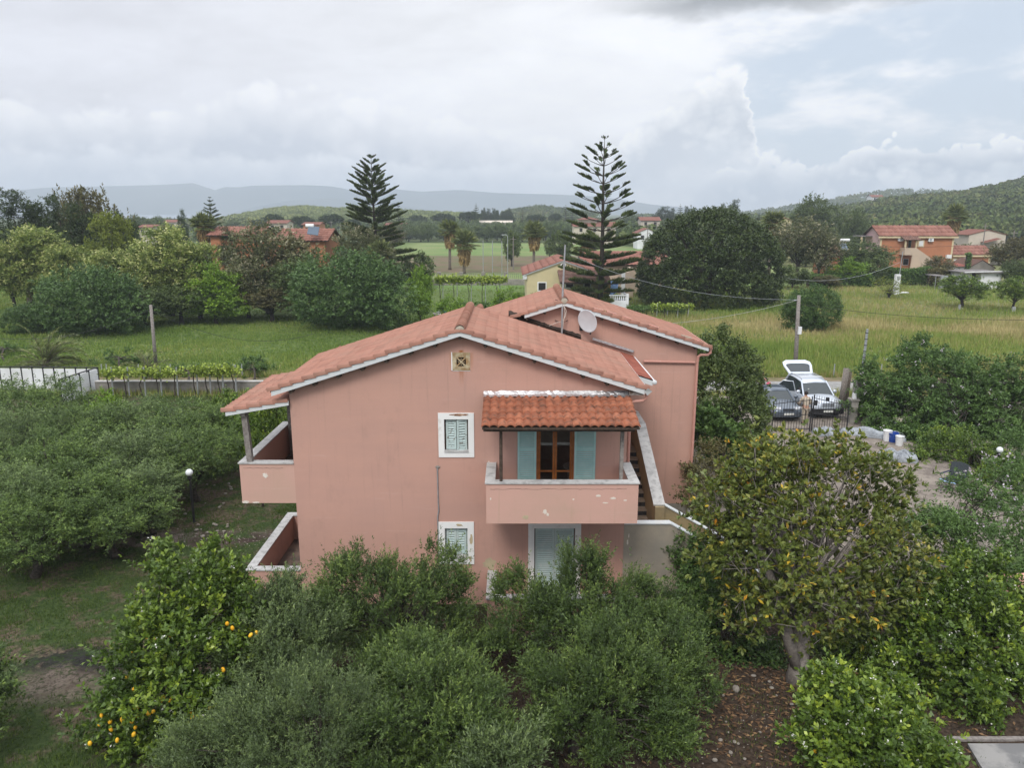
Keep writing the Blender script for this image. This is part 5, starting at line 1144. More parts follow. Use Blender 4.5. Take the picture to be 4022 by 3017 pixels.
lp = [(465, 2850), (510, 2845), (545, 2825), (525, 2800), (520, 2840), (517, 2880), (460, 2910), (505, 2915), (418, 2890), (425, 2847), (520, 2797), (613, 2785), (478, 2688), (520, 2715), (505, 2577), (885, 2462), (907, 2477), (873, 2638), (570, 2822), (585, 2821), (730, 2827), (753, 2826), (735, 2900), (723, 2895), (610, 2515), (650, 2522), (577, 2515), (640, 2745), (378, 2864), (355, 2920), (663, 2760), (777, 2728), (822, 2786), (390, 2822), (1000, 2500), (985, 2495)]
fruits(th, [P(a, b, 13.1 + (2920 - b) * 0.0034) for a, b in lp], 0.055, M['lemonfruit'])
blossoms(th, sp, 120, np.random.default_rng(4))
# the large yellowing tree
th, cc, sp = tree_unique('broadleaf_tree', 'large yellowing broad-leaved tree with a thick grey trunk right of the stair', 'tree', (6.85, 16.35, 0),
    [(2980, 1870, 120, 18.2), (3130, 1840, 110, 18.4), (3260, 1815, 100, 18.6), (3390, 1880, 100, 18.4), (2900, 1990, 140, 17.9), (3050, 1980, 220, 17.6), (3290, 1960, 190, 17.8), (3450, 1950, 110, 18.0), (2890, 2160, 120, 17.5), (3000, 2220, 220, 17.0), (3230, 2210, 240, 17.2), (3460, 2180, 160, 17.4), (2960, 2400, 130, 16.8), (3170, 2390, 140, 16.9), (3380, 2380, 130, 16.9), (3560, 2240, 90, 17.4), (2800, 2090, 45, 17.6)],
    M['magnolia'], M['bark_pale'], 302, 470, 0.34, 8, 8, 0.40, 0.160, 0.075, r0=0.21, fork=(6.95, 16.9, 1.9), nlimb=120, up=0.7, shell=(0.45, 1.0), spread=0.95, tipw=0.18, rosette=True)
rng = np.random.default_rng(9); mb = MB()
for i in rng.choice(len(sp[0]), 700, replace=False):
    b0 = Vector(sp[0][i]); mb.tube([b0 - Vector(sp[1][i]) * 0.25, b0 + Vector(sp[1][i]) * float(sp[2][i])], [0.011, 0.006], 4, False)
mb.build('twigs', M['bark_pale'], th)
mb = MB(); b0 = P(3130, 2700, 16.35)
mb.tube([(6.85, 16.35, 0.35), (6.6, 16.5, 1.1), (6.3, 16.8, 2.2), (5.8, 17.2, 3.6)], [0.17, 0.145, 0.11, 0.04], 8); mb.build('limb', M['bark_pale'], th, True)
# lemon trees on the right
th, cc, sp = tree_unique('lemon_tree', 'lemon tree in blossom on the right behind the concrete slab', 'lemon tree', (10.9, 16.2, 0),
    [(3720, 2260, 90, 17.2), (3860, 2230, 70, 17.6), (3620, 2380, 130, 16.8), (3800, 2400, 150, 16.8), (3960, 2400, 120, 17.0), (3700, 2560, 170, 16.2), (3900, 2580, 170, 16.2), (4060, 2500, 120, 16.6), (3560, 2640, 110, 15.8), (3800, 2740, 150, 15.4), (3980, 2740, 130, 15.4), (3900, 2850, 90, 14.8), (4020, 2330, 60, 17.4), (3730, 2190, 30, 17.4)],
    M['lemon'], M['bark_dark'], 303, 400, 0.28, 10, 11, 0.28, 0.125, 0.062, r0=0.12, up=0.75, shell=(0.5, 1.0), spread=0.85, tipw=0.55)
blossoms(th, sp, 260, np.random.default_rng(5)); fruits(th, [P(3815, 2622, 15.9), P(3730, 2310, 16.9), P(3790, 2890, 14.6)], 0.05, M['lemonfruit'])
th, cc, sp = tree_unique('lemon_tree', 'small lemon tree at the bottom right in front of the yellowing tree', 'lemon tree', (5.9, 12.8, 0),
    [(3270, 2700, 60, 13.8), (3350, 2740, 100, 13.7), (3280, 2830, 140, 13.3), (3440, 2850, 130, 13.2), (3560, 2840, 80, 13.3), (3340, 2960, 150, 12.8), (3520, 2980, 130, 12.6), (3160, 2900, 70, 13.1), (3650, 3000, 90, 12.6), (3530, 2740, 50, 13.6)],
    M['lemon'], M['bark_dark'], 304, 250, 0.26, 10, 10, 0.26, 0.12, 0.066, r0=0.09, up=0.75, shell=(0.5, 1.0), spread=0.85, tipw=0.5)
blossoms(th, sp, 120, np.random.default_rng(6)); fruits(th, [P(3432, 2935, 12.7), P(3328, 2752, 13.4), P(3558, 2873, 13.1), P(3215, 2975, 12.6), P(3322, 2896, 13.0)], 0.055, M['lemonfruit'])
# dark shrubs on the right of the yard
def shrub(label, base, blobs, mat, seed, nc, name='shrub', cat='shrub', LL=0.10, LW=0.05, group=None, bark='bark_dark', **kw):
    k = dict(up=0.6, shell=(0.6, 1.0), tipw=0.35, nlimb=24); k.update(kw)
    return tree_unique(name, label, cat, base, blobs, M[mat], M[bark], seed, nc, 0.32, 10, 11, 0.32, LL, LW, r0=0.07, group=group, **k)
shrub('dark green shrub behind the blossoming lemon tree at the right edge', (13.2, 20.5, 0),
      [(3860, 2180, 130, 20.8), (4000, 2160, 120, 21.2), (3720, 2140, 80, 21.6), (3900, 2290, 140, 20.0), (4060, 2290, 120, 20.0), (3640, 2090, 50, 21.8)], 'melia', 305, 160)
shrub('fig-like shrub beside the stair behind the yellowing tree', (7.6, 21.0, 0), [(2720, 2170, 80, 20.0), (2760, 2280, 90, 19.4), (2700, 2390, 70, 18.6), (2830, 2330, 110, 18.8)], 'melia', 306, 110)
shrub('dark undergrowth shrub beneath the yellowing tree', (5.4, 18.0, 0), [(2840, 2500, 110, 18.0), (2960, 2590, 90, 17.6), (2760, 2450, 70, 18.2)], 'melia', 307, 80)
shrub('dark shrub between the yellowing tree and the lemon tree', (8.9, 17.4, 0), [(3430, 2560, 120, 17.2), (3300, 2600, 90, 17.4), (3500, 2680, 80, 16.8)], 'lemon', 308, 90)
# chinaberry trees with feathery leaves and lilac flowers
def melia(label, base, blobs, seed, nc, bark='bark_dark', r0=0.09, fork=None, nb=60, nlimb=30, **kw):
    th, cc, sp = tree_unique('chinaberry_tree', label, 'tree', base, blobs, M['melia'], M[bark], seed, nc, 0.40, 10, 14, 0.42, kw.pop('LL', 0.105), kw.pop('LW', 0.045), r0=r0, fork=fork, nlimb=nlimb, up=0.25, shell=(0.5, 1.0), droop=0.35, tipw=0.3, group='chinaberry trees round the yard', flat=0.6, **kw)
    blossoms(th, sp, nb, np.random.default_rng(seed), 0.10, M['lilac'], 'lilac_blossom'); return th
melia('slender chinaberry tree with lilac flowers in front of the gravel yard', P(3925, 2150, 21.8) * 1 - Vector((0, 0, 0)) if False else (13.6, 21.4, 0),
      [(3820, 1950, 90, 22.5, 0.6), (3920, 1990, 80, 22.0, 0.6), (3960, 1870, 80, 23.0, 0.6), (3850, 2070, 50, 21.5, 0.5), (4020, 2040, 60, 22, 0.6)], 311, 52, r0=0.06, fork=(13.4, 21.6, 1.7))
melia('low young chinaberry sapling at the near edge of the yard', (10.6, 20.2, 0), [(3650, 2060, 70, 20.8, 0.5), (3560, 2075, 40, 20.8, 0.5), (3740, 2030, 50, 21.0, 0.5)], 312, 40, r0=0.03, fork=(10.6, 20.2, 1.0), nb=8)
melia('big chinaberry thicket tree right of the gate pillar', (24.0, 38.5, 0),
      [(3500, 1500, 120, 39.5), (3430, 1580, 80, 39.0), (3620, 1450, 120, 40.0), (3560, 1600, 130, 38.5), (3700, 1540, 150, 38.5), (3470, 1670, 70, 38), (3650, 1700, 110, 37.0), (3830, 1500, 90, 39.5), (3720, 1420, 60, 40.5), (3600, 1740, 80, 36.5), (3420, 1500, 50, 40)], 313, 420, r0=0.16, fork=(24, 38.3, 1.6), nb=110, nlimb=50, LL=0.17, LW=0.07)
melia('airy chinaberry tree at the right edge beyond the yard', (29.5, 37.0, 0),
      [(3900, 1560, 100, 38.5), (3990, 1480, 90, 39.0), (4040, 1620, 110, 38.0), (3880, 1680, 90, 37.0), (3970, 1730, 100, 36.5), (3820, 1620, 70, 38)], 314, 230, r0=0.12, fork=(29.5, 37.0, 1.8), nb=70, nlimb=40, LL=0.17, LW=0.07)
shrub('glossy green shrub behind the folding chair', (20.5, 32.5, 0), [(3720, 1780, 110, 34.0), (3630, 1820, 70, 33.5), (3800, 1820, 120, 33.0), (3900, 1850, 90, 32.0), (3800, 1860, 60, 33.0), (3900, 1930, 90, 30.5), (3960, 1960, 100, 30.0)], 'lemon', 315, 260, LL=0.12, LW=0.06)
shrub('dark shrub mass at the right edge below the globe lamp', (23.5, 29.0, 0), [(3990, 1790, 90, 32.5), (4020, 1900, 90, 31.0), (4010, 2040, 90, 28.0), (3900, 2060, 60, 27.5)], 'melia', 316, 150, LL=0.12, LW=0.05)
# bushes between the house and the gate
shrub('tall leafy tree bush behind the right corner of the house', (9.8, 33.0, 0),
      [(2830, 1380, 90, 35.0), (2760, 1440, 80, 34.0), (2900, 1440, 90, 35.0), (2840, 1540, 120, 33.5), (2945, 1505, 60, 35.0), (2780, 1640, 90, 32.0), (2900, 1640, 110, 33.0), (2960, 1590, 55, 35), (2940, 1720, 65, 33), (2760, 1370, 50, 34.5)], 'midgreen', 321, 330, name='tree', cat='tree', LL=0.14, LW=0.07)
shrub('fig tree with big leaves below the tall bush by the house', (9.0, 29.8, 0), [(2780, 1690, 70, 31.0), (2740, 1640, 40, 31), (2850, 1730, 80, 31.5), (2900, 1790, 60, 31)], 'melia', 322, 100, name='fig_tree', cat='tree', LL=0.19, LW=0.15)
shrub('low shrub at the foot of the downpipe on the right', (8.2, 25.2, 0), [(2750, 1870, 50, 26.0), (2800, 1800, 50, 27.5), (2740, 1960, 60, 24.5), (2820, 1900, 60, 26)], 'brownish', 323, 70)
# trees left of the house
lefts = [('olive', 150, 1485, 400, 33.5, 'bushy olive tree in front of the white panel fence'), ('olive2', 40, 1600, 380, 29.5, 'grey olive tree at the left edge below the panel fence'),
 ('olive', 330, 1590, 380, 30.5, 'olive tree left of the bright citrus tree'), ('olive2', 560, 1560, 380, 31.5, 'grey green olive tree below the vine row'), ('olive', 750, 1580, 400, 31.0, 'rounded olive tree behind the lamp post'),
 ('olive', 745, 1690, 350, 28.0, 'gnarled olive tree nearest to the globe lamp'), ('olive2', 470, 1690, 430, 27.0, 'wide grey olive tree in the middle of the left grove'), ('olive', 190, 1700, 450, 26.5, 'dense olive tree on the left of the grove'),
 ('olive2', 560, 1830, 420, 25.0, 'olive tree overhanging the bare soil strip'), ('olive', 300, 1830, 480, 24.0, 'large olive tree in the left foreground grove'), ('olive', 430, 1940, 400, 23.2, 'low dark olive tree at the near end of the grove'), ('olive2', 30, 1820, 460, 23.5, 'olive tree cut by the left edge'), ('olive', 90, 1950, 440, 21.6, 'shaded olive tree at the lower left edge of the grove'),
 ('olive', 690, 1640, 300, 31.0, 'small olive tree between the larger grove trees')]
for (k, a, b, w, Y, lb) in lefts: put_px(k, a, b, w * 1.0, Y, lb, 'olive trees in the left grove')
for (a, b, w, Y, lb) in ((410, 1535, 190, 33.0, 'bright citrus tree beside the panel fence'), (975, 1545, 240, 31.8, 'citrus tree next to the wooden porch post'), (880, 1535, 170, 33.5, 'citrus tree behind the grove near the low wall'), (1085, 1560, 170, 31.2, 'citrus tree seen under the side porch roof'), (1010, 1690, 120, 27.5, 'small citrus tree with a forked trunk left of the balcony')):
    put_px('brightg' if a in (410, 975) else 'citrus', a, b, w, Y, lb, 'citrus trees left of the house', cat='citrus tree', name='citrus_tree')
shrub('blurred green shrub at the lower left corner', (-12.3, 12.4, 0), [(-90, 2650, 100, 14.6), (-90, 2800, 110, 13.6)], 'olive', 331, 90)
# ------------------------------------------------------------------ beyond the road
date_palm('young palm with arching fronds behind the white panel fence', G(180, 1445), 3.4, 401, 40)
date_palm('small upright palm at the foot of the leaning wooden pole', G(580, 1475), 2.4, 402, 16, lean=(0.9, 1.45))
for i, (a, b, r_, Y, lb) in enumerate(((470, 1420, 75, 56, 'low dark bramble bush in the left meadow'), (740, 1470, 55, 52.0, 'dark hedge bush behind the vine row'), (1000, 1465, 90, 52, 'clipped dark bush behind the vines near the porch roof'), (600, 1490, 45, 51.5, 'bush at the foot of the leaning pole'), (20, 1390, 50, 60, 'bush at the left end of the meadow'))):
    shrub(lb, G(a, b + 30), [(a, b, r_, Y, 0.6), (a - r_ * 0.8, b + 10, r_ * 0.7, Y, 0.6), (a + r_ * 0.8, b + 8, r_ * 0.7, Y, 0.6)], 'melia', 410 + i, 40, LL=0.16, LW=0.08, name='bush', cat='bush')
bgs = [('pine', 60, 748, 300, 92, 'dark pine tree at the upper left edge'), ('pine', 185, 770, 240, 96, 'dark pine second from the left edge'), ('brown', 265, 742, 170, 105, 'brownish feathery tree rising between the pines'), ('brown', 360, 738, 200, 106, 'taller brownish tree right of the feathery one'),
 ('pine', 300, 800, 230, 92, 'dense dark conifer in the left woodland'), ('pine', 470, 835, 150, 96, 'dark pine behind the yellow green tree'), ('pine', 520, 870, 110, 100, 'small dark pine at the right end of the pines'), ('ygreen', 400, 835, 170, 88, 'yellow green tree in front of the dark pines'), ('ygreen', 475, 845, 120, 90, 'slim yellow green tree beside its larger neighbour'),
 ('robinia', 130, 890, 330, 82, 'flowering pale tree in the left woodland'), ('robinia', 20, 950, 220, 80, 'flowering tree cut by the left edge'), ('robinia', 250, 960, 230, 80, 'pale flowering tree above the round dark bush'), ('robinia', 420, 980, 260, 80, 'flowering tree left of the tallest robinia'),
 ('robinia', 640, 885, 330, 82, 'tallest pale flowering tree in the middle of the woodland'), ('robinia', 760, 950, 250, 80, 'flowering tree with creamy sprays by the orange roof'), ('robinia', 560, 960, 220, 79, 'flowering tree between two taller ones'), ('brightg', 830, 1030, 240, 78, 'bright green tree below the tiled roof'), ('brightg', 840, 1130, 230, 76, 'vivid green low tree at the edge of the left meadow'),
 ('bloom', 1030, 870, 320, 84, 'grey lilac tree in front of the orange building'), ('bloom', 960, 1020, 220, 80, 'lilac flowering tree beside the vivid green one'), ('brown', 1150, 930, 260, 84, 'brownish green tree right of the lilac tree'), ('broad', 1180, 1000, 260, 80, 'green tree behind the big round bush'),
 ('bloom', 1400, 880, 220, 104, 'grey tree at the foot of the left Norfolk pine'), ('bloom', 1500, 960, 150, 100, 'silvery grey tree right of the left Norfolk pine'), ('broad', 330, 1080, 1, 70, '')]
for (k, a, b, w, Y, lb) in bgs:
    if lb: put_px(k, a, b, w, Y, lb)
put_px('bush', 330, 1045, 430, 70, 'large dark round bush at the left edge of the meadow')
put_px('bush', 120, 1190, 220, 71, 'low dark bush at the far left of the meadow')
put_px('broad', 560, 1130, 240, 74, 'shady tree between the two round bushes')
put_px('bush', 1355, 985, 520, 74, 'huge round green bush beyond the roof ridge')
put_px('broad', 700, 1120, 260, 76, 'shaded green tree behind the leaning pole')
put_px('brown', 1060, 1130, 260, 78, 'dull green shrubby tree left of the huge round bush')
put_px('brightg', 1650, 1045, 125, 84, 'bright orange tree left of the concrete water tank', None)
put_px('brightg', 1648, 1128, 110, 76, 'round bright citrus tree behind the roof')
put_px('brightg', 1770, 1160, 130, 70, 'low bright shrub just above the roof ridge')
put_px('brightg', 1995, 1130, 130, 76, 'bright shrub beside the yellow house')
put_px('citrus', 2110, 1150, 90, 80, 'small citrus bush below the yellow house window')
put_px('midbush' if False else 'grove', 1640, 990, 160, 112, 'dark green bush in front of the far field')
# two tall Norfolk pines
norfolk('dense dark Norfolk pine left of the roof ridge', P(1480, 1132, 110) * 1 if False else (-19.4, 110, 0), P(1457, 612, 110), 110,
        [(0, 5.2), (0.1, 6.0), (0.3, 5.6), (0.45, 4.7), (0.6, 4.3), (0.75, 3.7), (0.86, 2.6), (0.94, 1.3), (1, 0.3)], 501, lambda h, r: 0.10 + 0.12 * h, 20, shootk=1.15)
norfolk('taller open-branched Norfolk pine behind the yellow house', (9.9, 86, 0), P(2375, 537, 86), 86,
        [(0, 4.0), (0.15, 4.6), (0.3, 4.8), (0.42, 4.2), (0.52, 3.9), (0.6, 3.7), (0.7, 3.3), (0.8, 2.7), (0.88, 1.9), (0.95, 0.9), (1, 0.25)], 502, lambda h, r: (r.choice([0.12, 0.3]) if h < 0.45 else r.choice([0.45, 0.62, 0.72])), 19, shootk=1.25)
for (a, yt, Y, wsc, lb, sd_) in ((823, 775, 190, 1.0, 'small distant Norfolk pine above the left woodland', 503),):
    tp = P(a, yt, Y); norfolk(lb, (tp.x, Y, 0), tp, Y, [(0, 3.6), (0.5, 3.2), (0.8, 1.9), (1, 0.2)], sd_, lambda h, r: 0.15, 15, 'distant Norfolk pines', 0.7)
far_n = [(1870, 800, 420), (2222, 806, 420), (2248, 803, 420), (2673, 803, 450), (2052, 820, 400), (1564, 800, 330)]
src_n = None
for (a, yt, Y, fl_) in [q_ + (l_,) for q_, l_ in zip(far_n, ('skyline Norfolk pine beside the stand of slender trees', 'left one of the twin Norfolk pines on the skyline', 'right one of the twin Norfolk pines on the skyline', 'skyline Norfolk pine right of the far red roofed house', 'narrow dark skyline pine between the fan palms', 'Norfolk pine on the skyline just right of the dense large pine'))]:
    tp = P(a, yt, Y)
    if src_n is None: src_n = norfolk(fl_, (tp.x, Y, 0), tp, Y, [(0, 3.4), (0.5, 2.8), (0.8, 1.6), (1, 0.2)], 504, lambda h, r: 0.15, 13, 'Norfolk pines on the skyline', 0.6); h0 = tp.z
    else: copy_thing(src_n, (tp.x, Y, 0), random.uniform(0, 6), tp.z / h0, fl_)
# palms
fan_palm('fan palm on the left of the pair in the field', P(1775, 1050, 150) * 1 if False else (-12.1, 150, 0), 9.0, 511, 2.3, 3.6)
fan_palm('fan palm with a wide brown skirt, right of the pair', (-8.7, 140, 0), 7.3, 512, 2.6, 4.4)
fan_palm('fan palm standing alone left of the yellow house', (4.1, 146, 0), 8.8, 513, 2.4, 3.4)
fan_palm('fan palm behind the left woodland beside the orange roof', (P(792, 850, 120).x, 120, 0), P(792, 848, 120).z, 514, 1.9, 3.0, None)
fan_palm('large fan palm behind the orange house', (P(3755, 800, 160).x, 160, 0), P(3755, 812, 160).z, 515, 2.6, 4.0, None)
fan_palm('fan palm on the right of the domed tree', (P(3036, 845, 130).x, 130, 0), P(3036, 838, 130).z, 516, 2.0, 3.0, None)
fan_palm('short fan palm half hidden behind the left Norfolk pine', (P(1490, 960, 100).x, 100, 0), P(1480, 960, 100).z, 517, 1.9, 2.4, None)
fan_palm('dark palm beneath the taller Norfolk pine', (P(2300, 930, 120).x, 120, 0), P(2295, 930, 120).z, 518, 2.0, 1.6, None)
# the domed tree
th, cc, sp = tree_unique('domed_tree', 'huge dark dome-shaped tree right of the rear roof', 'tree', (24.0, 93, 0),
    [(24.0, 93.5, 3.2, 8.5, 7.8, 7.75), (24.0, 93.5, 1.8, 7.4, 7.2, 4.0)],
    M['dome'], M['bark_dark'], 521, 1250, 0.55, 11, 12, 0.46, 0.24, 0.13, r0=0.5, fork=(24, 93, 2.0), up=0.5, shell=(0.94, 1.01), tipw=0.45, nlimb=40, low=-0.35)
# trees of the right meadow
put_px('bush', 3205, 1120, 225, 72, 'dense green bush behind the electricity pole')
put_px('spindly', 3500, 1085, 190, 100, 'sparse yellow green tree in the right meadow')
for (a, b, w, Y, lb) in ((3790, 1080, 200, 88, 'citrus tree with a limewashed trunk in front of the white shed'), (4000, 1085, 150, 86, 'citrus tree with a limewashed trunk at the right edge')):
    th = put_px('citrus', a, b, w, Y, lb, 'citrus trees with limewashed trunks')
    mt_ = MB().tube([(0, 0, -0.05), (0, 0, 0.45)], [0.135, 0.12], 9); mk('limewashed_trunk', mt_.v, mt_.f, M['limewash'], th, abs_=False)
for (k, a, b, w, Y, lb) in (('bloom', 3150, 850, 260, 120, 'grey lilac tree right of the domed tree'), ('bloom', 3230, 900, 180, 118, 'second grey lilac tree near the hut'), ('broad', 3400, 945, 240, 126, 'green tree left of the orange house'), ('brightg', 3330, 1010, 170, 116, 'lighter green tree in front of the hut'), ('grove', 3450, 1000, 130, 118, 'rounded tree against the orange facade'),
    ('brown', 3690, 1005, 130, 122, 'dark bushy tree under the outside stair of the orange house'), ('brown', 3250, 1080, 120, 112, 'low tangled tree left of the long hedge'), ('grove', 3120, 1040, 130, 112, 'tree at the foot of the domed tree'), ('brown', 3990, 930, 170, 120, 'feathery tree at the right edge above the shed'), ('broad', 4010, 1020, 150, 112, 'dark tree right of the white shed'),
    ('broad', 2540, 1020, 170, 108, 'green tree in front of the taupe outbuilding'), ('grove', 2200, 905, 90, 165, 'round tree alone in the far green field'), ('grove', 2010, 905, 90, 160, 'dark tree beside the field floodlights'), ('grove', 2160, 935, 60, 190, 'small round tree by the ploughed patch')):
    put_px(k, a, b, w, Y, lb)
rq = random.Random(77)
for i in range(9):
    a = 2960 + i * 130 + rq.uniform(-30, 30); b = rq.uniform(1180, 1250)
# far olive grove behind the field (rows)
rq = random.Random(11); nG = 0
for Y in (292, 306, 322, 340, 360, 385):
    for px in np.arange(1560, 2960, 44 if Y < 330 else 50):
        a = px + rq.uniform(-14, 14)
        if 2620 < a < 3000 and Y < 300: continue
        q = P(a, 900, Y); gg = rq.random() < 0.5; gp_ = 'front edge' if Y < 300 else 'inside'; put('fargrey' if gg else 'grove', (q.x, Y, 0), rq.uniform(5.0, 7.2), rq.uniform(5.5, 8.5), ('grey green' if gg else 'darker green') + (' olive tree at the front edge of the far grove' if Y < 300 else ' olive tree deep in the far grove'), ('grey' if gg else 'dark') + ' olive trees ' + gp_ + ' of the far grove'); nG += 1
ORD = ['first', 'second', 'third', 'fourth', 'fifth', 'sixth', 'seventh', 'eighth', 'ninth', 'tenth']
for iu, (a, yt, w, Y) in enumerate(sorted(((1075, 840, 85, 330), (1185, 848, 95, 330), (1300, 840, 95, 320), (1640, 845, 80, 420), (1740, 838, 95, 400), (1845, 830, 95, 400), (2105, 842, 80, 400), (2180, 838, 55, 420), (1010, 862, 60, 330), (1385, 860, 60, 340)))):
    put_px('umbrella', a, yt, w, Y, ORD[iu] + ' umbrella pine from the left on the plain before the pale hill', 'umbrella pines on the plain')
for (k, a, yt, w, Y, lb) in (('pine', 2605, 812, 90, 420, 'dark pine clump tree above the far white house'), ('pine', 2640, 818, 60, 420, 'smaller dark pine beside the clump above the far house'), ('pine', 2700, 810, 45, 430, 'feathery pine beside the skyline Norfolk pine'), ('broad', 2480, 838, 80, 380, 'dark tree left of the far red roofed house'),
    ('pine', 2885, 785, 75, 260, 'flat topped pine above the domed tree'), ('broad', 2860, 810, 120, 255, 'broad tree above the top of the dome'), ('pine', 2840, 800, 45, 262, 'small pine left of the flat topped pine'),
    ('broad', 3215, 768, 180, 210, 'tall dark broad tree on the right skyline'), ('broad', 3160, 790, 100, 214, 'tree left of the tall dark broad tree'), ('broad', 3360, 820, 110, 200, 'round topped tree below the ridge'),
    ('broad', 540, 845, 110, 260, 'rounded tree on the plain behind the left pines'), ('broad', 610, 850, 80, 280, 'bluish tree beside the rounded one on the plain'), ('pine', 712, 825, 60, 150, 'twisted dark cypress above the flowering trees'), ('pine', 890, 890, 100, 118, 'dark spruce in front of the orange roof')):
    put_px(k, a, yt, w, Y, lb)
for i in range(16):
    a = rq.uniform(1890, 2010); put_px('pine', a, rq.uniform(815, 835), 34, 440 + rq.uniform(0, 20), 'slender tree in the dark stand at the end of the grove', 'stand of slender trees behind the grove')
# plain left of centre: scattered trees
for i in range(34):
    Y = rq.uniform(200, 420); a = rq.uniform(480, 1600)
    put(rq.choice(['grove', 'fargrey', 'broad', 'brown']), (P(a, 870, Y).x, Y, 0), rq.uniform(4.5, 7.5), rq.uniform(5, 9), 'leafy tree on the plain behind the left woodland', 'trees scattered over the left plain')
# right plain and lower slope: individual trees (nearest ones), behind the orange house
SL_ = dict(grove='rounded green tree on the wooded slope behind the orange house', fargrey='grey green olive tree on the slope behind the orange house', broad='tall dark green tree on the slope behind the orange house', brown='brownish tree on the slope behind the orange house')
for i in range(150):
    Y = 150 + 190 * rq.random() ** 0.8; a = rq.uniform(2560, 4100)
    q = P(a, 900, Y); z0 = float(hill_z(hDV, np.array([q.x]), np.array([Y]))[0]) if Y > 190 else 0
    if Y < 165 and a < 3000: continue
    k = rq.choice(['grove', 'grove', 'fargrey', 'broad', 'brown', 'broad'])
    put(k, (q.x, Y, z0 - 0.2), rq.uniform(3.6, 5.2) if k in ('grove', 'fargrey') else rq.uniform(4.5, 7.0), rq.uniform(5, 8.5), SL_[k], SL_[k].split(' on ')[0] + 's on the right slope')
# wooded hills, one canopy each (nobody could count them)
def wood(name, HV, n, seed, mat, xr, yr, r=(2.6, 4.6), facets=54, label=None, z=None):
    rng = np.random.default_rng(seed); Y = rng.uniform(yr[0], yr[1], n * 3); PX = rng.uniform(xr[0], xr[1], n * 3)
    X = np.array([(a - CX) / F_PX * y_ for a, y_ in zip(PX, Y)]); Z = hill_z(HV, X, Y) if HV is not None else np.zeros(len(X))
    X, Y, Z = X[:n], Y[:n], Z[:n]; R_ = rng.uniform(r[0], r[1], n)
    d = unit(rng.normal(size=(n, facets, 3))); d[..., 2] = np.abs(d[..., 2]) * 1.0 - 0.25
    lump = 1 + 0.22 * np.sin(d[..., 0] * 5 + X[:, None]) * np.cos(d[..., 1] * 5 + Y[:, None])
    C_ = np.stack([X, Y, Z + R_ * 0.75], 1)[:, None, :] + d * (R_[:, None] * lump)[..., None] * np.array([1, 1, 0.95]) * rng.uniform(0.85, 1.0, (n, facets))[..., None]
    D = unit(rng.normal(size=(n * facets, 3))); L = np.full(n * facets, 1.0) * np.repeat(R_, facets) * 0.42
    V, Fc = leafq(rng, C_.reshape(-1, 3) - D * L[:, None] * 0.5, D, L, L * 0.75, 0.15)
    T = np.clip(np.repeat(rng.random(n) * 0.3 + 0.35 * (0.5 + 0.5 * np.sin(X * 0.031 + 2 * np.sin(Y * 0.02)) * np.cos(Y * 0.027)), facets) + rng.random(n * facets) * 0.35, 0, 1)
    return tag(mk(name, V, Fc, M[mat], None, False, T), label, 'woodland', None, 'stuff')
M['hillwood'] = leafmat('pale_hill_canopy', [(0, (0.060, 0.085, 0.035)), (0.5, (0.115, 0.145, 0.060)), (1, (0.21, 0.225, 0.11))], None, 0.0, 0.9, 0.1)
M['slopewood'] = leafmat('slope_canopy', [(0, (0.030, 0.048, 0.022)), (0.45, (0.056, 0.080, 0.034)), (0.75, (0.085, 0.10, 0.045)), (0.9, (0.105, 0.098, 0.055)), (1, (0.12, 0.15, 0.06))], None, 0.0, 0.9, 0.1)
wood('woodland', hAV, 3600, 601, 'hillwood', (840, 2020), (490, 775), (2.0, 3.4), 36, 'pale green scrub woodland covering the low hill left of centre')
wood('woodland', hBV, 500, 602, 'slopewood', (1980, 2330), (600, 830), (3, 5), 40, 'dark woodland on the small knoll left of the tall pine')
wood('woodland', hDV, 4600, 603, 'slopewood', (2450, 4200), (250, 575), (2.2, 4.4), 44, 'dense mixed woodland covering the hillside on the right')
wood('woodland', hCV, 1500, 604, 'slopewood', (2450, 4100), (820, 1260), (3.5, 6), 36, 'distant woodland on the ridge behind the right hillside')
wood('woodland', None, 1700, 605, 'slopewood', (480, 3300), (430, 620), (3.0, 4.6), 44, 'flat distant belt of woodland across the plain')
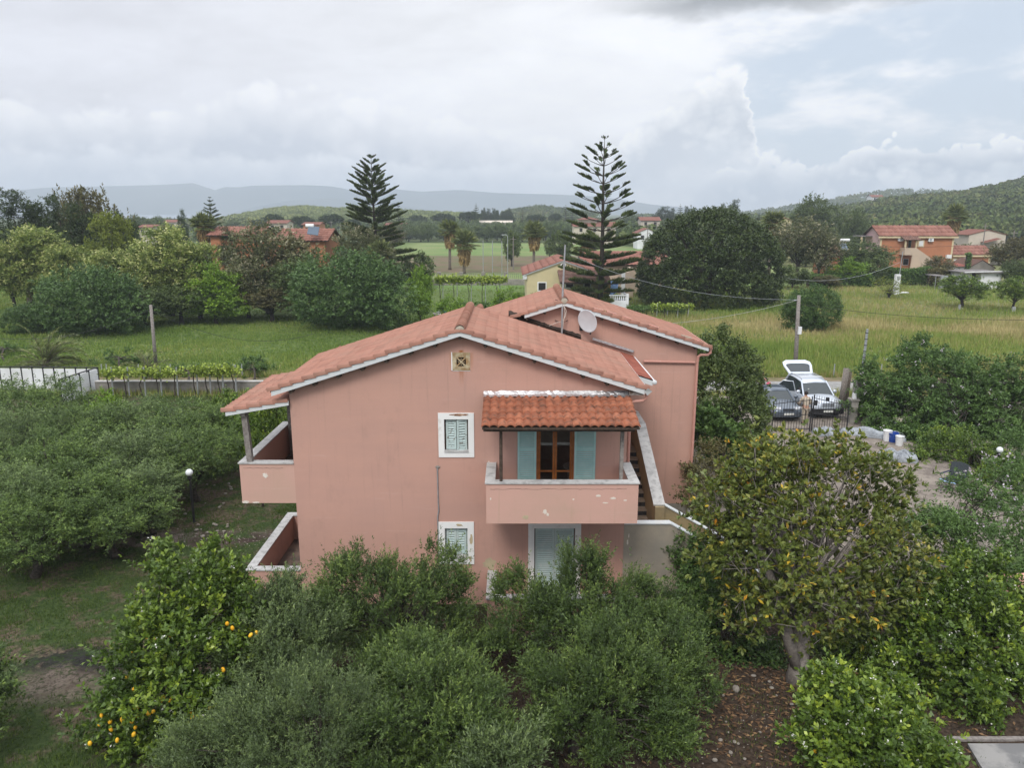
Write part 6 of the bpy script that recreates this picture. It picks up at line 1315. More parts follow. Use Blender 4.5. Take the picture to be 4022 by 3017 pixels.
# ------------------------------------------------------------------ other buildings
def far_mats():
    M['yellow_wall'] = pm('pale_yellow_render', (0.62, 0.54, 0.33), (0.54, 0.48, 0.30), 0.5, 0.9, world=True)
    M['ochre2'] = pm('deep_ochre_render', (0.40, 0.265, 0.085), (0.34, 0.23, 0.08), 0.6, 0.9, world=True)
    M['orange_wall'] = pm('orange_render', (0.44, 0.19, 0.10), (0.39, 0.17, 0.09), 0.4, 0.9, world=True)
    M['lilac_wall'] = pm('pale_lilac_render', (0.50, 0.34, 0.34), (0.45, 0.31, 0.31), 0.4, 0.9, world=True)
    M['cream_trim'] = pm('cream_trim', (0.60, 0.50, 0.32), None, rough=0.8)
    M['beige_wall'] = pm('beige_render', (0.53, 0.42, 0.32), (0.47, 0.38, 0.30), 0.5, 0.9, world=True)
    M['white_wall'] = pm('whitewashed_wall', (0.76, 0.78, 0.80), (0.66, 0.67, 0.68), 0.8, 0.9, world=True)
    M['cream_wall'] = pm('cream_render', (0.56, 0.50, 0.42), (0.50, 0.45, 0.38), 0.5, 0.9, world=True)
    M['grey_block'] = pm('grey_rendered_blockwork', (0.29, 0.27, 0.245), (0.22, 0.205, 0.185), 0.9, 0.95, world=True)
    M['dark_open'] = pm('dark_opening', (0.02, 0.018, 0.016), None, rough=0.6)
    M['concrete'] = pm('weathered_concrete', (0.30, 0.28, 0.255), (0.20, 0.19, 0.17), 1.4, 0.95, 0.3, 20, world=True)
    M['sheet_roof'] = pm('grey_corrugated_sheet', (0.13, 0.12, 0.12), (0.20, 0.185, 0.18), 1.2, 0.8, world=True)
    M['brown_tile'] = tintmat('brown_roof_tile', [(0, (0.12, 0.07, 0.055)), (1, (0.20, 0.12, 0.095))], 0.9, 0.1)
    M['blue_cloth'] = pm('blue_cloth', (0.30, 0.45, 0.72), (0.22, 0.36, 0.62), 3, 0.9)
far_mats()
def gabled(name, label, cat, x0, x1, y0, y1, ze, zr, wall, roofm, axis='x', ov=0.35, z0=0.0, wall2=None, period=0.5, tile=True, amp=0.05, ridge_at=0.5, course=0.9, sheet_per=4):
    """house body with a two-pitch roof. axis = direction of the ridge"""
    th = thing(name, label, cat, ((x0 + x1) / 2, (y0 + y1) / 2, z0))
    if axis == 'x':
        ym = y0 + (y1 - y0) * ridge_at; prof = [(y0, z0), (y1, z0), (y1, ze), (ym, zr), (y0, ze)]
        MB().prism(prof, x0, x1, 'x').build('wall', wall, th)
        sl = lambda ya, yb: (Vector((0, yb - ya, ze - zr)))
        rf = MB()
        for ye, s_ in ((y0, -1), (y1, 1)):
            k = ov / abs(ye - ym); zz = ze - (zr - ze) * k; yo = ye + s_ * ov
            rf.add([(x0 - ov, ym, zr + 0.02), (x1 + ov, ym, zr + 0.02), (x1 + ov, yo, zz + 0.02), (x0 - ov, yo, zz + 0.02), (x0 - ov, ym, zr + 0.14), (x1 + ov, ym, zr + 0.14), (x1 + ov, yo, zz + 0.10), (x0 - ov, yo, zz + 0.10)],
                   [(0, 1, 2, 3), (4, 7, 6, 5), (2, 6, 7, 3), (0, 3, 7, 4), (1, 5, 6, 2)])
        r = rf.build('roof', M['dark_wood'] if tile else roofm, th)
        if tile:
            for ye, s_ in ((y0, -1), (y1, 1)):
                k = ov / abs(ye - ym); d = Vector((0, ye + s_ * ov - ym, ze - (zr - ze) * k - zr)); L = d.length; d.normalize()
                if s_ < 0: tile_sheet('tiles', (x0 - ov, ym, zr + 0.16), (1, 0, 0), tuple(d), x1 - x0 + 2 * ov, L + 0.05, period, course, amp, 0.03, roofm, r, 'barrel', int(abs(x0 * 7)) + 3, sheet_per, 0.02)
    else:
        xm = (x0 + x1) / 2; prof = [(x0, z0), (x1, z0), (x1, ze), (xm, zr), (x0, ze)]
        MB().prism(prof, y0, y1, 'y').build('wall', wall, th)
        k = ov / (xm - x0); zz = ze - (zr - ze) * k
        rf = MB(); rf.prism([(x0 - ov, zz + 0.02), (xm, zr + 0.02), (x1 + ov, zz + 0.02), (x1 + ov, zz + 0.12), (xm, zr + 0.14), (x0 - ov, zz + 0.12)], y0 - ov * 0.4, y1 + ov * 0.4)
        r = rf.build('roof', M['white_trim'] if tile else roofm, th)
        if tile:
            for s_ in (-1, 1):
                d = Vector((s_ * (xm - x0 + ov), 0, zz - zr)); L = d.length; d.normalize()
                tile_sheet('tiles', (xm, y0 - ov * 0.5, zr + 0.16), (0, 1, 0), tuple(d), y1 - y0 + ov, L + 0.05, period, course, amp, 0.04, roofm, r, 'barrel', int(abs(x0 * 5)) + 9 + s_, sheet_per, 0.02)
    return th, r
def win(th, x0, x1, z0, z1, y, frame, t=0.12, pane='dark_open', name='window', xd=0.05):
    f = MB().box(x0 - t, x1 + t, y - xd, y + 0.01, z0 - t, z1 + t).build(name, frame, th)
    MB().box(x0, x1, y - xd - 0.02, y - xd + 0.003, z0, z1).build('pane', M[pane], f); return f
# yellow house
Yh = 93.0; h = lambda a, b: P(a, b, Yh)
ye = h(2070, 1080).z; yr = h(2212, 1028).z
yx0, yx1 = h(2068, 1100).x, h(2356, 1100).x
th, rf = gabled('yellow_house', 'pale yellow single storey house with a round gable vent beside the tall pine', 'house', yx0, yx1, Yh, Yh + 13, ye, yr, M['yellow_wall'], M['far_tile'], 'y', 0.45, amp=0.07, period=0.4)
win(th, h(2115, 1120).x, h(2143, 1120).x, h(2120, 1140).z, h(2120, 1111).z, Yh, M['white_frame'], 0.13)
vv = MB().lathe((0, 0, 0), [(0.36, 0), (0.36, 0.05), (0.2, 0.06)], 18); c_ = h(2213, 1042)
mk('vent', [(c_.x + v_[0], Yh - v_[2], c_.z + v_[1]) for v_ in vv.v], vv.f, M['white_frame'], th)
vv = MB().lathe((0, 0, 0), [(0.2, 0), (0.2, 0.08)], 16); mk('vent_opening', [(c_.x + v_[0], Yh - v_[2], c_.z + v_[1]) for v_ in vv.v], vv.f, M['dark_open'], th)
MB().box(yx0 - 0.45, yx0 + 0.05, Yh - 0.25, Yh + 0.1, ye - 0.5, ye - 0.12).build('eave_corbel', M['white_trim'], th)
# its porch
Yp = 88.5; g_ = lambda a, b: P(a, b, Yp)
px0, px1 = g_(2198, 1100).x, g_(2400, 1100).x
MB().box(px0 + 0.3, px1 - 0.2, Yp + 2.2, Yh - 0.01, 0, g_(2300, 1105).z).build('porch_wall', M['yellow_wall'], th)
MB().box(g_(2362, 1150).x, g_(2408, 1150).x, Yp + 0.6, Yp + 2.19, 0, g_(2370, 1108).z).build('porch_wall', M['ochre2'], th)
pr = MB().add([(px0, Yp - 0.8, g_(2200, 1109).z), (px1, Yp - 0.8, g_(2200, 1109).z), (px1, Yh, g_(2200, 1109).z + 1.0), (px0, Yh, g_(2200, 1109).z + 1.0), (px0, Yp - 0.8, g_(2200, 1109).z - 0.12), (px1, Yp - 0.8, g_(2200, 1109).z - 0.12), (px1, Yh, g_(2200, 1109).z + 0.85), (px0, Yh, g_(2200, 1109).z + 0.85)], [(0, 1, 2, 3), (4, 7, 6, 5), (0, 4, 5, 1), (0, 3, 7, 4), (1, 5, 6, 2)]).build('porch_roof', M['dark_wood'], th)
d = Vector((0, -(Yh - Yp + 0.8), -1.0)); L = d.length; d.normalize()
tile_sheet('tiles', (px0, Yh, g_(2200, 1109).z + 1.06), (1, 0, 0), tuple(d), px1 - px0, L, 0.4, 0.6, 0.05, 0.04, M['brown_tile'], pr, 'barrel', 5, 4)
for a in (2276, 2330): MB().box(g_(a, 1120).x - 0.15, g_(a, 1120).x + 0.15, Yp, Yp + 0.3, 0, g_(2200, 1112).z).build('porch_pillar', M['yellow_wall'], th)
for (a, b) in ((2228, 2256), (2303, 2325)): win(th, g_(a, 1120).x, g_(b, 1120).x, g_(a, 1136).z, g_(a, 1116).z, Yp + 2.2, M['white_frame'], 0.14, 'dark_open', 'porch_window')
# balustrade terrace
bt = thing('balustrade', 'white balustrade with bulging balusters round the terrace under the pine', 'balustrade', (12.5, 84, 0))
Yb = 84.0; bx0, bx1 = P(2396, 1160, Yb).x, P(2462, 1160, Yb).x; bz = P(2430, 1158, Yb).z; bzb = P(2430, 1181, Yb).z
MB().box(bx0 - 0.1, bx1 + 0.1, Yb - 0.12, Yb + 0.12, bz - 0.10, bz).build('rail', M['white_wall'], bt); MB().box(bx0 - 0.1, bx1 + 0.1, Yb - 0.14, Yb + 2.6, 0, bzb).build('terrace', M['white_wall'], bt)
for k in range(8):
    x_ = bx0 + 0.1 + k * (bx1 - bx0 - 0.2) / 7; hb = bz - 0.10 - bzb
    MB().lathe((x_, Yb, bzb), [(0.07, 0), (0.05, hb * .1), (0.095, hb * .35), (0.05, hb * .7), (0.04, hb * .9), (0.07, hb)], 10).build('baluster', M['white_wall'], bt)
MB().box(bx1 - 0.05, bx1 + 0.2, Yb - 0.15, Yb + 0.15, 0, bz + 0.12).build('corner_pillar', M['white_wall'], bt)
MB().box(bx1 - 0.04, bx1 + 0.16, Yb + 0.16, Yb + 2.6, bz - 0.10, bz).build('rail', M['white_wall'], bt)
cl = P(2410, 1100, 86.5); mb = MB(); rr = random.Random(2)
V = []; Fc = []
for i in range(7):
    for j in range(7):
        V.append((cl.x - 0.35 + 0.14 * i + 0.03 * math.sin(j), 86.3 + 0.08 * math.sin(i * 1.9 + j * .4), cl.z - 0.1 - 0.27 * j * (1 - 0.04 * i)))
for i in range(6):
    for j in range(6): Fc.append((i * 7 + j, i * 7 + j + 1, i * 7 + j + 8, i * 7 + j + 7))
tag(mk('cloth', V, Fc, M['blue_cloth']), 'pale blue cloth hanging at the end of the yellow house porch', 'cloth')
# long red roofs behind
Yl = 106.0; l_ = lambda a, b: P(a, b, Yl)
th, rf = gabled('long_house', 'low long building with a two-tier red tiled roof behind the tall pine', 'house', l_(2295, 1040).x, l_(2600, 1040).x, Yl, Yl + 9, l_(2400, 1042).z, l_(2400, 1018).z, M['beige_wall'], M['far_tile'], 'x', 0.4, period=0.55, amp=0.09)
lu = thing('red_roofed_house', 'higher red tiled roof range behind the long low building', 'house', (l_(2450, 1000).x, 112, 0))
u_ = lambda a, b: P(a, b, 113.0)
MB().prism([(113.0, 0), (119, 0), (119, u_(2400, 1012).z), (113.0, u_(2400, 1012).z)], u_(2300, 1000).x, u_(2620, 1000).x, 'x').build('wall', M['beige_wall'], lu)
rz0, rz1 = u_(2400, 1013).z, u_(2400, 994).z
r_ = MB().prism([(112.5, rz0), (116, rz1), (119.5, rz0), (119.5, rz0 + 0.1), (116, rz1 + 0.1), (112.5, rz0 + 0.1)], u_(2298, 1000).x, u_(2622, 1000).x, 'x').build('roof', M['dark_wood'], lu)
d = Vector((0, -3.5, rz0 - rz1)); L = d.length; d.normalize()
tile_sheet('tiles', (u_(2298, 1000).x, 116, rz1 + 0.12), (1, 0, 0), tuple(d), u_(2622, 1000).x - u_(2298, 1000).x, L + 0.1, 0.55, 1.2, 0.09, 0.03, M['far_tile'], r_, 'barrel', 4, 4)
to = thing('outbuilding', 'small taupe outbuilding with a sloping parapet near the taupe gate', 'outbuilding', (P(2470, 1080, 100).x, 100, 0))
q0, q1 = P(2447, 1070, 100), P(2490, 1055, 100)
MB().prism([(q0.x, 0), (q1.x, 0), (q1.x, q1.z), (q0.x + 0.6, q0.z), (q0.x, q0.z)], 100, 104).build('wall', M['beige_wall'], to); MB().box(q0.x - 0.15, q0.x + 0.3, 99.9, 100.3, 0, q0.z + 0.1).build('corner_pillar', M['white_wall'], to)
# orange house on the right
Yo = 135.0; o_ = lambda a, b: P(a, b, Yo)
ox0, ox1 = o_(3457, 950).x, o_(3746, 950).x; oze = o_(3600, 925).z; ozr = P(3600, 889, Yo + 2.9).z
th, rf = gabled('orange_house', 'two storey orange house with a red tiled roof and an outside stair', 'house', ox0, ox1, Yo, Yo + 5.8, oze, ozr, M['orange_wall'], M['far_tile'], 'x', 0.45, period=0.62, amp=0.09, course=1.1)
# pale gable end and cream trims
MB().prism([(Yo + 0.02, 0.0), (Yo + 5.78, 0.0), (Yo + 5.78, oze - 0.05), (Yo + 2.9, ozr - 0.08), (Yo + 0.02, oze - 0.05)], ox0 - 0.03, ox0 - 0.002, 'x').build('gable_end', M['lilac_wall'], th)
MB().box(ox0 - 0.5, ox1 + 0.5, Yo - 0.47, Yo - 0.30, oze - 0.42, oze - 0.12).build('cornice', M['cream_trim'], th)
for xx in (ox0 - 0.02, ox1 - 0.28): MB().box(xx, xx + 0.30, Yo - 0.04, Yo + 0.002, 0, oze - 0.3).build('corner_trim', M['cream_trim'], th)
for (a, b) in ((3535, 939), (3653, 941)):
    q = o_(a, b); ac = MB().box(q.x - 0.42, q.x + 0.42, Yo - 0.42, Yo - 0.1, q.z - 0.32, q.z + 0.32).build('air_conditioner', M['white_wall'], th)
    lv = MB().lathe((0, 0, 0), [(0.24, 0), (0.24, 0.01)], 14); mk('fan_grille', [(q.x - 0.08 + v_[0], Yo - 0.42 - v_[2], q.z + v_[1]) for v_ in lv.v], lv.f, M['metal'], ac)
q0, q1 = o_(3609, 966), o_(3626, 946); win(th, q0.x, q1.x, q0.z, q1.z, Yo, M['cream_trim'], 0.18, 'white')if False else None
M['white'] = M['white_wall']
win(th, o_(3609, 960).x, o_(3625, 960).x, o_(3609, 966).z, o_(3609, 946).z, Yo, M['cream_trim'], 0.2, 'white')
win(th, o_(3547, 1030).x, o_(3566, 1030).x, o_(3547, 1040).z, o_(3547, 1017).z, Yo, M['white_wall'], 0.06, 'dark_open')
win(th, o_(3567, 960).x, o_(3578, 960).x, o_(3567, 973).z, o_(3567, 944).z, Yo, M['cream_trim'], 0.05, 'dark_open', 'balcony_door')
# balcony, its little roof, and the stair wall
b0, b1, b2 = o_(3556, 975), o_(3600, 975), o_(3664, 1019); Yq = Yo - 1.8
qa = lambda a, b: P(a, b, Yq)
xA, xB, xC = qa(3555, 975).x, qa(3600, 975).x, qa(3664, 1018).x; zT, zB_ = qa(3580, 974).z, qa(3580, 1002).z; zE = qa(3664, 1019).z
st2 = MB().prism([(xA, zB_), (xA, zT), (xB, zT), (xC, zE), (xC, 0), (qa(3580, 1000).x, 0), (qa(3584, 1000).x, zB_)], Yq, Yq + 0.25).build('outside_stair', M['beige_wall'], th)
MB().box(xA - 0.0, xA + 0.22, Yq + 0.26, Yo, zB_, zT - 0.01).build('stair_side', M['beige_wall'], th); MB().box(xA + 0.23, xB, Yq + 0.26, Yo, zB_ + 0.01, zB_ + 0.2).build('balcony_floor', M['beige_wall'], th)
for a in (3558, 3600): xx = qa(a, 960).x; MB().box(xx - 0.12, xx + 0.12, Yq, Yq + 0.24, zT + 0.002, qa(3580, 944).z).build('balcony_pillar', M['cream_trim'], th)
cr = MB().add([(qa(3555, 943).x, Yq - 0.3, qa(3580, 944).z), (qa(3622, 943).x, Yq - 0.3, qa(3580, 944).z), (qa(3616, 943).x, Yo, qa(3580, 944).z + 0.75), (qa(3550, 943).x, Yo, qa(3580, 944).z + 0.75)], [(0, 1, 2, 3)]).build('balcony_roof', M['dark_wood'], th)
d = Vector((0, -2.1, -0.75)); L = d.length; d.normalize()
tile_sheet('tiles', (qa(3552, 943).x, Yo - 0.02, qa(3580, 944).z + 0.8), (1, 0, 0), tuple(d), qa(3618, 943).x - qa(3552, 943).x, L, 0.42, 0.6, 0.09, 0.03, M['brown_tile'], cr, 'barrel', 6, 4)
# right wing of the orange house
wx0, wx1 = o_(3742, 1000).x, o_(3892, 1000).x; wze = o_(3800, 1000).z; wzr = P(3800, 966, Yo + 2.6).z
wb = MB().prism([(Yo + 0.05, 0), (Yo + 5.2, 0), (Yo + 5.2, wze), (Yo + 2.6, wzr), (Yo + 0.05, wze)], ox1 + 0.01, wx1, 'x').build('wing', M['orange_wall'], th)
wr = MB().add([(ox1 + 0.01, Yo - 0.35, wze - 0.05), (wx1 + 0.4, Yo - 0.35, wze - 0.05), (wx1 + 0.4, Yo + 2.6, wzr + 0.06), (ox1 + 0.01, Yo + 2.6, wzr + 0.06), (wx1 + 0.4, Yo + 5.6, wze - 0.05), (ox1 + 0.01, Yo + 5.6, wze - 0.05)], [(0, 1, 2, 3), (3, 2, 4, 5)]).build('wing_roof', M['dark_wood'], th)
d = Vector((0, -2.95, -(wzr - wze) - 0.1)); L = d.length; d.normalize()
tile_sheet('tiles', (ox1 + 0.02, Yo + 2.6, wzr + 0.1), (1, 0, 0), tuple(d), wx1 + 0.4 - ox1 - 0.02, L, 0.62, 1.1, 0.09, 0.03, M['far_tile'], wr, 'barrel', 7, 4)
MB().box(ox1 + 0.02, wx1 + 0.42, Yo - 0.38, Yo - 0.25, wze - 0.36, wze - 0.08).build('cornice', M['cream_trim'], th); MB().box(wx1 - 0.3, wx1 + 0.02, Yo - 0.0, Yo + 0.045, 0, wze - 0.2).build('corner_trim', M['cream_trim'], th)
win(th, o_(3746, 1027).x, o_(3762, 1027).x, o_(3746, 1041).z, o_(3746, 1018).z, Yo + 0.04, M['cream_trim'], 0.2, 'white')
for (a, b) in ((3723, 1007), (3790, 1018)):
    q = o_(a, b); MB().box(q.x - 0.42, q.x + 0.42, Yo - 0.42, Yo - 0.02, q.z - 0.30, q.z + 0.30).build('air_conditioner', M['white_wall'], th)
# side porch at its left end
MB().box(ox0 - 2.0, ox0 - 0.06, Yo + 3.0, Yo + 6.5, o_(3400, 932).z, o_(3400, 932).z + 0.15).build('side_porch', M['sheet_roof'], th); MB().box(ox0 - 1.95, ox0 - 1.7, Yo + 3.1, Yo + 3.4, 0, o_(3400, 932).z).build('porch_pillar', M['cream_trim'], th)
# hut with solar heater
Yk = 122.0; k_ = lambda a, b: P(a, b, Yk)
th, rf = gabled('hut', 'small orange hut with a red roof left of the orange house', 'hut', k_(3246, 1000).x, k_(3300, 1000).x, Yk, Yk + 5, k_(3270, 999).z, k_(3270, 966).z, M['orange_wall'], M['far_tile'], 'x', 0.3, period=0.6, amp=0.08)
MB().box(k_(3246, 1000).x - 0.0, k_(3255, 1000).x, Yk - 0.05, Yk + 0.003, 0, k_(3250, 1002).z).build('corner_trim', M['cream_trim'], th)
sh = thing('solar_heater', 'white tank and blue panel solar water heater on the orange hut', 'solar heater', k_(3330, 950))
q = k_(3340, 945); mb = MB().tube([(q.x - 0.7, Yk + 2, q.z), (q.x + 0.7, Yk + 2, q.z)], 0.24, 14); mb.build('tank', M['white_wall'], sh); q2 = k_(3325, 968)
MB().obox((q2.x, Yk + 1.2, q2.z), (0.55, 0, 0), (0, 0.6, 0.55), (0, -0.03, 0.03)).build('panel', pm('blue_solar_glass', (0.10, 0.135, 0.18), None, rough=0.15), sh)
MB().tube([(q2.x, Yk + 1.9, q2.z - 0.7), (q2.x, Yk + 2.0, q.z - 0.2)], 0.04, 6).build('stand', M['metal'], sh)
# cream house far right, grey outbuilding, white shed, carport
Yc = 165.0; c_ = lambda a, b: P(a, b, Yc)
th, rf = gabled('cream_house', 'cream house with a low red roof behind the orange house at the right', 'house', c_(3808, 920).x, c_(3952, 920).x, Yc, Yc + 7, c_(3850, 922).z, c_(3895, 904).z, M['cream_wall'], M['far_tile'], 'y', 0.4, tile=False)
MB().add([(c_(3850, 950).x, Yc - 2, c_(3850, 952).z), (c_(3912, 950).x, Yc - 2, c_(3850, 936).z), (c_(3912, 950).x, Yc, c_(3850, 934).z), (c_(3850, 950).x, Yc, c_(3850, 950).z)], [(0, 1, 2, 3)]).build('porch_roof', M['far_tile'], th)
MB().box(c_(3950, 930).x + 0.02, c_(3961, 930).x, Yc + 0.4, Yc + 3, c_(3950, 950).z, c_(3950, 928).z).build('enclosed_balcony', M['dark_metal'], th)
Yg_ = 122.0; e_ = lambda a, b: P(a, b, Yg_)
th, rf = gabled('outbuilding', 'grey gabled outbuilding without windows in front of the orange wing', 'outbuilding', e_(3806, 1040).x, e_(3908, 1040).x, Yg_, Yg_ + 6, e_(3850, 1052).z, e_(3850, 1023).z, M['grey_block'], M['brown_tile'], 'y', 0.2, tile=False)
ls_ = thing('lean_to_shed', 'low lean-to shed with a pale door and rusty tiled roof beside the grey outbuilding', 'shed', e_(3770, 1060) * 1)
ls_.location.z = 0
MB().box(e_(3758, 1060).x, e_(3800, 1060).x, Yg_ + 0.2, Yg_ + 4, 0, e_(3780, 1046).z).build('wall', M['white_wall'], ls_)
MB().add([(e_(3754, 1060).x, Yg_ - 0.2, e_(3780, 1046).z), (e_(3805, 1060).x, Yg_ - 0.2, e_(3780, 1046).z), (e_(3805, 1060).x, Yg_ + 4, e_(3780, 1036).z), (e_(3754, 1060).x, Yg_ + 4, e_(3780, 1036).z)], [(0, 1, 2, 3)]).build('roof', M['tile_dark'], ls_)
MB().box(e_(3768, 1060).x, e_(3778, 1060).x, Yg_ + 0.15, Yg_ + 0.203, 0, e_(3780, 1052).z).build('door', M['teal_old'], ls_)
Ys = 112.0; s_p = lambda a, b: P(a, b, Ys)
ws = thing('white_shed', 'whitewashed shed with a flat grey roof behind the limewashed citrus tree', 'shed', (s_p(3880, 1100).x, Ys, 0))
xa, xb, xc = s_p(3790, 1100).x, s_p(3852, 1100).x, s_p(3932, 1100).x; zr_ = s_p(3850, 1072).z
MB().box(xb, xc, Ys, Ys + 5, 0, zr_ - 0.05).build('wall', M['white_wall'], ws)
MB().box(xa, xb - 0.8, Ys + 1.0, Ys + 5, 0, zr_ - 0.05).build('wall', M['white_wall'], ws)
MB().box(xa - 0.5, xc + 0.3, Ys - 0.5, Ys + 5.3, zr_, zr_ + 0.14).build('roof', M['sheet_roof'], ws); MB().box(xb - 0.79, xb - 0.01, Ys + 1.5, Ys + 1.6, 0, zr_ - 0.06).build('door_opening', M['dark_open'], ws)
MB().obox(((xa + xb) / 2 + 1.6, Ys - 0.52, zr_ + 0.22), (3.2, 0, 0.10), (0, 0.06, 0), (0, 0, 0.06)).build('roof_edge', M['white_wall'], ws)
cp = thing('carport', 'small open shelter with a metal frame and pale sheet side near the white shed', 'shelter', (s_p(3690, 1100).x, Ys, 0))
xa, xb = s_p(3674, 1100).x, s_p(3722, 1100).x; zz_ = s_p(3690, 1085).z
MB().box(xa, xb, Ys, Ys + 3, zz_, zz_ + 0.06).build('roof', M['sheet_roof'], cp); MB().box(xb - 1.0, xb, Ys - 0.06, Ys - 0.01, 0.1, zz_ + 0.1).build('side_sheet', M['metal'], cp)
for xx in (xa + 0.05, xb - 1.1): MB().tube([(xx, Ys + 0.05, 0), (xx, Ys + 0.05, zz_)], 0.04, 6).build('post', M['metal'], cp)
# meter pillar in the meadow
Ym = 104.0; m_ = lambda a, b: P(a, b, Ym)
mp = thing('meter_cabinet', 'white electricity meter cabinet with a thin mast in the right meadow', 'cabinet', (m_(3528, 1100).x, Ym, 0))
x_ = m_(3528, 1100).x; zc = m_(3528, 1078).z
MB().box(x_ - 0.32, x_ + 0.32, Ym, Ym + 0.5, 0, zc).build('cabinet', M['white_wall'], mp); MB().box(x_ - 0.18, x_ + 0.16, Ym - 0.02, Ym + 0.003, zc - 0.75, zc - 0.25).build('door', M['metal'], mp)
MB().box(x_ + 0.33, x_ + 1.6, Ym - 0.1, Ym + 0.5, 0.22, 0.34).build('shelf', M['white_wall'], mp); MB().tube([(x_ + 0.15, Ym + 0.3, 0), (x_ + 0.35, Ym + 0.3, m_(3538, 988).z)], 0.05, 7).build('mast', M['metal'], mp)
# houses on the left
Yr = 118.0; r_p = lambda a, b: P(a, b, Yr)
th, rf = gabled('orange_house', 'orange house with a hipped red roof half hidden by the left woodland', 'house', r_p(825, 920).x, r_p(1010, 920).x, Yr, Yr + 9, r_p(900, 925).z, r_p(900, 896).z, M['orange_wall'], M['far_tile'], 'x', 0.5, period=0.6, amp=0.08)
Yr = 108.0
th, rf = gabled('orange_house', 'orange house with a solar heater behind the grey lilac tree', 'house', r_p(1085, 920).x, r_p(1275, 920).x, Yr, Yr + 9, r_p(1150, 945).z, r_p(1150, 905).z, M['orange_wall'], M['far_tile'], 'x', 0.5, period=0.6, amp=0.08)
sh = thing('solar_heater', 'shiny solar water heater on the roof behind the lilac tree', 'solar heater', r_p(1220, 890))
q = r_p(1217, 887); MB().tube([(q.x - 0.55, Yr, q.z), (q.x + 0.55, Yr, q.z)], 0.28, 14).build('tank', M['white_wall'], sh); q2 = r_p(1235, 905)
MB().obox((q2.x, Yr - 0.6, q2.z), (0.75, 0, -0.1), (0, 0.55, 0.55), (0, -0.03, 0.03)).build('panel', pm('blue_solar_glass', (0.10, 0.135, 0.18), None, rough=0.15), sh)
MB().tube([(q.x, Yr, q.z - 0.2), (q.x, Yr, q.z - 1.4)], 0.05, 6).build('stand', M['metal'], sh)
for (nm, lb, a0, a1, ye_, yr_, Y, wm, ax) in (('distant_house', 'pale distant house with a red roof left of the left skyline pine', 545, 600, 892, 884, 230, 'cream_wall', 'x'), ('distant_house', 'distant pink roofed house beyond the small Norfolk pine', 640, 690, 872, 864, 330, 'cream_wall', 'x'),
    ('distant_house', 'distant house with a pinkish roof before the umbrella pines', 1050, 1125, 876, 866, 260, 'cream_wall', 'x'), ('distant_house', 'distant red roofed house right of the first umbrella pines', 1190, 1252, 882, 874, 240, 'orange_wall', 'x'), ('distant_house', 'distant pink house behind the dense Norfolk pine', 1515, 1590, 885, 877, 330, 'beige_wall', 'x'),
    ('distant_barn', 'long low pale barn roof in front of the dark stand of trees', 1885, 2010, 874, 867, 402, 'cream_wall', 'x'), ('distant_villa', 'large cream villa behind the taller Norfolk pine', 2255, 2418, 888, 873, 270, 'cream_wall', 'x'), ('distant_house', 'distant house with an orange roof above the far grove', 2518, 2592, 865, 853, 300, 'cream_wall', 'x'),
    ('distant_house', 'white distant house with a gable facing the far field', 2505, 2580, 915, 898, 235, 'white_wall', 'y'), ('distant_house', 'tiny white house high on the hillside at the right', 3425, 3470, 773, 765, 560, 'white_wall', 'x'), ('distant_house', 'pale house high on the hill near the right edge', 3965, 4000, 752, 746, 545, 'cream_wall', 'x'),
    ('distant_house', 'yellowish house hidden behind the grey lilac trees', 3055, 3110, 868, 856, 190, 'yellow_wall', 'y')):
    q0, q1 = P(a0, ye_, Y), P(a1, ye_, Y); zr_ = P(a0, yr_, Y).z
    z0 = 0 if Y < 400 else q0.z - 4.5
    th, rf = gabled(nm, lb, 'house', q0.x, q1.x, Y, Y + 8, q0.z, zr_, M[wm], M['far_tile'] if 'barn' not in nm else M['cream_wall'], ax, 0.5, z0=z0, tile=False)
    zt_, zb_ = q0.z - 0.7, max(z0 + 0.8, q0.z - 1.9); n_ = max(2, int((q1.x - q0.x) / 4))
    for k in range(n_):
        xx = q0.x + (k + 0.5) * (q1.x - q0.x) / n_; MB().box(xx - 0.5, xx + 0.5, Y - 0.06, Y - 0.003, zb_, zt_).build('window', M['dark_open'], th)
vu = thing('distant_villa', 'upper pyramid roofed storey of the cream villa behind the pine', 'house', (P(2310, 870, 273).x, 273, 0))
q0, q1 = P(2280, 862, 273), P(2345, 862, 273)
MB().box(q0.x, q1.x, 273, 279, 0, q0.z).build('wall', M['cream_wall'], vu); mb = MB().add([(q0.x - 1, 272, q0.z), (q1.x + 1, 272, q0.z), (q1.x + 1, 280, q0.z), (q0.x - 1, 280, q0.z), ((q0.x + q1.x) / 2, 276, P(2310, 851, 273).z)], [(0, 1, 4), (1, 2, 4), (2, 3, 4), (3, 0, 4), (0, 3, 2, 1)]); mb.build('roof', M['far_tile'], vu)

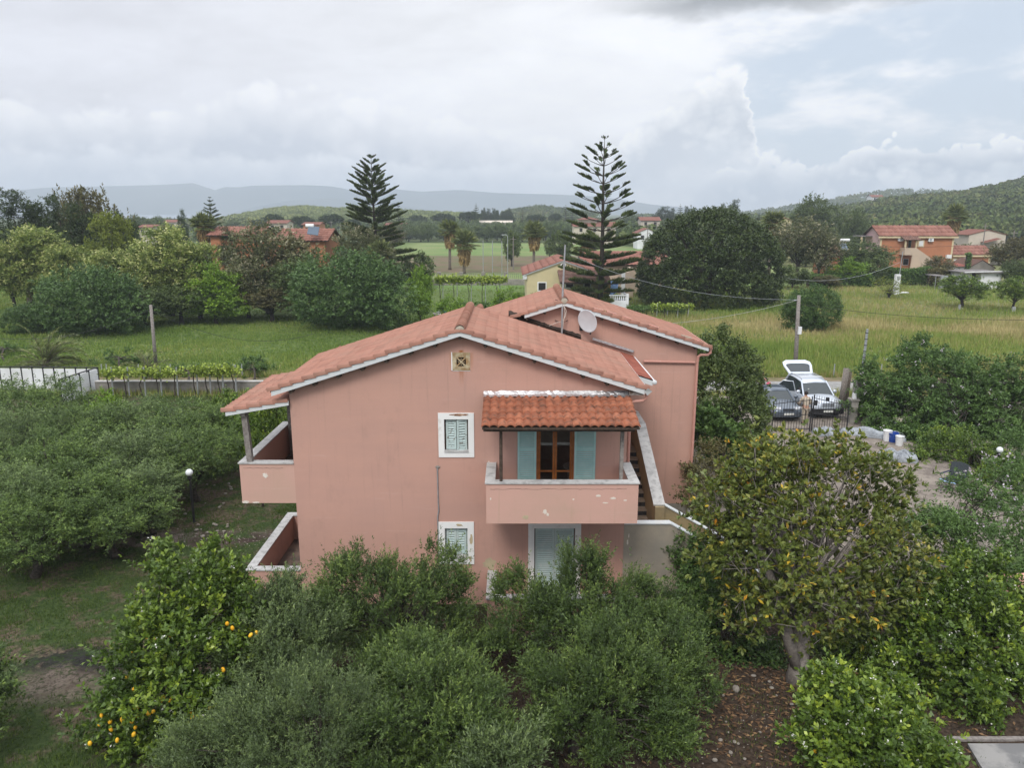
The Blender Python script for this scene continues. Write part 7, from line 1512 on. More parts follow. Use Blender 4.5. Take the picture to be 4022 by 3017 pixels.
# hedges, walls, fences beyond the road
def hedge(label, x0, x1, y, h, d, mat, seed, n, LL=0.16, name='hedge', jit=0.25):
    rng = np.random.default_rng(seed); N = n
    p0 = np.stack([rng.uniform(x0, x1, N), y + rng.uniform(0, d, N), h * rng.uniform(0, 1, N) ** 0.6], 1)
    f = rng.random(N); p0[:, 1] = np.where(f < 0.5, y + rng.normal(0, 0.12, N), p0[:, 1]); p0[:, 2] = np.where((f >= 0.5) & (f < 0.9), h + rng.normal(0, 0.10, N), p0[:, 2]) + np.sin(p0[:, 0] * 0.9) * jit * (p0[:, 2] / h)
    D = unit(rng.normal(size=(N, 3)) + np.array([0, -0.4, 0.5])); V, Fc = leafq(rng, p0, D, np.full(N, LL), np.full(N, LL * 0.6), 0.2)
    th = thing(name, label, 'hedge', ((x0 + x1) / 2, y, 0)); mk('foliage', V, Fc, M[mat], th, False, rng.random(N))
    MB().box(x0 + 0.1, x1 - 0.1, y + 0.15, y + d - 0.1, 0, h - 0.15).build('stems', M['bark_dark'], th)
hedge('long dark ivy hedge in front of the orange house', P(3440, 1100, 118).x, P(3660, 1100, 118).x, 118, P(3550, 1062, 118).z, 1.6, 'melia', 701, 9000, 0.32)
hedge('dark hedge continuing left of the long ivy hedge', P(3180, 1100, 114).x, P(3430, 1100, 114).x, 114, P(3250, 1085, 114).z, 1.6, 'melia', 702, 7000, 0.32)
hedge('dark reed screen hedge left of the metal shelter', P(3655, 1100, 116).x, P(3760, 1100, 116).x, 116, P(3700, 1066, 116).z, 1.2, 'brownish', 703, 4000, 0.3)
hedge('clipped hedge below the vine pergola behind the roof ridge', P(1800, 1150, 84).x, P(2000, 1150, 84).x, 84, 1.0, 1.2, 'melia', 704, 5000, 0.16, jit=0.03)
hedge('low clipped hedge in front of the white balustrade', P(2455, 1180, 84).x, P(2680, 1180, 84).x, 82, 0.9, 1.0, 'melia', 705, 5000, 0.16, jit=0.05)
hedge('ivy covered tree stump beside the orange wing', P(3800, 1020, 120.6).x, P(3814, 1020, 120.6).x, 120.6, P(3806, 1000, 120.6).z, 0.8, 'melia', 706, 900, 0.26, 'ivy_stump', 0.0)
# vines behind the roof ridge
def vine_row(label, x0, x1, y, zt, seed, n, posts, thick=0.35, LL=0.17, mat='vine'):
    rng = np.random.default_rng(seed); th = thing('vine_row', label, 'grapevine', ((x0 + x1) / 2, y, 0))
    N = n; cl_ = rng.random(N); xx = rng.uniform(x0, x1, N); keep = np.sin(xx * 2.1 + seed) + rng.normal(0, 0.5, N) > -0.9; xx = xx[keep]; N = len(xx)
    p0 = np.stack([xx, y + rng.normal(0, thick * 0.6, N), zt + rng.normal(0, thick * 0.45, N)], 1)
    V, Fc = leafq(rng, p0, unit(rng.normal(size=(N, 3)) + np.array([0, 0, 0.3])), np.full(N, LL), np.full(N, LL * 0.85), 0.15, up=1.2)
    mk('foliage', V, Fc, M[mat], th, False, rng.random(N))
    for k in range(posts):
        xp = x0 + (k + 0.5) * (x1 - x0) / posts; MB().tube([(xp, y, 0), (xp + 0.05, y, zt + 0.35)], 0.045, 6).build('post', M['metal'], th)
    mb = MB(); rr = random.Random(seed)
    for k in range(max(2, posts)):
        xp = x0 + (k + 0.3) * (x1 - x0) / posts; mb.tube([(xp, y, 0), (xp + rr.uniform(-.15, .15), y, zt * 0.5), (xp + rr.uniform(-.3, .3), y, zt)], [0.05, 0.04, 0.03], 5)
    mb.tube([(x0, y, zt - 0.05), ((x0 + x1) / 2, y, zt - 0.12), (x1, y, zt - 0.05)], 0.02, 5); mb.build('stem', M['bark_dark'], th); return th
vine_row('vine pergola row behind the roof ridge', P(1710, 1100, 90).x, P(1990, 1100, 90).x, 90, P(1850, 1100, 90).z, 711, 2600, 5, 0.45, 0.3)
vine_row('vines along the concrete wall left of the porch roof', P(760, 1510, 46).x, P(960, 1510, 46).x, 45.6, 1.55, 712, 1500, 4)
vine_row('vine row on leaning posts beside the white panel fence', P(430, 1520, 46).x, P(745, 1520, 46).x, 45.4, 1.45, 713, 1400, 5)
vine_row('vine shoots in front of the domed tree', P(2560, 1200, 80).x, P(2725, 1200, 80).x, 80, 1.3, 714, 900, 4, 0.3, 0.24)
# low concrete wall of the road
M['wallcap'] = pm('pale_wall_capping', (0.46, 0.45, 0.43), (0.36, 0.35, 0.335), 2, 0.9, world=True)
lw = thing('low_wall', 'low concrete wall with pale capping along the road left of the house', 'wall', (-20, 46.2, 0))
MB().box(P(385, 1550, 46.2).x, -7.0, 46.0, 46.25, 0, 0.75).build('wall', M['concrete'], lw); MB().box(P(385, 1550, 46.2).x, -7.0, 45.96, 46.29, 0.752, 0.81).build('capping', M['wallcap'], lw)
lw2 = thing('low_wall', 'dark low wall along the road at the right edge', 'wall', (30, 45.9, 0)); MB().box(26.0, 60, 45.7, 45.9, 0, 0.7).build('wall', M['dark_metal'], lw2); MB().box(26.0, 60, 45.66, 45.94, 0.702, 0.76).build('capping', M['concrete'], lw2)
# field wall with railings beyond the palms
fwl = thing('field_wall', 'low wall with stone pillars and railings below the fan palms', 'wall', (-5, 118, 0))
xa, xb = P(1560, 1060, 118).x, P(2260, 1060, 118).x
MB().box(xa, xb, 118, 118.25, 0, 0.9).build('wall', M['concrete'], fwl)
for k in range(8):
    xx = xa + 3 + k * 3.4; MB().box(xx - 0.28, xx + 0.28, 117.9, 118.4, 0, 2.0).build('pillar', M['grey_block'], fwl)
mb = MB()
for k in range(90): xx = xa + 0.3 + k * 0.3; mb.box(xx - 0.02, xx + 0.02, 118.1, 118.14, 0.9, 1.75)
mb.box(xa, xb, 118.1, 118.14, 1.7, 1.75); mb.build('railing', M['sheet_roof'], fwl)
# poles of the field
for i, (a, yt, yb, Y) in enumerate(((1897, 945, 1040, 130), (1934, 945, 1040, 130), (1971, 945, 1040, 130))):
    t_, b_ = P(a, yt, Y), P(a, 1050, Y); o = MB().tube([(t_.x, Y, 0), (t_.x, Y, t_.z)], 0.07, 6).build('field_post', M['metal'], None)
    tag(o, 'thin pale post standing in the green field between the fan palms', 'post', 'pale posts in the green field')
fl = thing('flood_lamp', 'tall thin lamp post with a bent head right of the palm pair', 'street lamp', (P(1994, 1000, 128).x, 128, 0)); t_ = P(1994, 922, 128)
MB().tube([(t_.x, 128, 0), (t_.x, 128, t_.z - 0.3), (t_.x - 0.2, 128, t_.z), (t_.x - 0.6, 128, t_.z + 0.02)], 0.06, 7).build('pole', M['metal'], fl); MB().box(t_.x - 1.0, t_.x - 0.55, 127.85, 128.15, t_.z - 0.06, t_.z + 0.06).build('lamp_head', M['metal'], fl)
rs_ = random.Random(4)
for (a, yt, Y, lb) in ((2016, 930, 150, 'dark wooden pole right of the palm pair'), (1300, 868, 300, 'thin distant pole with a cross arm before the pale hill'), (2545, 880, 230, 'thin pole left of the white distant house'), (2580, 875, 232, 'thin pole right of the white distant house'), (3872, 878, 158, 'metal pole on the cream house'), (3985, 905, 140, 'grey wooden pole right of the cream house')):
    t_ = P(a, yt, Y); o = thing('utility_pole', lb, 'pole', (t_.x, Y, 0)); MB().tube([(t_.x, Y, 0), (t_.x, Y, t_.z)], [0.13, 0.09], 7).build('pole', M['grey_wood'], o); MB().box(t_.x - 0.6, t_.x + 0.6, Y - 0.05, Y + 0.05, t_.z - 0.5, t_.z - 0.4).build('cross_arm', M['grey_wood'], o)
# dirt heap
rng = np.random.default_rng(3); nx, ny = 40, 10; hx = P(2180, 1020, 150)
V = []; 
for j in range(ny):
    for i in range(nx):
        u, v = i / (nx - 1) * 2 - 1, j / (ny - 1) * 2 - 1; V.append((hx.x + u * 6.2, 150 + v * 2.4, max(-0.05, 1.55 * (1 - u * u) ** 0.7 * (1 - v * v) * (0.85 + 0.15 * math.sin(u * 9)) + rng.normal(0, 0.06))))
tag(mk('earth_heap', V, [(j * nx + i, j * nx + i + 1, (j + 1) * nx + i + 1, (j + 1) * nx + i) for j in range(ny - 1) for i in range(nx - 1)], pm('red_brown_earth', (0.105, 0.065, 0.045), (0.15, 0.10, 0.07), 0.8, 0.95, world=True)), 'mound of dark red-brown earth beyond the lone fan palm', 'earth heap')
# concrete water tank with containers
wt = thing('water_tank', 'round concrete water tank behind the roof ridge', 'water tank', (P(1738, 1175, 74).x, 74, 0)); c_ = wt.location
MB().lathe(tuple(c_), [(0.92, 0), (0.92, 1.25), (1.0, 1.27), (1.0, 1.38), (0.9, 1.39)], 20).build('drum', M['concrete'], wt)
for (dx_, mt_, nm, lb) in ((-0.35, 'white_wall', 'jug', 'white plastic jug lying on the concrete tank'), (0.25, None, 'jug', 'turquoise plastic jug lying on the concrete tank')):
    if mt_ is None: mm = pm('turquoise_plastic', (0.08, 0.42, 0.50), None, rough=0.4)
    else: mm = M[mt_]
    o = MB().tube([(c_.x + dx_ - 0.24, 74, 1.56), (c_.x + dx_ - 0.2, 74, 1.56), (c_.x + dx_ + 0.14, 74, 1.56), (c_.x + dx_ + 0.24, 74, 1.56), (c_.x + dx_ + 0.27, 74, 1.56)], [0.08, 0.165, 0.165, 0.07, 0.05], 12).build(nm, mm); tag(o, lb, 'jug')
# ------------------------------------------------------------------ fences, poles, lamps and things near the gate
# white panel fence
c0 = P(382, 1445, 46.9); zt_ = c0.z
pf = thing('panel_fence', 'white horizontal panel fence with dark posts at the left edge', 'fence', (c0.x, 46.9, 0))
x_l = P(-120, 1438, 46.5).x
def fence_run(a, b, n, H):
    a = Vector(a); b = Vector(b); d = (b - a); u = d.normalized(); nrm = Vector((-u.y, u.x, 0)); nb = 11
    for k in range(n):
        p0 = a + d * k / n; p1 = a + d * (k + 1) / n; mb = MB()
        for i in range(nb):
            z0 = 0.05 + i * (H - 0.12) / nb; z1 = z0 + (H - 0.12) / nb - 0.008
            mb.add([p0 + u * 0.04 + nrm * s_ * 0.02 + Vector((0, 0, z)) for s_ in (-1, 1) for z in (z0, z1)] + [p1 - u * 0.04 + nrm * s_ * 0.02 + Vector((0, 0, z)) for s_ in (-1, 1) for z in (z0, z1)],
                   [(0, 1, 3, 2), (4, 6, 7, 5), (0, 4, 5, 1), (2, 3, 7, 6), (0, 2, 6, 4), (1, 5, 7, 3)])
        mb.build('panel', M['white_wall'], pf)
    for k in range(n + 1):
        p0 = a + d * k / n; MB().obox(p0 + Vector((0, 0, H / 2)), u * 0.03, nrm * 0.045, (0, 0, H / 2)).build('post', M['dark_metal'], pf)
    MB().obox((a + b) / 2 + Vector((0, 0, H + 0.025)), d / 2 + u * 0.04, nrm * 0.05, (0, 0, 0.025)).build('top_rail', M['dark_metal'], pf)
cz = Vector((c0.x, 46.9, 0.0)); fence_run((x_l, 47.2, 0), tuple(cz), 11, zt_)
ce = P(240, 1490, 1); dirn = ray(232, 1493); t_e = (zt_ - CAM_H) / dirn[2]; e2 = Vector((dirn[0] * t_e, dirn[1] * t_e, 0))
fence_run(tuple(cz), tuple(e2), 4, zt_)
# wooden and metal poles
def pole(name, label, foot, top, r, mat, cat='pole', extra=None):
    th = thing(name, label, cat, (foot[0], foot[1], 0)); f, t = Vector(foot), Vector(top)
    MB().tube([f - Vector((0, 0, .1)), f + (t - f) * 0.5, t], [r, r * 0.88, r * 0.75], 10).build('shaft', mat, th, True); return th
f = G(615, 1462); t_ = P(592, 1198, f.y)
p1 = pole('utility_pole', 'leaning bare wooden pole in the left meadow', f, t_, 0.13, M['grey_wood'])
f2 = G(3122, 1482); t2 = P(3138, 1160, f2.y)
p2 = pole('utility_pole', 'wooden electricity pole behind the silver car', f2, t2, 0.15, M['grey_wood'])
MB().tube([t2 + Vector((-.3, 0, -0.35)), t2 + Vector((.12, 0, -0.3))], 0.03, 6).build('insulator_arm', M['metal'], p2)
MB().box(f2.x - 0.12, f2.x + 0.1, f2.y - 0.28, f2.y - 0.14, 3.0, 3.5).build('junction_box', M['white_pipe'], p2)
# galvanised pole on a pillar by the gate
gy = 40.3; b3 = P(3382, 1500, gy); t3 = P(3407, 1293, gy)
gp = thing('lamp_pole', 'bare galvanised metal pole strapped on top of the concrete gate pillar', 'pole', (b3.x, gy, b3.z))
MB().tube([(b3.x, gy, b3.z), (t3.x, gy, t3.z)], [0.075, 0.062], 10).build('shaft', M['metal'], gp)
for k in range(8):
    q = Vector((b3.x, gy, b3.z)).lerp(Vector((t3.x, gy, t3.z)), 0.12 + k * 0.115); MB().lathe((q.x, gy, q.z), [(0.082, 0), (0.082, 0.035)], 10).build('strap', M['dark_metal'], gp)
# concrete pillars and tree trunk posts of the gate
def pillar(label, x0, x1, y0, y1, h, mat=None, cap=True, name='gate_pillar'):
    th = thing(name, label, 'pillar', ((x0 + x1) / 2, (y0 + y1) / 2, 0)); MB().box(x0, x1, y0, y1, 0, h).build('shaft', mat or M['concrete'], th)
    if cap: MB().box(x0 - 0.05, x1 + 0.05, y0 - 0.05, y1 + 0.05, h + 0.002, h + 0.08).build('cap', mat or M['concrete'], th)
    return th
xx = P(3382, 1500, 40.3).x; pillar('tall concrete gate pillar carrying the galvanised pole', xx - 0.28, xx + 0.28, 40.05, 40.6, P(3382, 1503, 40.3).z)
xx = P(3352, 1580, 39.4).x; gpz = P(3352, 1572, 39.4).z
pillar('lower concrete gate pillar with a small white box on top', xx - 0.17, xx + 0.19, 39.2, 39.6, gpz)
tag(MB().box(xx - 0.05, xx + 0.10, 39.3, 39.5, gpz + 0.085, gpz + 0.37).build('lamp_box', M['white_pipe']), 'small white box on the lower gate pillar', 'box')
for (a, w, lb, yt, Y) in ((3325, 0.17, 'thick pale tree trunk post beside the silver car', 1447, 42.2), (3340, 0.12, 'thinner split wooden post right of the thick trunk post', 1450, 42.5)):
    q = P(a, yt, Y); o = thing('wooden_post', lb, 'post', (q.x, Y, 0)); MB().tube([(q.x - 0.12, Y, 0), (q.x - 0.05, Y, 1.2), (q.x, Y, q.z)], [w * 1.1, w, w * 0.95], 9).build('shaft', M['bark_pale'] if w > .15 else M['bark'], o, True)
# gate leaves
def gate_leaf(label, pa, pb, za, zb, n):
    a = Vector((pa.x, pa.y, 0)); b = Vector((pb.x, pb.y, 0)); d = b - a; u = d.normalized()
    th = thing('gate_leaf', label, 'gate', a, 0, None)
    for (p_, z_) in ((a, za), (b, zb)): MB().tube([p_ + Vector((0, 0, 0.03)), p_ + Vector((0, 0, z_ + 0.06))], 0.035, 8).build('stile', M['dark_metal'], th)
    for (f0, f1) in ((0.07, 0.07), (0.52, 0.52), (0.94, 0.94)):
        MB().tube([a + Vector((0, 0, za * f0 + (0.03 if f0 < .1 else 0))), b + Vector((0, 0, zb * f1 + (0.03 if f0 < .1 else 0)))], 0.02, 6).build('rail', M['dark_metal'], th)
    for k in range(1, n):
        t = k / n; p_ = a + d * t; z_ = za + (zb - za) * t
        MB().tube([p_ + Vector((0, 0, 0.08)), p_ + Vector((0, 0, z_ + 0.02)), p_ + Vector((0, 0, z_ + 0.10))], [0.011, 0.011, 0.001], 6).build('bar', M['dark_metal'], th)
    return th
GY = 37.6
ga, gm_, gb = P(3041, 1560, GY), P(3191, 1560, GY), P(3338, 1560, GY)
zl, zm_, zr_ = P(3043, 1580, GY).z, P(3189, 1555, GY).z, P(3338, 1588, GY).z
gate_leaf('left leaf of the black wrought iron gate', ga, gm_, zl, zm_ - 0.1, 14); g2_ = gate_leaf('right leaf of the black wrought iron gate with a dark plate', Vector((gb.x, GY, 0)), Vector((gm_.x + 0.1, GY, 0)), zr_, zm_, 14)
q = P(3203, 1578, GY - 0.03); MB().box(q.x - 0.11, q.x + 0.11, GY - 0.05, GY - 0.03, q.z - 0.2, q.z + 0.08).build('plate', M['dark_metal'], g2_)
q = P(3252, 1570, GY - 0.03); MB().box(q.x - 0.09, q.x + 0.09, GY + 0.03, GY + 0.045, q.z - 0.1, q.z + 0.1).build('plate', M['dark_metal'], g2_)
# globe lamps
def globe_lamp(label, foot, h, lean=0.0, r=0.13):
    th = thing('globe_lamp', label, 'garden lamp', (foot[0], foot[1], 0), 0, 'globe lamps in the garden'); x, y = foot[0], foot[1]
    MB().tube([(x, y, -0.05), (x - lean, y, h - 0.2)], [0.045, 0.04], 10).build('post', M['dark_metal'], th); MB().lathe((x - lean, y, h - 0.24), [(0.05, 0), (0.085, 0.03), (0.085, 0.09), (0.06, 0.1)], 12).build('collar', M['dark_metal'], th)
    V, Fc = sphere_v((x - lean, y, h), r, 20, 12); mk('globe', V, Fc, M['globe'], th, True); return th
M['globe'] = pm('opal_globe', (0.72, 0.75, 0.78), None, rough=0.35)
ft = G(763, 2052); tp = P(743, 1857, ft.y); globe_lamp('white globe lamp on a black post in the left lawn', (ft.x, ft.y), tp.z, ft.x - tp.x)
tp = P(3927, 1768, 32.0); globe_lamp('white globe lamp rising from the shrubs at the right', (tp.x + 0.1, 32.0), tp.z, 0.1, 0.14)
# wires
def wire(label, a, b, sag, r=0.012, mat='dark_metal', n=16, name='cable'):
    a, b = Vector(a), Vector(b); pts = []
    for k in range(n + 1):
        t = k / n; q = a.lerp(b, t); q.z -= sag * 4 * t * (1 - t); pts.append(q)
    tag(MB().tube(pts, r, 5, False).build(name, M[mat]), label, 'cable')
pt = Vector(t2)
wire('pale cable running from the electricity pole to the tall pine', pt + Vector((-0.1, 0, -0.3)), P(2240, 1000, 70), 1.0, 0.012, 'metal')
wire('yellowish cable from the electricity pole down to the left behind the house', pt + Vector((-0.2, 0, -0.35)), P(2640, 1270, 50), 0.2, 0.011, 'wallcap')
wire('dark cable crossing the meadow to the right of the pole', pt + Vector((0.1, 0, -0.6)) , P(4200, 1255, 44), 0.35, 0.014)
wire('pale cable rising from the domed tree to the meter mast', P(3070, 1090, 92), P(3535, 1030, 104), 1.2, 0.02, 'metal')
wire('dark cable passing in front of the orange house', P(3300, 960, 125), P(4200, 925, 110), 0.9, 0.02)
wire('thin dark cable left of the leaning pole', t_ + Vector((0, 0, -0.3)), P(-100, 1320, 50), 0.9, 0.014)
wire('thin dark cable from the leaning pole towards the house', t_ + Vector((0, 0, -0.35)), P(1240, 1308, 60), 1.3, 0.014)
wire('dark cable crossing the far field behind the palms', P(1500, 905, 120) if False else P(1540, 930, 118), P(2600, 935, 110), 0.8, 0.02)
# fence posts along the meadow
i = 0
for (a, yt, yb) in ((545, 1460, 1520), (400, 1462, 1500), (420, 1468, 1500), (670, 1462, 1500), (815, 1458, 1530), (850, 1470, 1500), (950, 1458, 1500), (920, 1490, 1520), (3462, 1441, 1482), (3278, 1430, 1468), (3955, 1445, 1478)):
    f = G(a, yb + 12, 0); 
    Yq = 50.9; q = P(a, yt, Yq); o = MB().tube([(q.x, Yq, 0), (q.x + 0.02, Yq, max(0.9, q.z))], 0.035, 6).build('fence_post', M['metal'])
    tag(o, 'thin grey fence post along the edge of the meadow', 'fence post', 'fence posts along the road')
# plastic sheeting over a heap, buckets, box
def tarp(name, label, cx, cy, lx, ly, h, seed, mat, rot=0.0, lumps=()):
    rng = np.random.default_rng(seed); nx, ny = 46, 26; V = []
    ph = rng.uniform(0, 6, 6)
    for j in range(ny):
        for i in range(nx):
            u, v = i / (nx - 1) * 2 - 1, j / (ny - 1) * 2 - 1; rr = max(abs(u), abs(v)); e = max(0.0, 1 - rr ** 4)
            z = h * e ** 0.6 * (0.62 + 0.16 * math.sin(u * 7 + ph[0]) + 0.12 * math.sin(v * 6 + u * 5 + ph[1]) + 0.09 * abs(math.sin(u * 15 + v * 9 + ph[2])) + 0.06 * abs(math.sin(u * 27 - v * 14 + ph[3])))
            x = u * lx / 2 * (1 + 0.05 * math.sin(v * 9 + ph[4])); y = v * ly / 2 * (1 + 0.07 * math.sin(u * 11 + ph[5]))
            V.append((cx + x * math.cos(rot) - y * math.sin(rot), cy + x * math.sin(rot) + y * math.cos(rot), max(0.012, z)))
    return tag(mk(name, V, [(j * nx + i, j * nx + i + 1, (j + 1) * nx + i + 1, (j + 1) * nx + i) for j in range(ny - 1) for i in range(nx - 1)], mat), label, 'plastic sheet')
m, t, b, o_ = newmat('crumpled_plastic_sheet'); 
setc(t, b.inputs['Base Color'], e_mix(t, e_noise(t, pos(t), 2.5, 5, 0.6).step(0.35, 0.65), (0.34, 0.37, 0.40), (0.20, 0.22, 0.245))); b.inputs['Roughness'].default_value = 0.3
bump(t, b, e_noise(t, pos(t), 7, 5, 0.7, 1.5), 0.9, 0.06); M['sheet'] = m
q = G(3425, 1712); tarp('plastic_sheet', 'long crumpled white plastic sheet over a heap inside the gate', q.x, q.y, 3.0, 0.9, 0.4, 1, M['sheet'], -0.5)
q = G(3240, 1705); tarp('plastic_sheet', 'small white plastic bundle behind the yellowing tree top', G(3240, 1705).x, G(3240, 1705).y, 1.1, 0.8, 0.4, 2, M['sheet'], 0.2)
q = G(3540, 1805); tarp('plastic_sheet', 'grey plastic sheet over boards beside the shrubs', q.x, q.y, 1.3, 0.95, 0.5, 3, M['sheet'], -0.4)
q = G(3484, 1792); tarp('plastic_sheet', 'small white sack on the yard beside the grey plastic sheet', q.x, q.y, 0.7, 0.55, 0.35, 4, M['sheet'], 0.1)
def bucket(label, x, y, mat, r=0.17, h=0.36, name='bucket', cat='bucket'):
    th = thing(name, label, cat, (x, y, 0)); MB().lathe((x, y, 0.0), [(r * 0.82, 0.01), (r, h), (r * 1.07, h + 0.01), (r * 1.07, h + 0.04), (r * 0.95, h + 0.04), (r * 0.9, h - 0.04)], 16).build('tub', mat, th)
    MB().tube([(x - r * 1.08, y, h), (x - r, y - 0.09, h - 0.1), (x, y - r * 1.1, h - 0.2), (x + r, y - 0.09, h - 0.1), (x + r * 1.08, y, h)], 0.006, 5).build('handle', M['metal'], th)
bluep = pm('blue_plastic', (0.02, 0.06, 0.28), None, rough=0.4)
q = G(3483, 1732); bucket('white square bucket left of the blue tub', q.x, q.y, M['white_pipe'], 0.20, 0.50); q = G(3510, 1738); bucket('dark blue tub between the white buckets', q.x, q.y + 0.1, bluep, 0.24, 0.42)
q = G(3527, 1748); bucket('white bucket right of the blue tub', q.x, q.y - 0.1, M['white_pipe'], 0.19, 0.44)
q = P(3552, 1672, 37.6); cbx = thing('crate', 'pale carton propped under the chinaberry thicket', 'box', (q.x, 36.8, 0)); MB().box(q.x - 0.34, q.x + 0.34, 37.5, 38.0, 0, 0.55).build('body', M['white_wall'], cbx); MB().obox((q.x, 37.75, 0.62), (0.40, 0, 0.02), (0, 0.30, 0.05), (0, 0, 0.015)).build('flap', M['cream_wall'], cbx)
# red rags and rubble by the sheets
# folding camp chair
ch = thing('camp_chair', 'dark folding camp chair with blue trim on the gravel yard', 'chair', G(3735, 1925)); o3 = ch.location
fab = pm('navy_chair_fabric', (0.02, 0.028, 0.045), (0.035, 0.042, 0.06), 5, 0.9); fabb = pm('blue_white_trim', (0.35, 0.48, 0.75), None, rough=0.7); fabg = pm('grey_green_mesh_fabric', (0.045, 0.055, 0.06), None, rough=0.9)
rt_ = Matrix.Translation(o3) @ Matrix.Rotation(R(-62), 4, 'Z')
def cv(*pts): return [rt_ @ Vector(p_) for p_ in pts]
for (a_, b_) in (((-.33, -.30, 0), (.33, -.28, .42)), ((.33, -.30, 0), (-.33, -.28, .42)), ((-.33, .30, 0), (.33, .28, .42)), ((.33, .30, 0), (-.33, .28, .42)), ((-.33, -.30, 0), (-.35, .30, .42)), ((-.33, .30, 0), (-.35, -.30, .62)), ((.33, -.30, 0), (.35, .30, .42)), ((.33, .30, 0), (.35, -.30, .62)), ((-.34, .28, .40), (-.40, .48, 1.02)), ((.34, .28, .40), (.40, .48, 1.02))):
    MB().tube(cv(a_, b_), 0.011, 6).build('leg', M['dark_metal'], ch)
V = []; n_ = 7
for i in range(n_):
    for j in range(n_):
        u, v = i / 6 - 0.5, j / 6; V.append(rt_ @ Vector((u * 0.68, -0.30 + v * 0.58, 0.42 + 0.03 * (0.5 - v) - 0.10 * (1 - (2 * u) ** 2) * math.sin(math.pi * v))))
mk('seat', V, [(i * 7 + j, i * 7 + j + 1, i * 7 + j + 8, i * 7 + j + 7) for i in range(6) for j in range(6)], fab, ch)
V = []
for i in range(n_):
    for j in range(n_):
        u, v = i / 6 - 0.5, j / 6; V.append(rt_ @ Vector((u * (0.68 + 0.1 * v), 0.28 + v * 0.20 + 0.08 * (1 - (2 * u) ** 2), 0.40 + v * 0.62 + 0.07 * math.cos(u * 3) * v)))
mk('backrest', V, [(i * 7 + j, i * 7 + j + 1, i * 7 + j + 8, i * 7 + j + 7) for i in range(6) for j in range(6)], fabg, ch)
for s_ in (-1, 1): MB().add(cv((s_ * .30, -.34, .63), (s_ * .42, -.34, .63), (s_ * .42, .42, .66), (s_ * .30, .42, .66)), [(0, 1, 2, 3)]).build('armrest', fab, ch)
MB().tube(cv((-.34, -.31, .43), (-.1, -.33, .40), (.1, -.33, .40), (.34, -.31, .43)), 0.028, 7).build('trim', fabb, ch)
# slab and plank bottom right
sb = thing('concrete_slab', 'pale concrete slab at the bottom right corner', 'slab', G(3900, 2990)); a, b_, c_, d_ = G(3800, 2925, .1), G(4100, 2925, .1), G(4200, 3060, .1), G(3880, 3060, .1)
V = [Vector((q.x, q.y, z_)) for q in (a, b_, c_, d_) for z_ in (0.0, 0.12)]
mk('slab', V, [(1, 3, 5, 7), (0, 2, 3, 1), (2, 4, 5, 3), (4, 6, 7, 5), (6, 0, 1, 7)], pm('streaked_concrete', (0.27, 0.265, 0.255), (0.16, 0.16, 0.16), 1.4, 0.85, 0.2, 30, world=True, lo_=0.4, hi_=0.6), sb)
a, b_ = G(3675, 2918, .12), G(4100, 2916, .12); tag(MB().obox(((a.x + b_.x) / 2, (a.y + b_.y) / 2 + 0.1, 0.12), ((b_.x - a.x) / 2, 0, 0), (0, 0.05, 0), (0, 0, 0.03)).build('plank', M['grey_wood']), 'weathered plank lying along the back of the concrete slab', 'plank')
o = G(4030, 2360, 1.0); rp = thing('roof_corner', 'corner of a small red tiled shelter at the right edge', 'shelter', (11.9, 16.9, 0))
qq = P(4022, 2378, 17.0); MB().box(qq.x + 0.0, qq.x + 1.6, 17.0, 18.2, 0, qq.z - 0.1).build('wall', M['tile_dark'] if False else M['pink'], rp); MB().obox((qq.x + 0.75, 17.5, qq.z), (1.0, 0, 0.05), (0, 0.7, 0.2), (0, 0, 0.05)).build('roof', M['pink_pipe'], rp)
# stones
m, t, b, o_ = newmat('pale_stone'); setc(t, b.inputs['Base Color'], e_mix(t, e_noise(t, ocoord(t), 6, 4), (0.17, 0.15, 0.125), (0.32, 0.29, 0.25))); b.inputs['Roughness'].default_value = 0.95; M['stone'] = m
def stone(label, px, py, r, seed, group=None, name='stone'):
    rg = random.Random(seed); q = G(px, py); V, Fc = sphere_v((q.x, q.y, r * 0.35), r, 9, 6, (rg.uniform(.8, 1.3), rg.uniform(.8, 1.2), rg.uniform(.5, .8)), 0.12, rg)
    V = [(x_, y_, max(-0.02, z_)) for x_, y_, z_ in V]; tag(mk(name, V, Fc, M['stone'], None, False), label, 'stone', group)
stone('largest reddish stone on the dark soil by the grey trunk', 2890, 2712, 0.10, 1)
for i, (a, b) in enumerate(((2838, 2695), (2840, 2735), (2960, 2658), (3022, 2680), (3030, 2705), (3050, 2735), (3110, 2770), (3140, 2775), (3165, 2780), (3190, 2778), (2852, 2838), (2900, 2925), (2870, 2960), (2925, 2985), (2830, 2912), (2860, 2880), (2885, 2918), (2808, 2990), (2985, 2880), (2752, 2905), (2040, 2960), (2290, 2690), (2230, 2850), (2215, 2900), (2255, 2870), (2205, 2960))):
    stone('pale stone on the soil near the big grey trunk', a, b, 0.028 + 0.03 * ((i * 7) % 5) / 5, 20 + i, 'pale stones on the soil')
rg_ = random.Random(9)
for i in range(34):
    a, b = rg_.uniform(700, 930), rg_.uniform(1900, 2110); 
    if i > 16: a, b = rg_.uniform(760, 900), rg_.uniform(2060, 2110)
    stone('small pale stone in the lawn by the globe lamp', a, b, rg_.uniform(0.03, 0.075), 60 + i, 'small stones round the globe lamp')
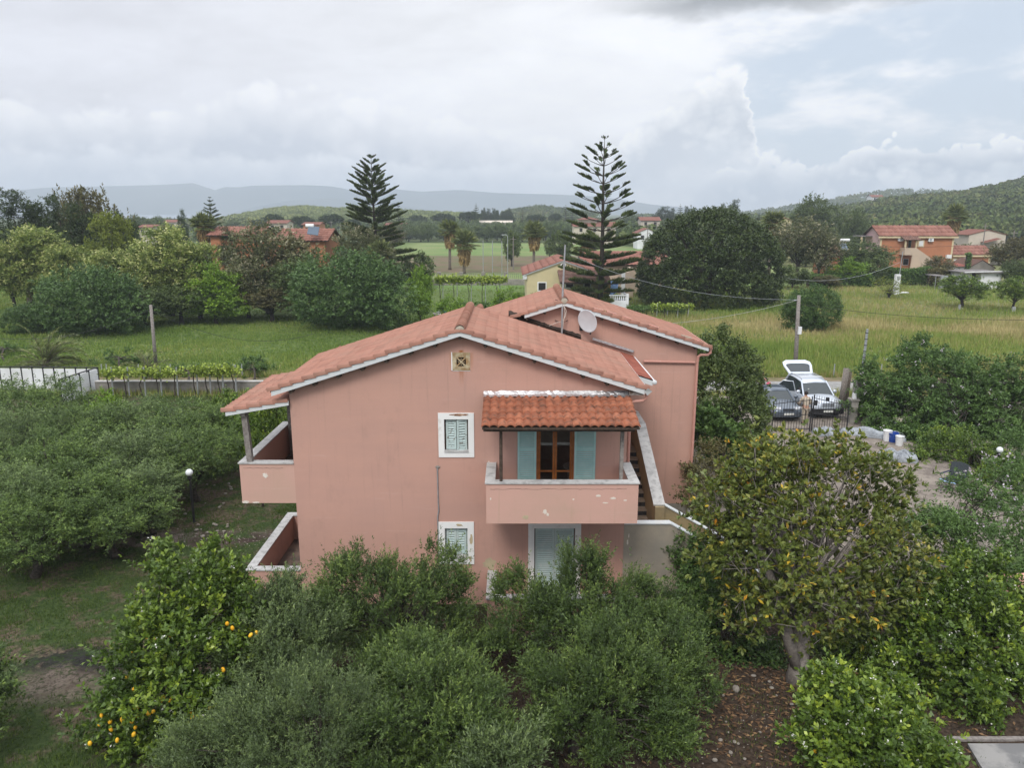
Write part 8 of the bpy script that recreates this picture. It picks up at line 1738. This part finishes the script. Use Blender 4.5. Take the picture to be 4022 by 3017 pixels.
# rubbly soil strip: small stones and clods, nobody could count them
def scatter_rocks(name, label, n, fx, fy, r0, r1, mat, seed):
    rng = np.random.default_rng(seed); x, y = fx(rng, n), fy(rng, n); z = gz(x, y); r = rng.uniform(r0, r1, n) 
    base = np.array([[1, 0, 0], [-1, 0, 0], [0, 1, 0], [0, -1, 0], [0, 0, 1], [0, 0, -0.6]], float); tri = np.array([[0, 2, 4], [2, 1, 4], [1, 3, 4], [3, 0, 4]])
    V = base[None] * r[:, None, None] * rng.uniform(0.5, 1.2, (n, 6, 1)) + np.stack([x, y, z], 1)[:, None, :]
    Fc = (tri[None] + (np.arange(n) * 6)[:, None, None]).reshape(-1, 3); return tag(mk(name, V.reshape(-1, 3), Fc, mat), label, 'rubble', None, 'stuff')
scatter_rocks('rubble', 'small stones and clods along the soil strip in the lawn', 420, lambda g, n: g.uniform(-15.5, -8.2, n), lambda g, n: 24.6 + g.normal(0, 0.45, n), 0.010, 0.03, M['stone'], 3)
scatter_rocks('gravel', 'loose stones on the soil at the bottom right', 900, lambda g, n: g.uniform(1.2, 7.5, n), lambda g, n: g.uniform(12.4, 17.5, n), 0.008, 0.022, M['stone'], 4)
scatter_rocks('gravel', 'loose gravel over the yard behind the yellowing tree', 1500, lambda g, n: g.uniform(8.5, 24, n), lambda g, n: g.uniform(23, 37, n), 0.012, 0.04, M['stone'], 5)

# ------------------------------------------------------------------ cars
carp = bpy.data.materials.new('silver_car_paint'); carp.use_nodes = True; bb = carp.node_tree.nodes['Principled BSDF']; bb.inputs['Base Color'].default_value = (0.56, 0.61, 0.68, 1); bb.inputs['Metallic'].default_value = 0.35; bb.inputs['Roughness'].default_value = 0.32; bb.inputs['Coat Weight'].default_value = 0.5
carb = bpy.data.materials.new('blue_grey_car_paint'); carb.use_nodes = True; bb = carb.node_tree.nodes['Principled BSDF']; bb.inputs['Base Color'].default_value = (0.10, 0.125, 0.16, 1); bb.inputs['Metallic'].default_value = 0.4; bb.inputs['Roughness'].default_value = 0.35; bb.inputs['Coat Weight'].default_value = 0.5
cglass = pm('car_glass', (0.035, 0.045, 0.05), None, rough=0.06, spec=0.6); ctrim = pm('black_car_trim', (0.018, 0.018, 0.02), None, rough=0.6); tyre = pm('tyre_rubber', (0.015, 0.015, 0.016), None, rough=0.9); lampg = pm('headlamp_glass', (0.55, 0.57, 0.6), (0.30, 0.30, 0.32), 8, 0.15, metal=0.3); ambr = pm('amber_lens', (0.42, 0.11, 0.03), None, rough=0.3); platem = pm('number_plate', (0.62, 0.63, 0.6), None, rough=0.5); seatm = pm('car_interior', (0.05, 0.05, 0.05), None, rough=0.9)
def loft(sections, closed=True):
    """sections: list of rings (same count); quads between"""
    V = [v for s_ in sections for v in s_]; n = len(sections[0]); Fc = []
    for i in range(len(sections) - 1):
        for k in range(n): Fc.append((i * n + k, i * n + (k + 1) % n, (i + 1) * n + (k + 1) % n, (i + 1) * n + k))
    Fc += [tuple(range(n))[::-1], tuple(range((len(sections) - 1) * n, len(sections) * n))]
    return V, Fc
def car(name, label, loc, rz, paint, Lh, W, H, suv, open_parts):
    """front towards -Y (local), origin on the ground under the middle"""
    th = thing(name, label, 'car', loc, rz); hw = W / 2
    def add(nm, V, Fc, m, par=None, smooth=False): return mk(nm, V, Fc, m, par or th, smooth, abs_=False)
    belt = H * (0.60 if suv else 0.62); hood = H * (0.60 if suv else 0.56); sill = 0.26
    # body: cross sections from nose to tail: (y, half width, bottom, shoulder, top)
    S = [(-Lh, hw * 0.72, 0.42, 0.55, hood * 0.78), (-Lh + 0.10, hw * 0.88, 0.30, 0.62, hood * 0.86), (-Lh + 0.45, hw * 0.97, 0.27, 0.70, hood * 0.94), (-Lh + 1.0, hw, 0.26, 0.72, hood * 0.99), (-Lh + 1.35, hw, 0.25, 0.75, belt), (0.2, hw, 0.25, 0.75, belt), (Lh - 0.55, hw, 0.26, 0.75, belt), (Lh - 0.15, hw * 0.95, 0.30, 0.7, belt * 0.98), (Lh, hw * 0.86, 0.38, 0.62, belt * 0.93)]
    rings = []
    for (y, w, z0, zs, zt) in S:
        rings.append([(-w * 0.92, y, z0), (-w, y, zs * 0.7), (-w, y, zs), (-w * 0.95, y, zt - 0.03), (-w * 0.62, y, zt + 0.02), (0, y, zt + 0.045), (w * 0.62, y, zt + 0.02), (w * 0.95, y, zt - 0.03), (w, y, zs), (w, y, zs * 0.7), (w * 0.92, y, z0)])
    V, Fc = loft(rings); body = add('body', V, Fc, paint, None, True)
    # cabin
    yw0, yw1 = -Lh + 1.25, -Lh + 2.05; yb1, yb0 = (Lh - 0.55, Lh - 0.12) if suv else (Lh - 1.2, Lh - 0.45)
    wt, wb = hw * 0.76, hw * 0.93; zr = H - 0.06; zb = belt - 0.04
    rings = [[(-wb, yw0, zb), (wb, yw0, zb), (wt * 0.98, yw1, zr - 0.03), (-wt * 0.98, yw1, zr - 0.03)], [(-wb, yb0, zb), (wb, yb0, zb), (wt, yb1, zr - 0.02), (-wt, yb1, zr - 0.02)]]
    # pillars/roof as painted frame slightly larger than the glass body
    gl = [(-wb, yw0, zb), (wb, yw0, zb), (wt, yw1, zr - 0.03), (-wt, yw1, zr - 0.03), (-wb, yb0, zb), (wb, yb0, zb), (wt, yb1, zr - 0.03), (-wt, yb1, zr - 0.03)]
    add('glasshouse', gl, [(0, 1, 2, 3), (5, 4, 7, 6), (4, 0, 3, 7), (1, 5, 6, 2), (3, 2, 6, 7)], cglass, None, False)
    rv = []
    for (y, z_, w_) in ((yw1 - 0.10, zr - 0.07, wt * 1.01), (yw1 + 0.1, zr + 0.01, wt * 1.02), (yw1 + 0.8, zr + 0.06, wt * 1.03), (yb1 - 0.3, zr + 0.05, wt * 1.02), (yb1 + 0.03, zr, wt)):
        rv.append([(-w_ - 0.02, y, z_ - 0.06), (-w_, y, z_ - 0.01), (-w_ * 0.6, y, z_ + 0.02), (0, y, z_ + 0.03), (w_ * 0.6, y, z_ + 0.02), (w_, y, z_ - 0.01), (w_ + 0.02, y, z_ - 0.06), (0, y, z_ - 0.05)])
    V, Fc = loft(rv); add('roof', V, Fc, paint, None, True)
    def bar(a, b, w=0.04): return MB().tube([a, b], w, 6)
    for s_ in (-1, 1):
        m_ = bar((s_ * wb, yw0, zb), (s_ * wt, yw1, zr - 0.02), 0.045); add('pillar', m_.v, m_.f, paint)
        m_ = bar((s_ * wb, yb0, zb), (s_ * wt, yb1, zr - 0.02), 0.06); add('pillar', m_.v, m_.f, paint)
        ym = (yw1 + yb1) / 2 - 0.1; m_ = bar((s_ * wb * 1.005, ym, zb), (s_ * wt, ym, zr - 0.02), 0.035); add('pillar', m_.v, m_.f, ctrim)
        m_ = MB(); m_.add(*sphere_v((s_ * (hw + 0.12), yw0 + 0.32, belt + 0.13), 0.12, 10, 7, (1.0, 0.55, 0.8))); add('mirror', m_.v, m_.f, paint, None, True)
        # headlamp
        m_ = MB(); m_.obox((s_ * hw * 0.70, -Lh + 0.20, hood * 0.80), (0.22, s_ * 0.07, 0), (-s_ * 0.03, 0.10, 0.03), (0, 0, 0.10)); hl = add('headlight', m_.v, m_.f, lampg)
        m_ = MB(); m_.obox((s_ * hw * 0.72, -Lh + 0.13, hood * 0.80 - 0.115), (0.20, s_ * 0.07, 0), (0, 0.05, 0), (0, 0, 0.022)); add('indicator', m_.v, m_.f, ambr, hl)
        m_ = MB().lathe((0, 0, 0), [(0.06, 0), (0.06, 0.04)], 12); add('fog_lamp', [(s_ * hw * 0.62 + v_[0], -Lh - 0.02 - v_[2], 0.45 + v_[1]) for v_ in m_.v], m_.f, lampg)
        for yy in (-Lh + 0.85, Lh - 0.85):
            m_ = MB().lathe((0, 0, 0), [(0.20, -0.11), (0.33, -0.11), (0.345, -0.06), (0.345, 0.06), (0.33, 0.11), (0.20, 0.11)], 22); V = [(s_ * (hw - 0.07) + v_[2], yy + v_[0], 0.34 + v_[1]) for v_ in m_.v]; wh = add('wheel', V, m_.f, tyre)
            m_ = MB().lathe((0, 0, 0), [(0.19, 0.0), (0.19, 0.02), (0.05, 0.035)], 14); add('rim', [(s_ * (hw + 0.035) + s_ * v_[2], yy + v_[0], 0.34 + v_[1]) for v_ in m_.v], m_.f, M['metal'], wh)
    m_ = MB(); 
    for k in range(4): m_.box(-hw * 0.36, hw * 0.36, -Lh - 0.005, -Lh + 0.03, hood * 0.66 + k * 0.055, hood * 0.66 + k * 0.055 + 0.032)
    add('grille', m_.v, m_.f, ctrim)
    m_ = MB(); m_.obox((0, -Lh + 0.03, 0.44), (hw * 0.93, 0, 0), (0, 0.12, 0), (0, 0, 0.14)); add('bumper', m_.v, m_.f, ctrim if suv else paint)
    m_ = MB(); m_.box(-0.26, 0.26, -Lh - 0.115, -Lh - 0.092, 0.40, 0.51); add('number_plate', m_.v, m_.f, platem)
    m_ = MB(); m_.box(-hw * .9, hw * .9, -Lh - 0.095 + 0.17, -Lh + 0.25, 0.25, 0.3); add('underbody', m_.v, m_.f, ctrim)
    if suv:
        for s_ in (-1, 1):
            m_ = MB().tube([(s_ * wt * 0.9, yw1 + 0.15, zr + 0.05), (s_ * wt * 0.9, yw1 + 0.3, zr + 0.12), (s_ * wt * 0.9, yb1 - 0.2, zr + 0.12), (s_ * wt * 0.9, yb1 - 0.05, zr + 0.05)], 0.02, 6); add('roof_rail', m_.v, m_.f, M['metal'])
        for yy in (yw1 + 0.45, yb1 - 0.55):
            m_ = MB().box(-wt * 0.9, wt * 0.9, yy - 0.04, yy + 0.04, zr + 0.135, zr + 0.16); add('roof_bar', m_.v, m_.f, M['white_pipe'] if yy < 0.3 else M['metal'])
        m_ = MB().box(-hw * 0.55, -hw * 0.47, yw0 + 0.32, yw0 + 0.335, belt + 0.26, belt + 0.30); add('sticker', m_.v, m_.f, platem)
    return th, add, dict(hw=hw, wt=wt, zr=zr, yb1=yb1, yb0=yb0, belt=belt, zb=zb, wb=wb, yw0=yw0, yw1=yw1)
sc_ = G(3204, 1660)
suvo = (17.05, 42.3, 0)
th, add, D_ = car('suv', 'silver estate off-roader with its tailgate raised and one side door open', suvo, R(2), carp, 2.2, 1.84, 1.74, True, True)
# raised tailgate: frame with its glass, hinged at the roof end
hy, hz = D_['yb1'], D_['zr'] + 0.02; up_ = Vector((0, 0.62, 0.40)).normalized(); LG = 1.15; sd = Vector((1, 0, 0)); nn = sd.cross(up_)
def tg(u, v, w=0.0): return tuple(Vector((0, hy, hz)) + sd * u + up_ * v + nn * w)
wt_, wl_ = D_['wt'], D_['hw'] * 0.92
out = [(-wt_, 0), (wt_, 0), (wl_ * 1.0, LG * 0.60), (wl_ * 0.98, LG * 0.85), (wl_ * 0.7, LG), (-wl_ * 0.7, LG), (-wl_ * 0.98, LG * 0.85), (-wl_, LG * 0.60)]
inn = [(-wt_ * 0.82, 0.14), (wt_ * 0.82, 0.14), (wl_ * 0.84, LG * 0.60), (wl_ * 0.74, LG * 0.70), (wl_ * 0.45, LG * 0.74), (-wl_ * 0.45, LG * 0.74), (-wl_ * 0.74, LG * 0.70), (-wl_ * 0.84, LG * 0.60)]
V = [tg(u, v, s_) for s_ in (0.035, -0.035) for u, v in out] + [tg(u, v, s_) for s_ in (0.035, -0.035) for u, v in inn]; Fc = []
for k in range(8):
    j = (k + 1) % 8; Fc += [(k, j, 16 + j, 16 + k), (8 + k, 24 + k, 24 + j, 8 + j), (k, 8 + k, 8 + j, j), (16 + k, 16 + j, 24 + j, 24 + k)]
tgo = add('tailgate', V, Fc, carp)
add('rear_window', [tg(u, v, 0.0) for u, v in inn], [tuple(range(8))], cglass, tgo)
m_ = MB().obox(tg(0, LG * 0.90, -0.045), sd * 0.10, up_ * 0.05, nn * 0.015); add('handle', m_.v, m_.f, M['metal'], tgo)
# open side door (on the left of the picture)
wd = 1.12; an = R(62); hx, hyy = -D_['hw'], D_['yw0'] + 0.95
du = Vector((-math.sin(an), math.cos(an) * 1.0, 0)); dn = Vector((du.y, -du.x, 0))
def dp(u, z, w=0.0): return tuple(Vector((hx, hyy, 0)) + du * u + Vector((0, 0, z)) + dn * w)
zb_, bt_ = 0.36, D_['belt']; zt2 = D_['zr'] - 0.05
V = [dp(u, z, s_) for s_ in (0.04, -0.04) for (u, z) in ((0.0, zb_), (wd * 0.82, zb_), (wd, zb_ + 0.35), (wd, bt_), (0, bt_))]
dr_ = add('side_door', V, [(0, 1, 2, 3, 4), (9, 8, 7, 6, 5), (0, 5, 6, 1), (1, 6, 7, 2), (2, 7, 8, 3), (3, 8, 9, 4), (4, 9, 5, 0)], carp)
m_ = MB().tube([dp(0.02, bt_), dp(0.18, zt2 - 0.02), dp(0.7, zt2), dp(wd - 0.12, bt_ + 0.28), dp(wd, bt_)], 0.03, 6); add('window_frame', m_.v, m_.f, carp, dr_)
add('window_glass', [dp(0.04, bt_), dp(wd - 0.02, bt_), dp(wd - 0.13, bt_ + 0.26), dp(0.7, zt2 - 0.02), dp(0.18, zt2 - 0.04)], [(0, 1, 2, 3, 4)], cglass, dr_)
m_ = MB().tube([dp(0.78, bt_), dp(0.78, zt2 - 0.06)], 0.02, 5); add('divider', m_.v, m_.f, ctrim, dr_)
m_ = MB().obox(dp(wd - 0.2, bt_ - 0.12, 0.06), du * 0.09, (0, 0, 0.018), dn * 0.02); add('handle', m_.v, m_.f, M['metal'], dr_)
th2, add2, D2 = car('hatchback', 'blue grey hatchback partly hidden by the bushes left of the silver car', (14.75, 41.4, 0), R(1), carb, 1.9, 1.68, 1.42, False, False)

# ------------------------------------------------------------------ people
def skin_body(name, pts, edges, rad, mat, parent, root=0, sub=1):
    bm = bmesh.new(); ly = bm.verts.layers.skin.verify(); vs = [bm.verts.new(p_) for p_ in pts]
    for a, b in edges: bm.edges.new((vs[a], vs[b]))
    for i, v in enumerate(vs): v[ly].radius = rad[i] if hasattr(rad[i], '__len__') else (rad[i], rad[i]); v[ly].use_root = (i == root)
    me = bpy.data.meshes.new(name); bm.to_mesh(me); bm.free(); me.materials.append(mat)
    o = bpy.data.objects.new(name, me); COL.objects.link(o); o.parent = parent
    o.modifiers.new('skin', 'SKIN'); s = o.modifiers.new('sub', 'SUBSURF'); s.levels = sub; s.render_levels = sub
    for p_ in me.polygons: p_.use_smooth = True
    return o
skin = pm('skin', (0.42, 0.25, 0.18), None, rough=0.6); hairm = pm('dark_hair', (0.018, 0.012, 0.010), None, rough=0.7); blk = pm('black_cloth', (0.012, 0.012, 0.013), None, rough=0.9); beige = pm('beige_jacket_cloth', (0.48, 0.41, 0.32), (0.40, 0.34, 0.27), 9, 0.9); beige2 = pm('pale_beige_trousers', (0.42, 0.36, 0.28), None, rough=0.9); denim = pm('dark_blue_cloth', (0.02, 0.03, 0.07), None, rough=0.9); pinkc = pm('pink_cloth', (0.55, 0.10, 0.16), None, rough=0.9)
def person(label, loc, rz, top, bottom, pose):
    th = thing('person', label, 'person', loc, rz)
    # front towards -Y. joints
    hip = 0.92; sh = 1.42; ln_ = pose.get('lean', 0.0)
    J = {'pel': (0, 0, hip), 'spine': (0, -ln_ * 0.4, 1.12), 'chest': (0, -ln_, 1.32), 'neck': (0, -ln_ * 1.15, 1.47), 'head': (0, -ln_ * 1.3 - 0.02, 1.60), 'crown': (0, -ln_ * 1.3 - 0.01, 1.70)}
    pts = [J['pel'], J['spine'], J['chest'], J['neck'], J['head'], J['crown']]; ed = [(0, 1), (1, 2), (2, 3), (3, 4), (4, 5)]; rad = [(.155, .12), (.135, .11), (.165, .12), .055, (.082, .10), (.07, .085)]
    for s_ in (-1, 1):
        b = len(pts); arm = pose['arms'][0 if s_ < 0 else 1]
        pts += [(s_ * 0.19, -ln_, 1.38), tuple(arm[0]), tuple(arm[1]), tuple(arm[2])]; ed += [(2, b), (b, b + 1), (b + 1, b + 2), (b + 2, b + 3)]; rad += [.065, .05, .038, .028]
        b = len(pts); st_ = pose.get('step', 0.0) * s_
        pts += [(s_ * 0.10, 0, 0.86), (s_ * 0.11, st_ * 0.5 - 0.02, 0.48), (s_ * 0.115, st_, 0.09), (s_ * 0.125, st_ - 0.14, 0.045)]; ed += [(0, b), (b, b + 1), (b + 1, b + 2), (b + 2, b + 3)]; rad += [.095, .062, .045, .038]
    skin_body('body', pts, ed, rad, skin, th)
    # clothing: slightly fuller shells over torso+arms and hips+legs
    tp_ = [J['pel'], J['spine'], J['chest'], (0, -ln_ * 1.1, 1.43)]; te = [(0, 1), (1, 2), (2, 3)]; tr = [(.175, .14), (.16, .13), (.185, .14), (.08, .08)]
    for s_ in (-1, 1):
        b = len(tp_); arm = pose['arms'][0 if s_ < 0 else 1]; k = 2 if pose.get('long', False) else 1
        tp_ += [(s_ * 0.19, -ln_, 1.385)] + [tuple(arm[i]) for i in range(k)]; te += [(2, b)] + [(b + i, b + i + 1) for i in range(k)]; tr += [.085, .068, .055][:k + 1]
    skin_body('jacket' if pose.get('long') else 'shirt', tp_, te, tr, top, th)
    lp_ = [(0, 0, 0.96)]; le = []; lr = [(.165, .135)]
    for s_ in (-1, 1):
        b = len(lp_); st_ = pose.get('step', 0.0) * s_; lp_ += [(s_ * 0.10, 0, 0.86), (s_ * 0.11, st_ * 0.5 - 0.02, 0.48), (s_ * 0.115, st_, 0.12)]; le += [(0, b), (b, b + 1), (b + 1, b + 2)]; lr += [.112, .08, .062]
    skin_body('trousers', lp_, le, lr, bottom, th)
    hx_ = J['head']; V, Fc = sphere_v((0, hx_[1] + 0.03, 1.655), 0.108, 14, 10, (0.92, 1.0, 1.05)); V = [(x_, y_, max(z_, 1.58 if y_ > hx_[1] - 0.01 else 1.66)) for x_, y_, z_ in V]; mk('hair', V, Fc, hairm, th, True, abs_=False)
    V, Fc = sphere_v((0, hx_[1] - 0.105, 1.595), 0.016, 7, 5, (0.9, 1.2, 1.4)); mk('nose', V, Fc, skin, th, True, abs_=False)
    for s_ in (-1, 1):
        V, Fc = sphere_v((s_ * 0.034, hx_[1] - 0.086, 1.625), 0.011, 7, 5); mk('eye', V, Fc, hairm, th, True, abs_=False)
        V, Fc = sphere_v((s_ * 0.088, hx_[1] + 0.005, 1.60), 0.024, 7, 5, (0.4, 0.8, 1.2)); mk('ear', V, Fc, skin, th, True, abs_=False)
        arm = pose['arms'][0 if s_ < 0 else 1]; e, w = Vector(arm[1]), Vector(arm[2]); d = (w - e).normalized(); sdv = d.cross(Vector((0, 0, 1))); sdv = sdv.normalized() if sdv.length > .1 else Vector((0, 1, 0)); mb = MB()
        for f_ in range(4): a_ = w + sdv * (f_ - 1.5) * 0.019; mb.tube([a_, a_ + d * (0.045 + 0.01 * (f_ in (1, 2))), a_ + d * 0.075 + d.cross(sdv) * 0.02], [0.010, 0.009, 0.006], 6)
        mb.tube([w - d * 0.02 - sdv * 0.03, w + d * 0.02 - sdv * 0.05, w + d * 0.045 - sdv * 0.052], [0.011, 0.010, 0.007], 6); mk('hand', mb.v, mb.f, skin, th, True, abs_=False)
    for s_ in (-1, 1):
        st_ = pose.get('step', 0.0) * s_; V, Fc = sphere_v((s_ * 0.12, st_ - 0.06, 0.045), 0.13, 10, 7, (0.42, 1.05, 0.38)); mk('shoe', [(x_, y_, max(0.005, z_)) for x_, y_, z_ in V], Fc, hairm, th, True, abs_=False)
    return th
person('person in a beige jacket seen from behind between the two cars', (15.55, 39.15, 0), R(182), beige, beige2, dict(lean=0.10, long=True, step=0.05, arms=[[(-0.30, -0.10, 1.14), (-0.26, -0.30, 0.98), (-0.20, -0.46, 0.98)], [(0.30, -0.10, 1.14), (0.28, -0.30, 1.0), (0.22, -0.45, 1.02)]]))
person('person in a black top bending by the open car door', (14.95, 44.6, 0), R(-20), blk, denim, dict(lean=0.16, step=0.08, arms=[[(-0.28, -0.28, 1.16), (-0.18, -0.48, 1.12), (-0.08, -0.62, 1.14)], [(0.30, -0.22, 1.18), (0.16, -0.34, 1.34), (0.04, -0.32, 1.46)]]))
tag(mk('pink_bag', *sphere_v((15.15, 43.95, 1.02), 0.16, 10, 8, (1, .6, 1.2), 0.08), pinkc, None, True), 'pink bag held by the person in black', 'bag')
# ------------------------------------------------------------------ grass
def grass(name, label, n, fx, fy, h, w, mat, seed, tint=None, blades=3, dens=None, kind='stuff', lean=0.35):
    rng = np.random.default_rng(seed); x, y = fx(rng, n), fy(rng, n)
    if dens is not None:
        k = rng.random(n) < dens(x, y); x, y = x[k], y[k]; n = len(x)
    z = gz(x, y); hh = h[0] + (h[1] - h[0]) * rng.random(n) ** 1.5
    if len(h) > 2: hh *= h[2](x, y)
    V = []; T = []; t0 = rng.random(n) if tint is None else np.clip(tint(x, y, rng), 0, 1)
    for b_ in range(blades):
        an = rng.uniform(0, 6.28, n); l = rng.uniform(0.1, lean, n) * hh; sp_ = rng.normal(0, w * 1.6, (n, 2)); ww = w * rng.uniform(0.6, 1.2, n)
        bx, by = x + sp_[:, 0], y + sp_[:, 1]; ca, sa = np.cos(an), np.sin(an)
        a = np.stack([bx - sa * ww / 2, by + ca * ww / 2, z - 0.01], 1); b = np.stack([bx + sa * ww / 2, by - ca * ww / 2, z - 0.01], 1); c = np.stack([bx + ca * l, by + sa * l, z + hh * rng.uniform(0.7, 1.1, n)], 1)
        V.append(np.stack([a, b, c], 1)); T.append(np.clip(t0 + rng.normal(0, 0.10, n), 0, 1))
    V = np.concatenate(V).reshape(-1, 3); return tag(mk(name, V, np.arange(len(V)).reshape(-1, 3), M[mat], None, False, np.concatenate(T)), label, 'grass', None, kind)
M['grass_l'] = leafmat('lawn_grass', [(0, (0.030, 0.055, 0.016)), (0.5, (0.060, 0.098, 0.028)), (0.85, (0.095, 0.13, 0.040)), (1, (0.18, 0.16, 0.085))], None, 0.2, 0.7, 0.15, k=1.22)
M['grass_m'] = leafmat('meadow_grass', [(0, (0.060, 0.105, 0.028)), (0.35, (0.110, 0.168, 0.046)), (0.6, (0.18, 0.215, 0.075)), (0.8, (0.215, 0.195, 0.115)), (1, (0.31, 0.275, 0.18))], None, 0.2, 0.7, 0.15)
def sn(x, y, s): return 0.5 + 0.5 * np.sin(x * s + 1.7 * np.sin(y * s * 0.7 + 1.1)) * np.cos(y * s * 1.1 + 1.3 * np.sin(x * s * 0.6))
grass('lawn_grass', 'short rough grass of the lawn left of the house', 260000, lambda g, n: g.uniform(-26, -2.5, n), lambda g, n: 10.5 + 36 * g.random(n) ** 1.3, (0.04, 0.13), 0.016, 'grass_l', 801,
      tint=lambda x, y, g: 0.35 + 0.4 * sn(x, y, 0.7) * sn(x, y, 2.3) + g.normal(0, 0.15, len(x)),
      dens=lambda x, y: np.where((x > -7.7) & (y > 18.3), 0, 1) * np.clip(1.5 * sn(x, y, 0.9) * sn(x + 9, y, 2.1) + 0.12, 0.04, 1) * np.where(((x + 10.7) ** 2 * 0.35 + (y - 16.7) ** 2) < 1.1, 0.05, 1) * np.where((np.abs(y - 24.6) < 0.6) & (x < -8) & (x > -15.8), 0.25, 1))
grass('weeds', 'sparse weeds on the soil under the right hand trees', 24000, lambda g, n: g.uniform(-2, 14, n), lambda g, n: g.uniform(10.5, 19.5, n), (0.03, 0.12), 0.018, 'grass_l', 802, dens=lambda x, y: np.clip(sn(x, y, 1.7) * 1.3 - 0.5, 0, 1) * np.where((x > -.9) & (x < 3.5) & (y > 18.1), 0, 1))
grass('yard_weeds', 'grass tufts along the edges of the gravel yard', 16000, lambda g, n: g.uniform(7.5, 30, n), lambda g, n: g.uniform(21, 45.5, n), (0.06, 0.25), 0.03, 'grass_l', 803, dens=lambda x, y: np.clip(np.clip((np.abs(x - 15) - 4.5 + (y - 30) * 0.05) / 4, 0, 1) + sn(x, y, 1.3) * 0.3 - 0.1, 0, 1) * np.where(np.abs(x - 16) < 3.2, 0.15, 1))
def straw(x, y): return np.clip((x - 6) / 14, 0, 1) * np.clip(sn(x * 0.8, y, 0.16) * 0.7 + np.clip(1 - np.abs(y - 74) / 13, 0, 1) * 0.85 - 0.1, 0, 1)
grass('meadow_grass', 'tall meadow grass with dry straw beyond the road', 230000, lambda g, n: g.uniform(-1, 1, n), lambda g, n: 51.5 + 62 * g.random(n) ** 1.25, (0.35, 1.0, lambda x, y: 0.45 + 0.55 * np.clip((x + 10) / 20, 0, 1)), 0.075, 'grass_m', 804) if False else None
rngm = np.random.default_rng(804); nM = 240000; yM = 51.3 + 64 * rngm.random(nM) ** 1.2; xM = (rngm.uniform(-0.74, 0.74, nM)) * yM
grass('meadow_grass', 'tall meadow grass with dry straw heads beyond the road', nM, lambda g, n: xM, lambda g, n: yM, (0.28, 0.85, lambda x, y: (0.40 + 0.60 * np.clip((x + 6) / 18, 0, 1)) * (0.55 + 0.6 * sn(x, y, 0.31))), 0.075, 'grass_m', 805,
      tint=lambda x, y, g: 0.14 + 0.32 * sn(x, y, 0.23) + straw(x, y) * (0.45 + 0.45 * sn(x, y, 0.37)) + 0.05 * np.clip((x - 5) / 10, 0, 1) * (g.random(len(x)) ** 0.7) + g.normal(0, 0.10, len(x)),
      dens=lambda x, y: np.where((y > 82) & (x > -40) & (x < 22), 0.25, 1) * np.where((y > 80) & (x > 28), 0.35 + 0.4 * sn(x, y, 0.2), 1) * (0.35 + 0.65 * sn(x, y, 0.5)))
grass('verge_weeds', 'rough weeds along both edges of the road', 22000, lambda g, n: g.uniform(-34, 34, n), lambda g, n: np.where(g.random(n) < 0.65, 50.8 + np.abs(g.normal(0, 0.5, n)), 46.1 - np.abs(g.normal(0, 0.4, n))), (0.1, 0.55), 0.05, 'grass_m', 806, tint=lambda x, y, g: 0.3 + g.random(len(x)) * 0.6)
# fallen leaves under the yellowing tree
rng = np.random.default_rng(12); n = 2600; xx = rng.normal(6.6, 2.0, n); yy = rng.normal(15.6, 1.9, n); k = (yy < 19.5); xx, yy = xx[k], yy[k]; n = len(xx)
V, Fc = leafq(rng, np.stack([xx, yy, gz(xx, yy) + 0.012], 1), unit(np.stack([rng.normal(size=n), rng.normal(size=n), rng.normal(size=n) * 0.12], 1)), np.full(n, 0.13), np.full(n, 0.055), 0.2, up=2.0)
V[:, 2] = np.maximum(V[:, 2], 0.012); tag(mk('fallen_leaves', V, Fc, tintmat('fallen_leaf', [(0, (0.06, 0.035, 0.02)), (0.7, (0.15, 0.085, 0.045)), (1, (0.28, 0.18, 0.09))], 0.8), None, False, rng.random(n)), 'brown fallen leaves scattered under the yellowing tree', 'leaves', None, 'stuff')

# ------------------------------------------------------------------ air
hz_ = bpy.data.materials.new('haze'); hz_.use_nodes = True; t = hz_.node_tree; t.nodes.clear()
v = t.nodes.new('ShaderNodeVolumePrincipled'); v.inputs['Color'].default_value = (0.80, 0.90, 1.0, 1); v.inputs['Density'].default_value = 0.00035; v.inputs['Anisotropy'].default_value = 0.0
o = t.nodes.new('ShaderNodeOutputMaterial'); t.links.new(v.outputs[0], o.inputs['Volume'])
hb = MB().box(-5100, 5100, -250, 4700, -1.0, 168).build('haze', hz_); tag(hb, kind='stuff')
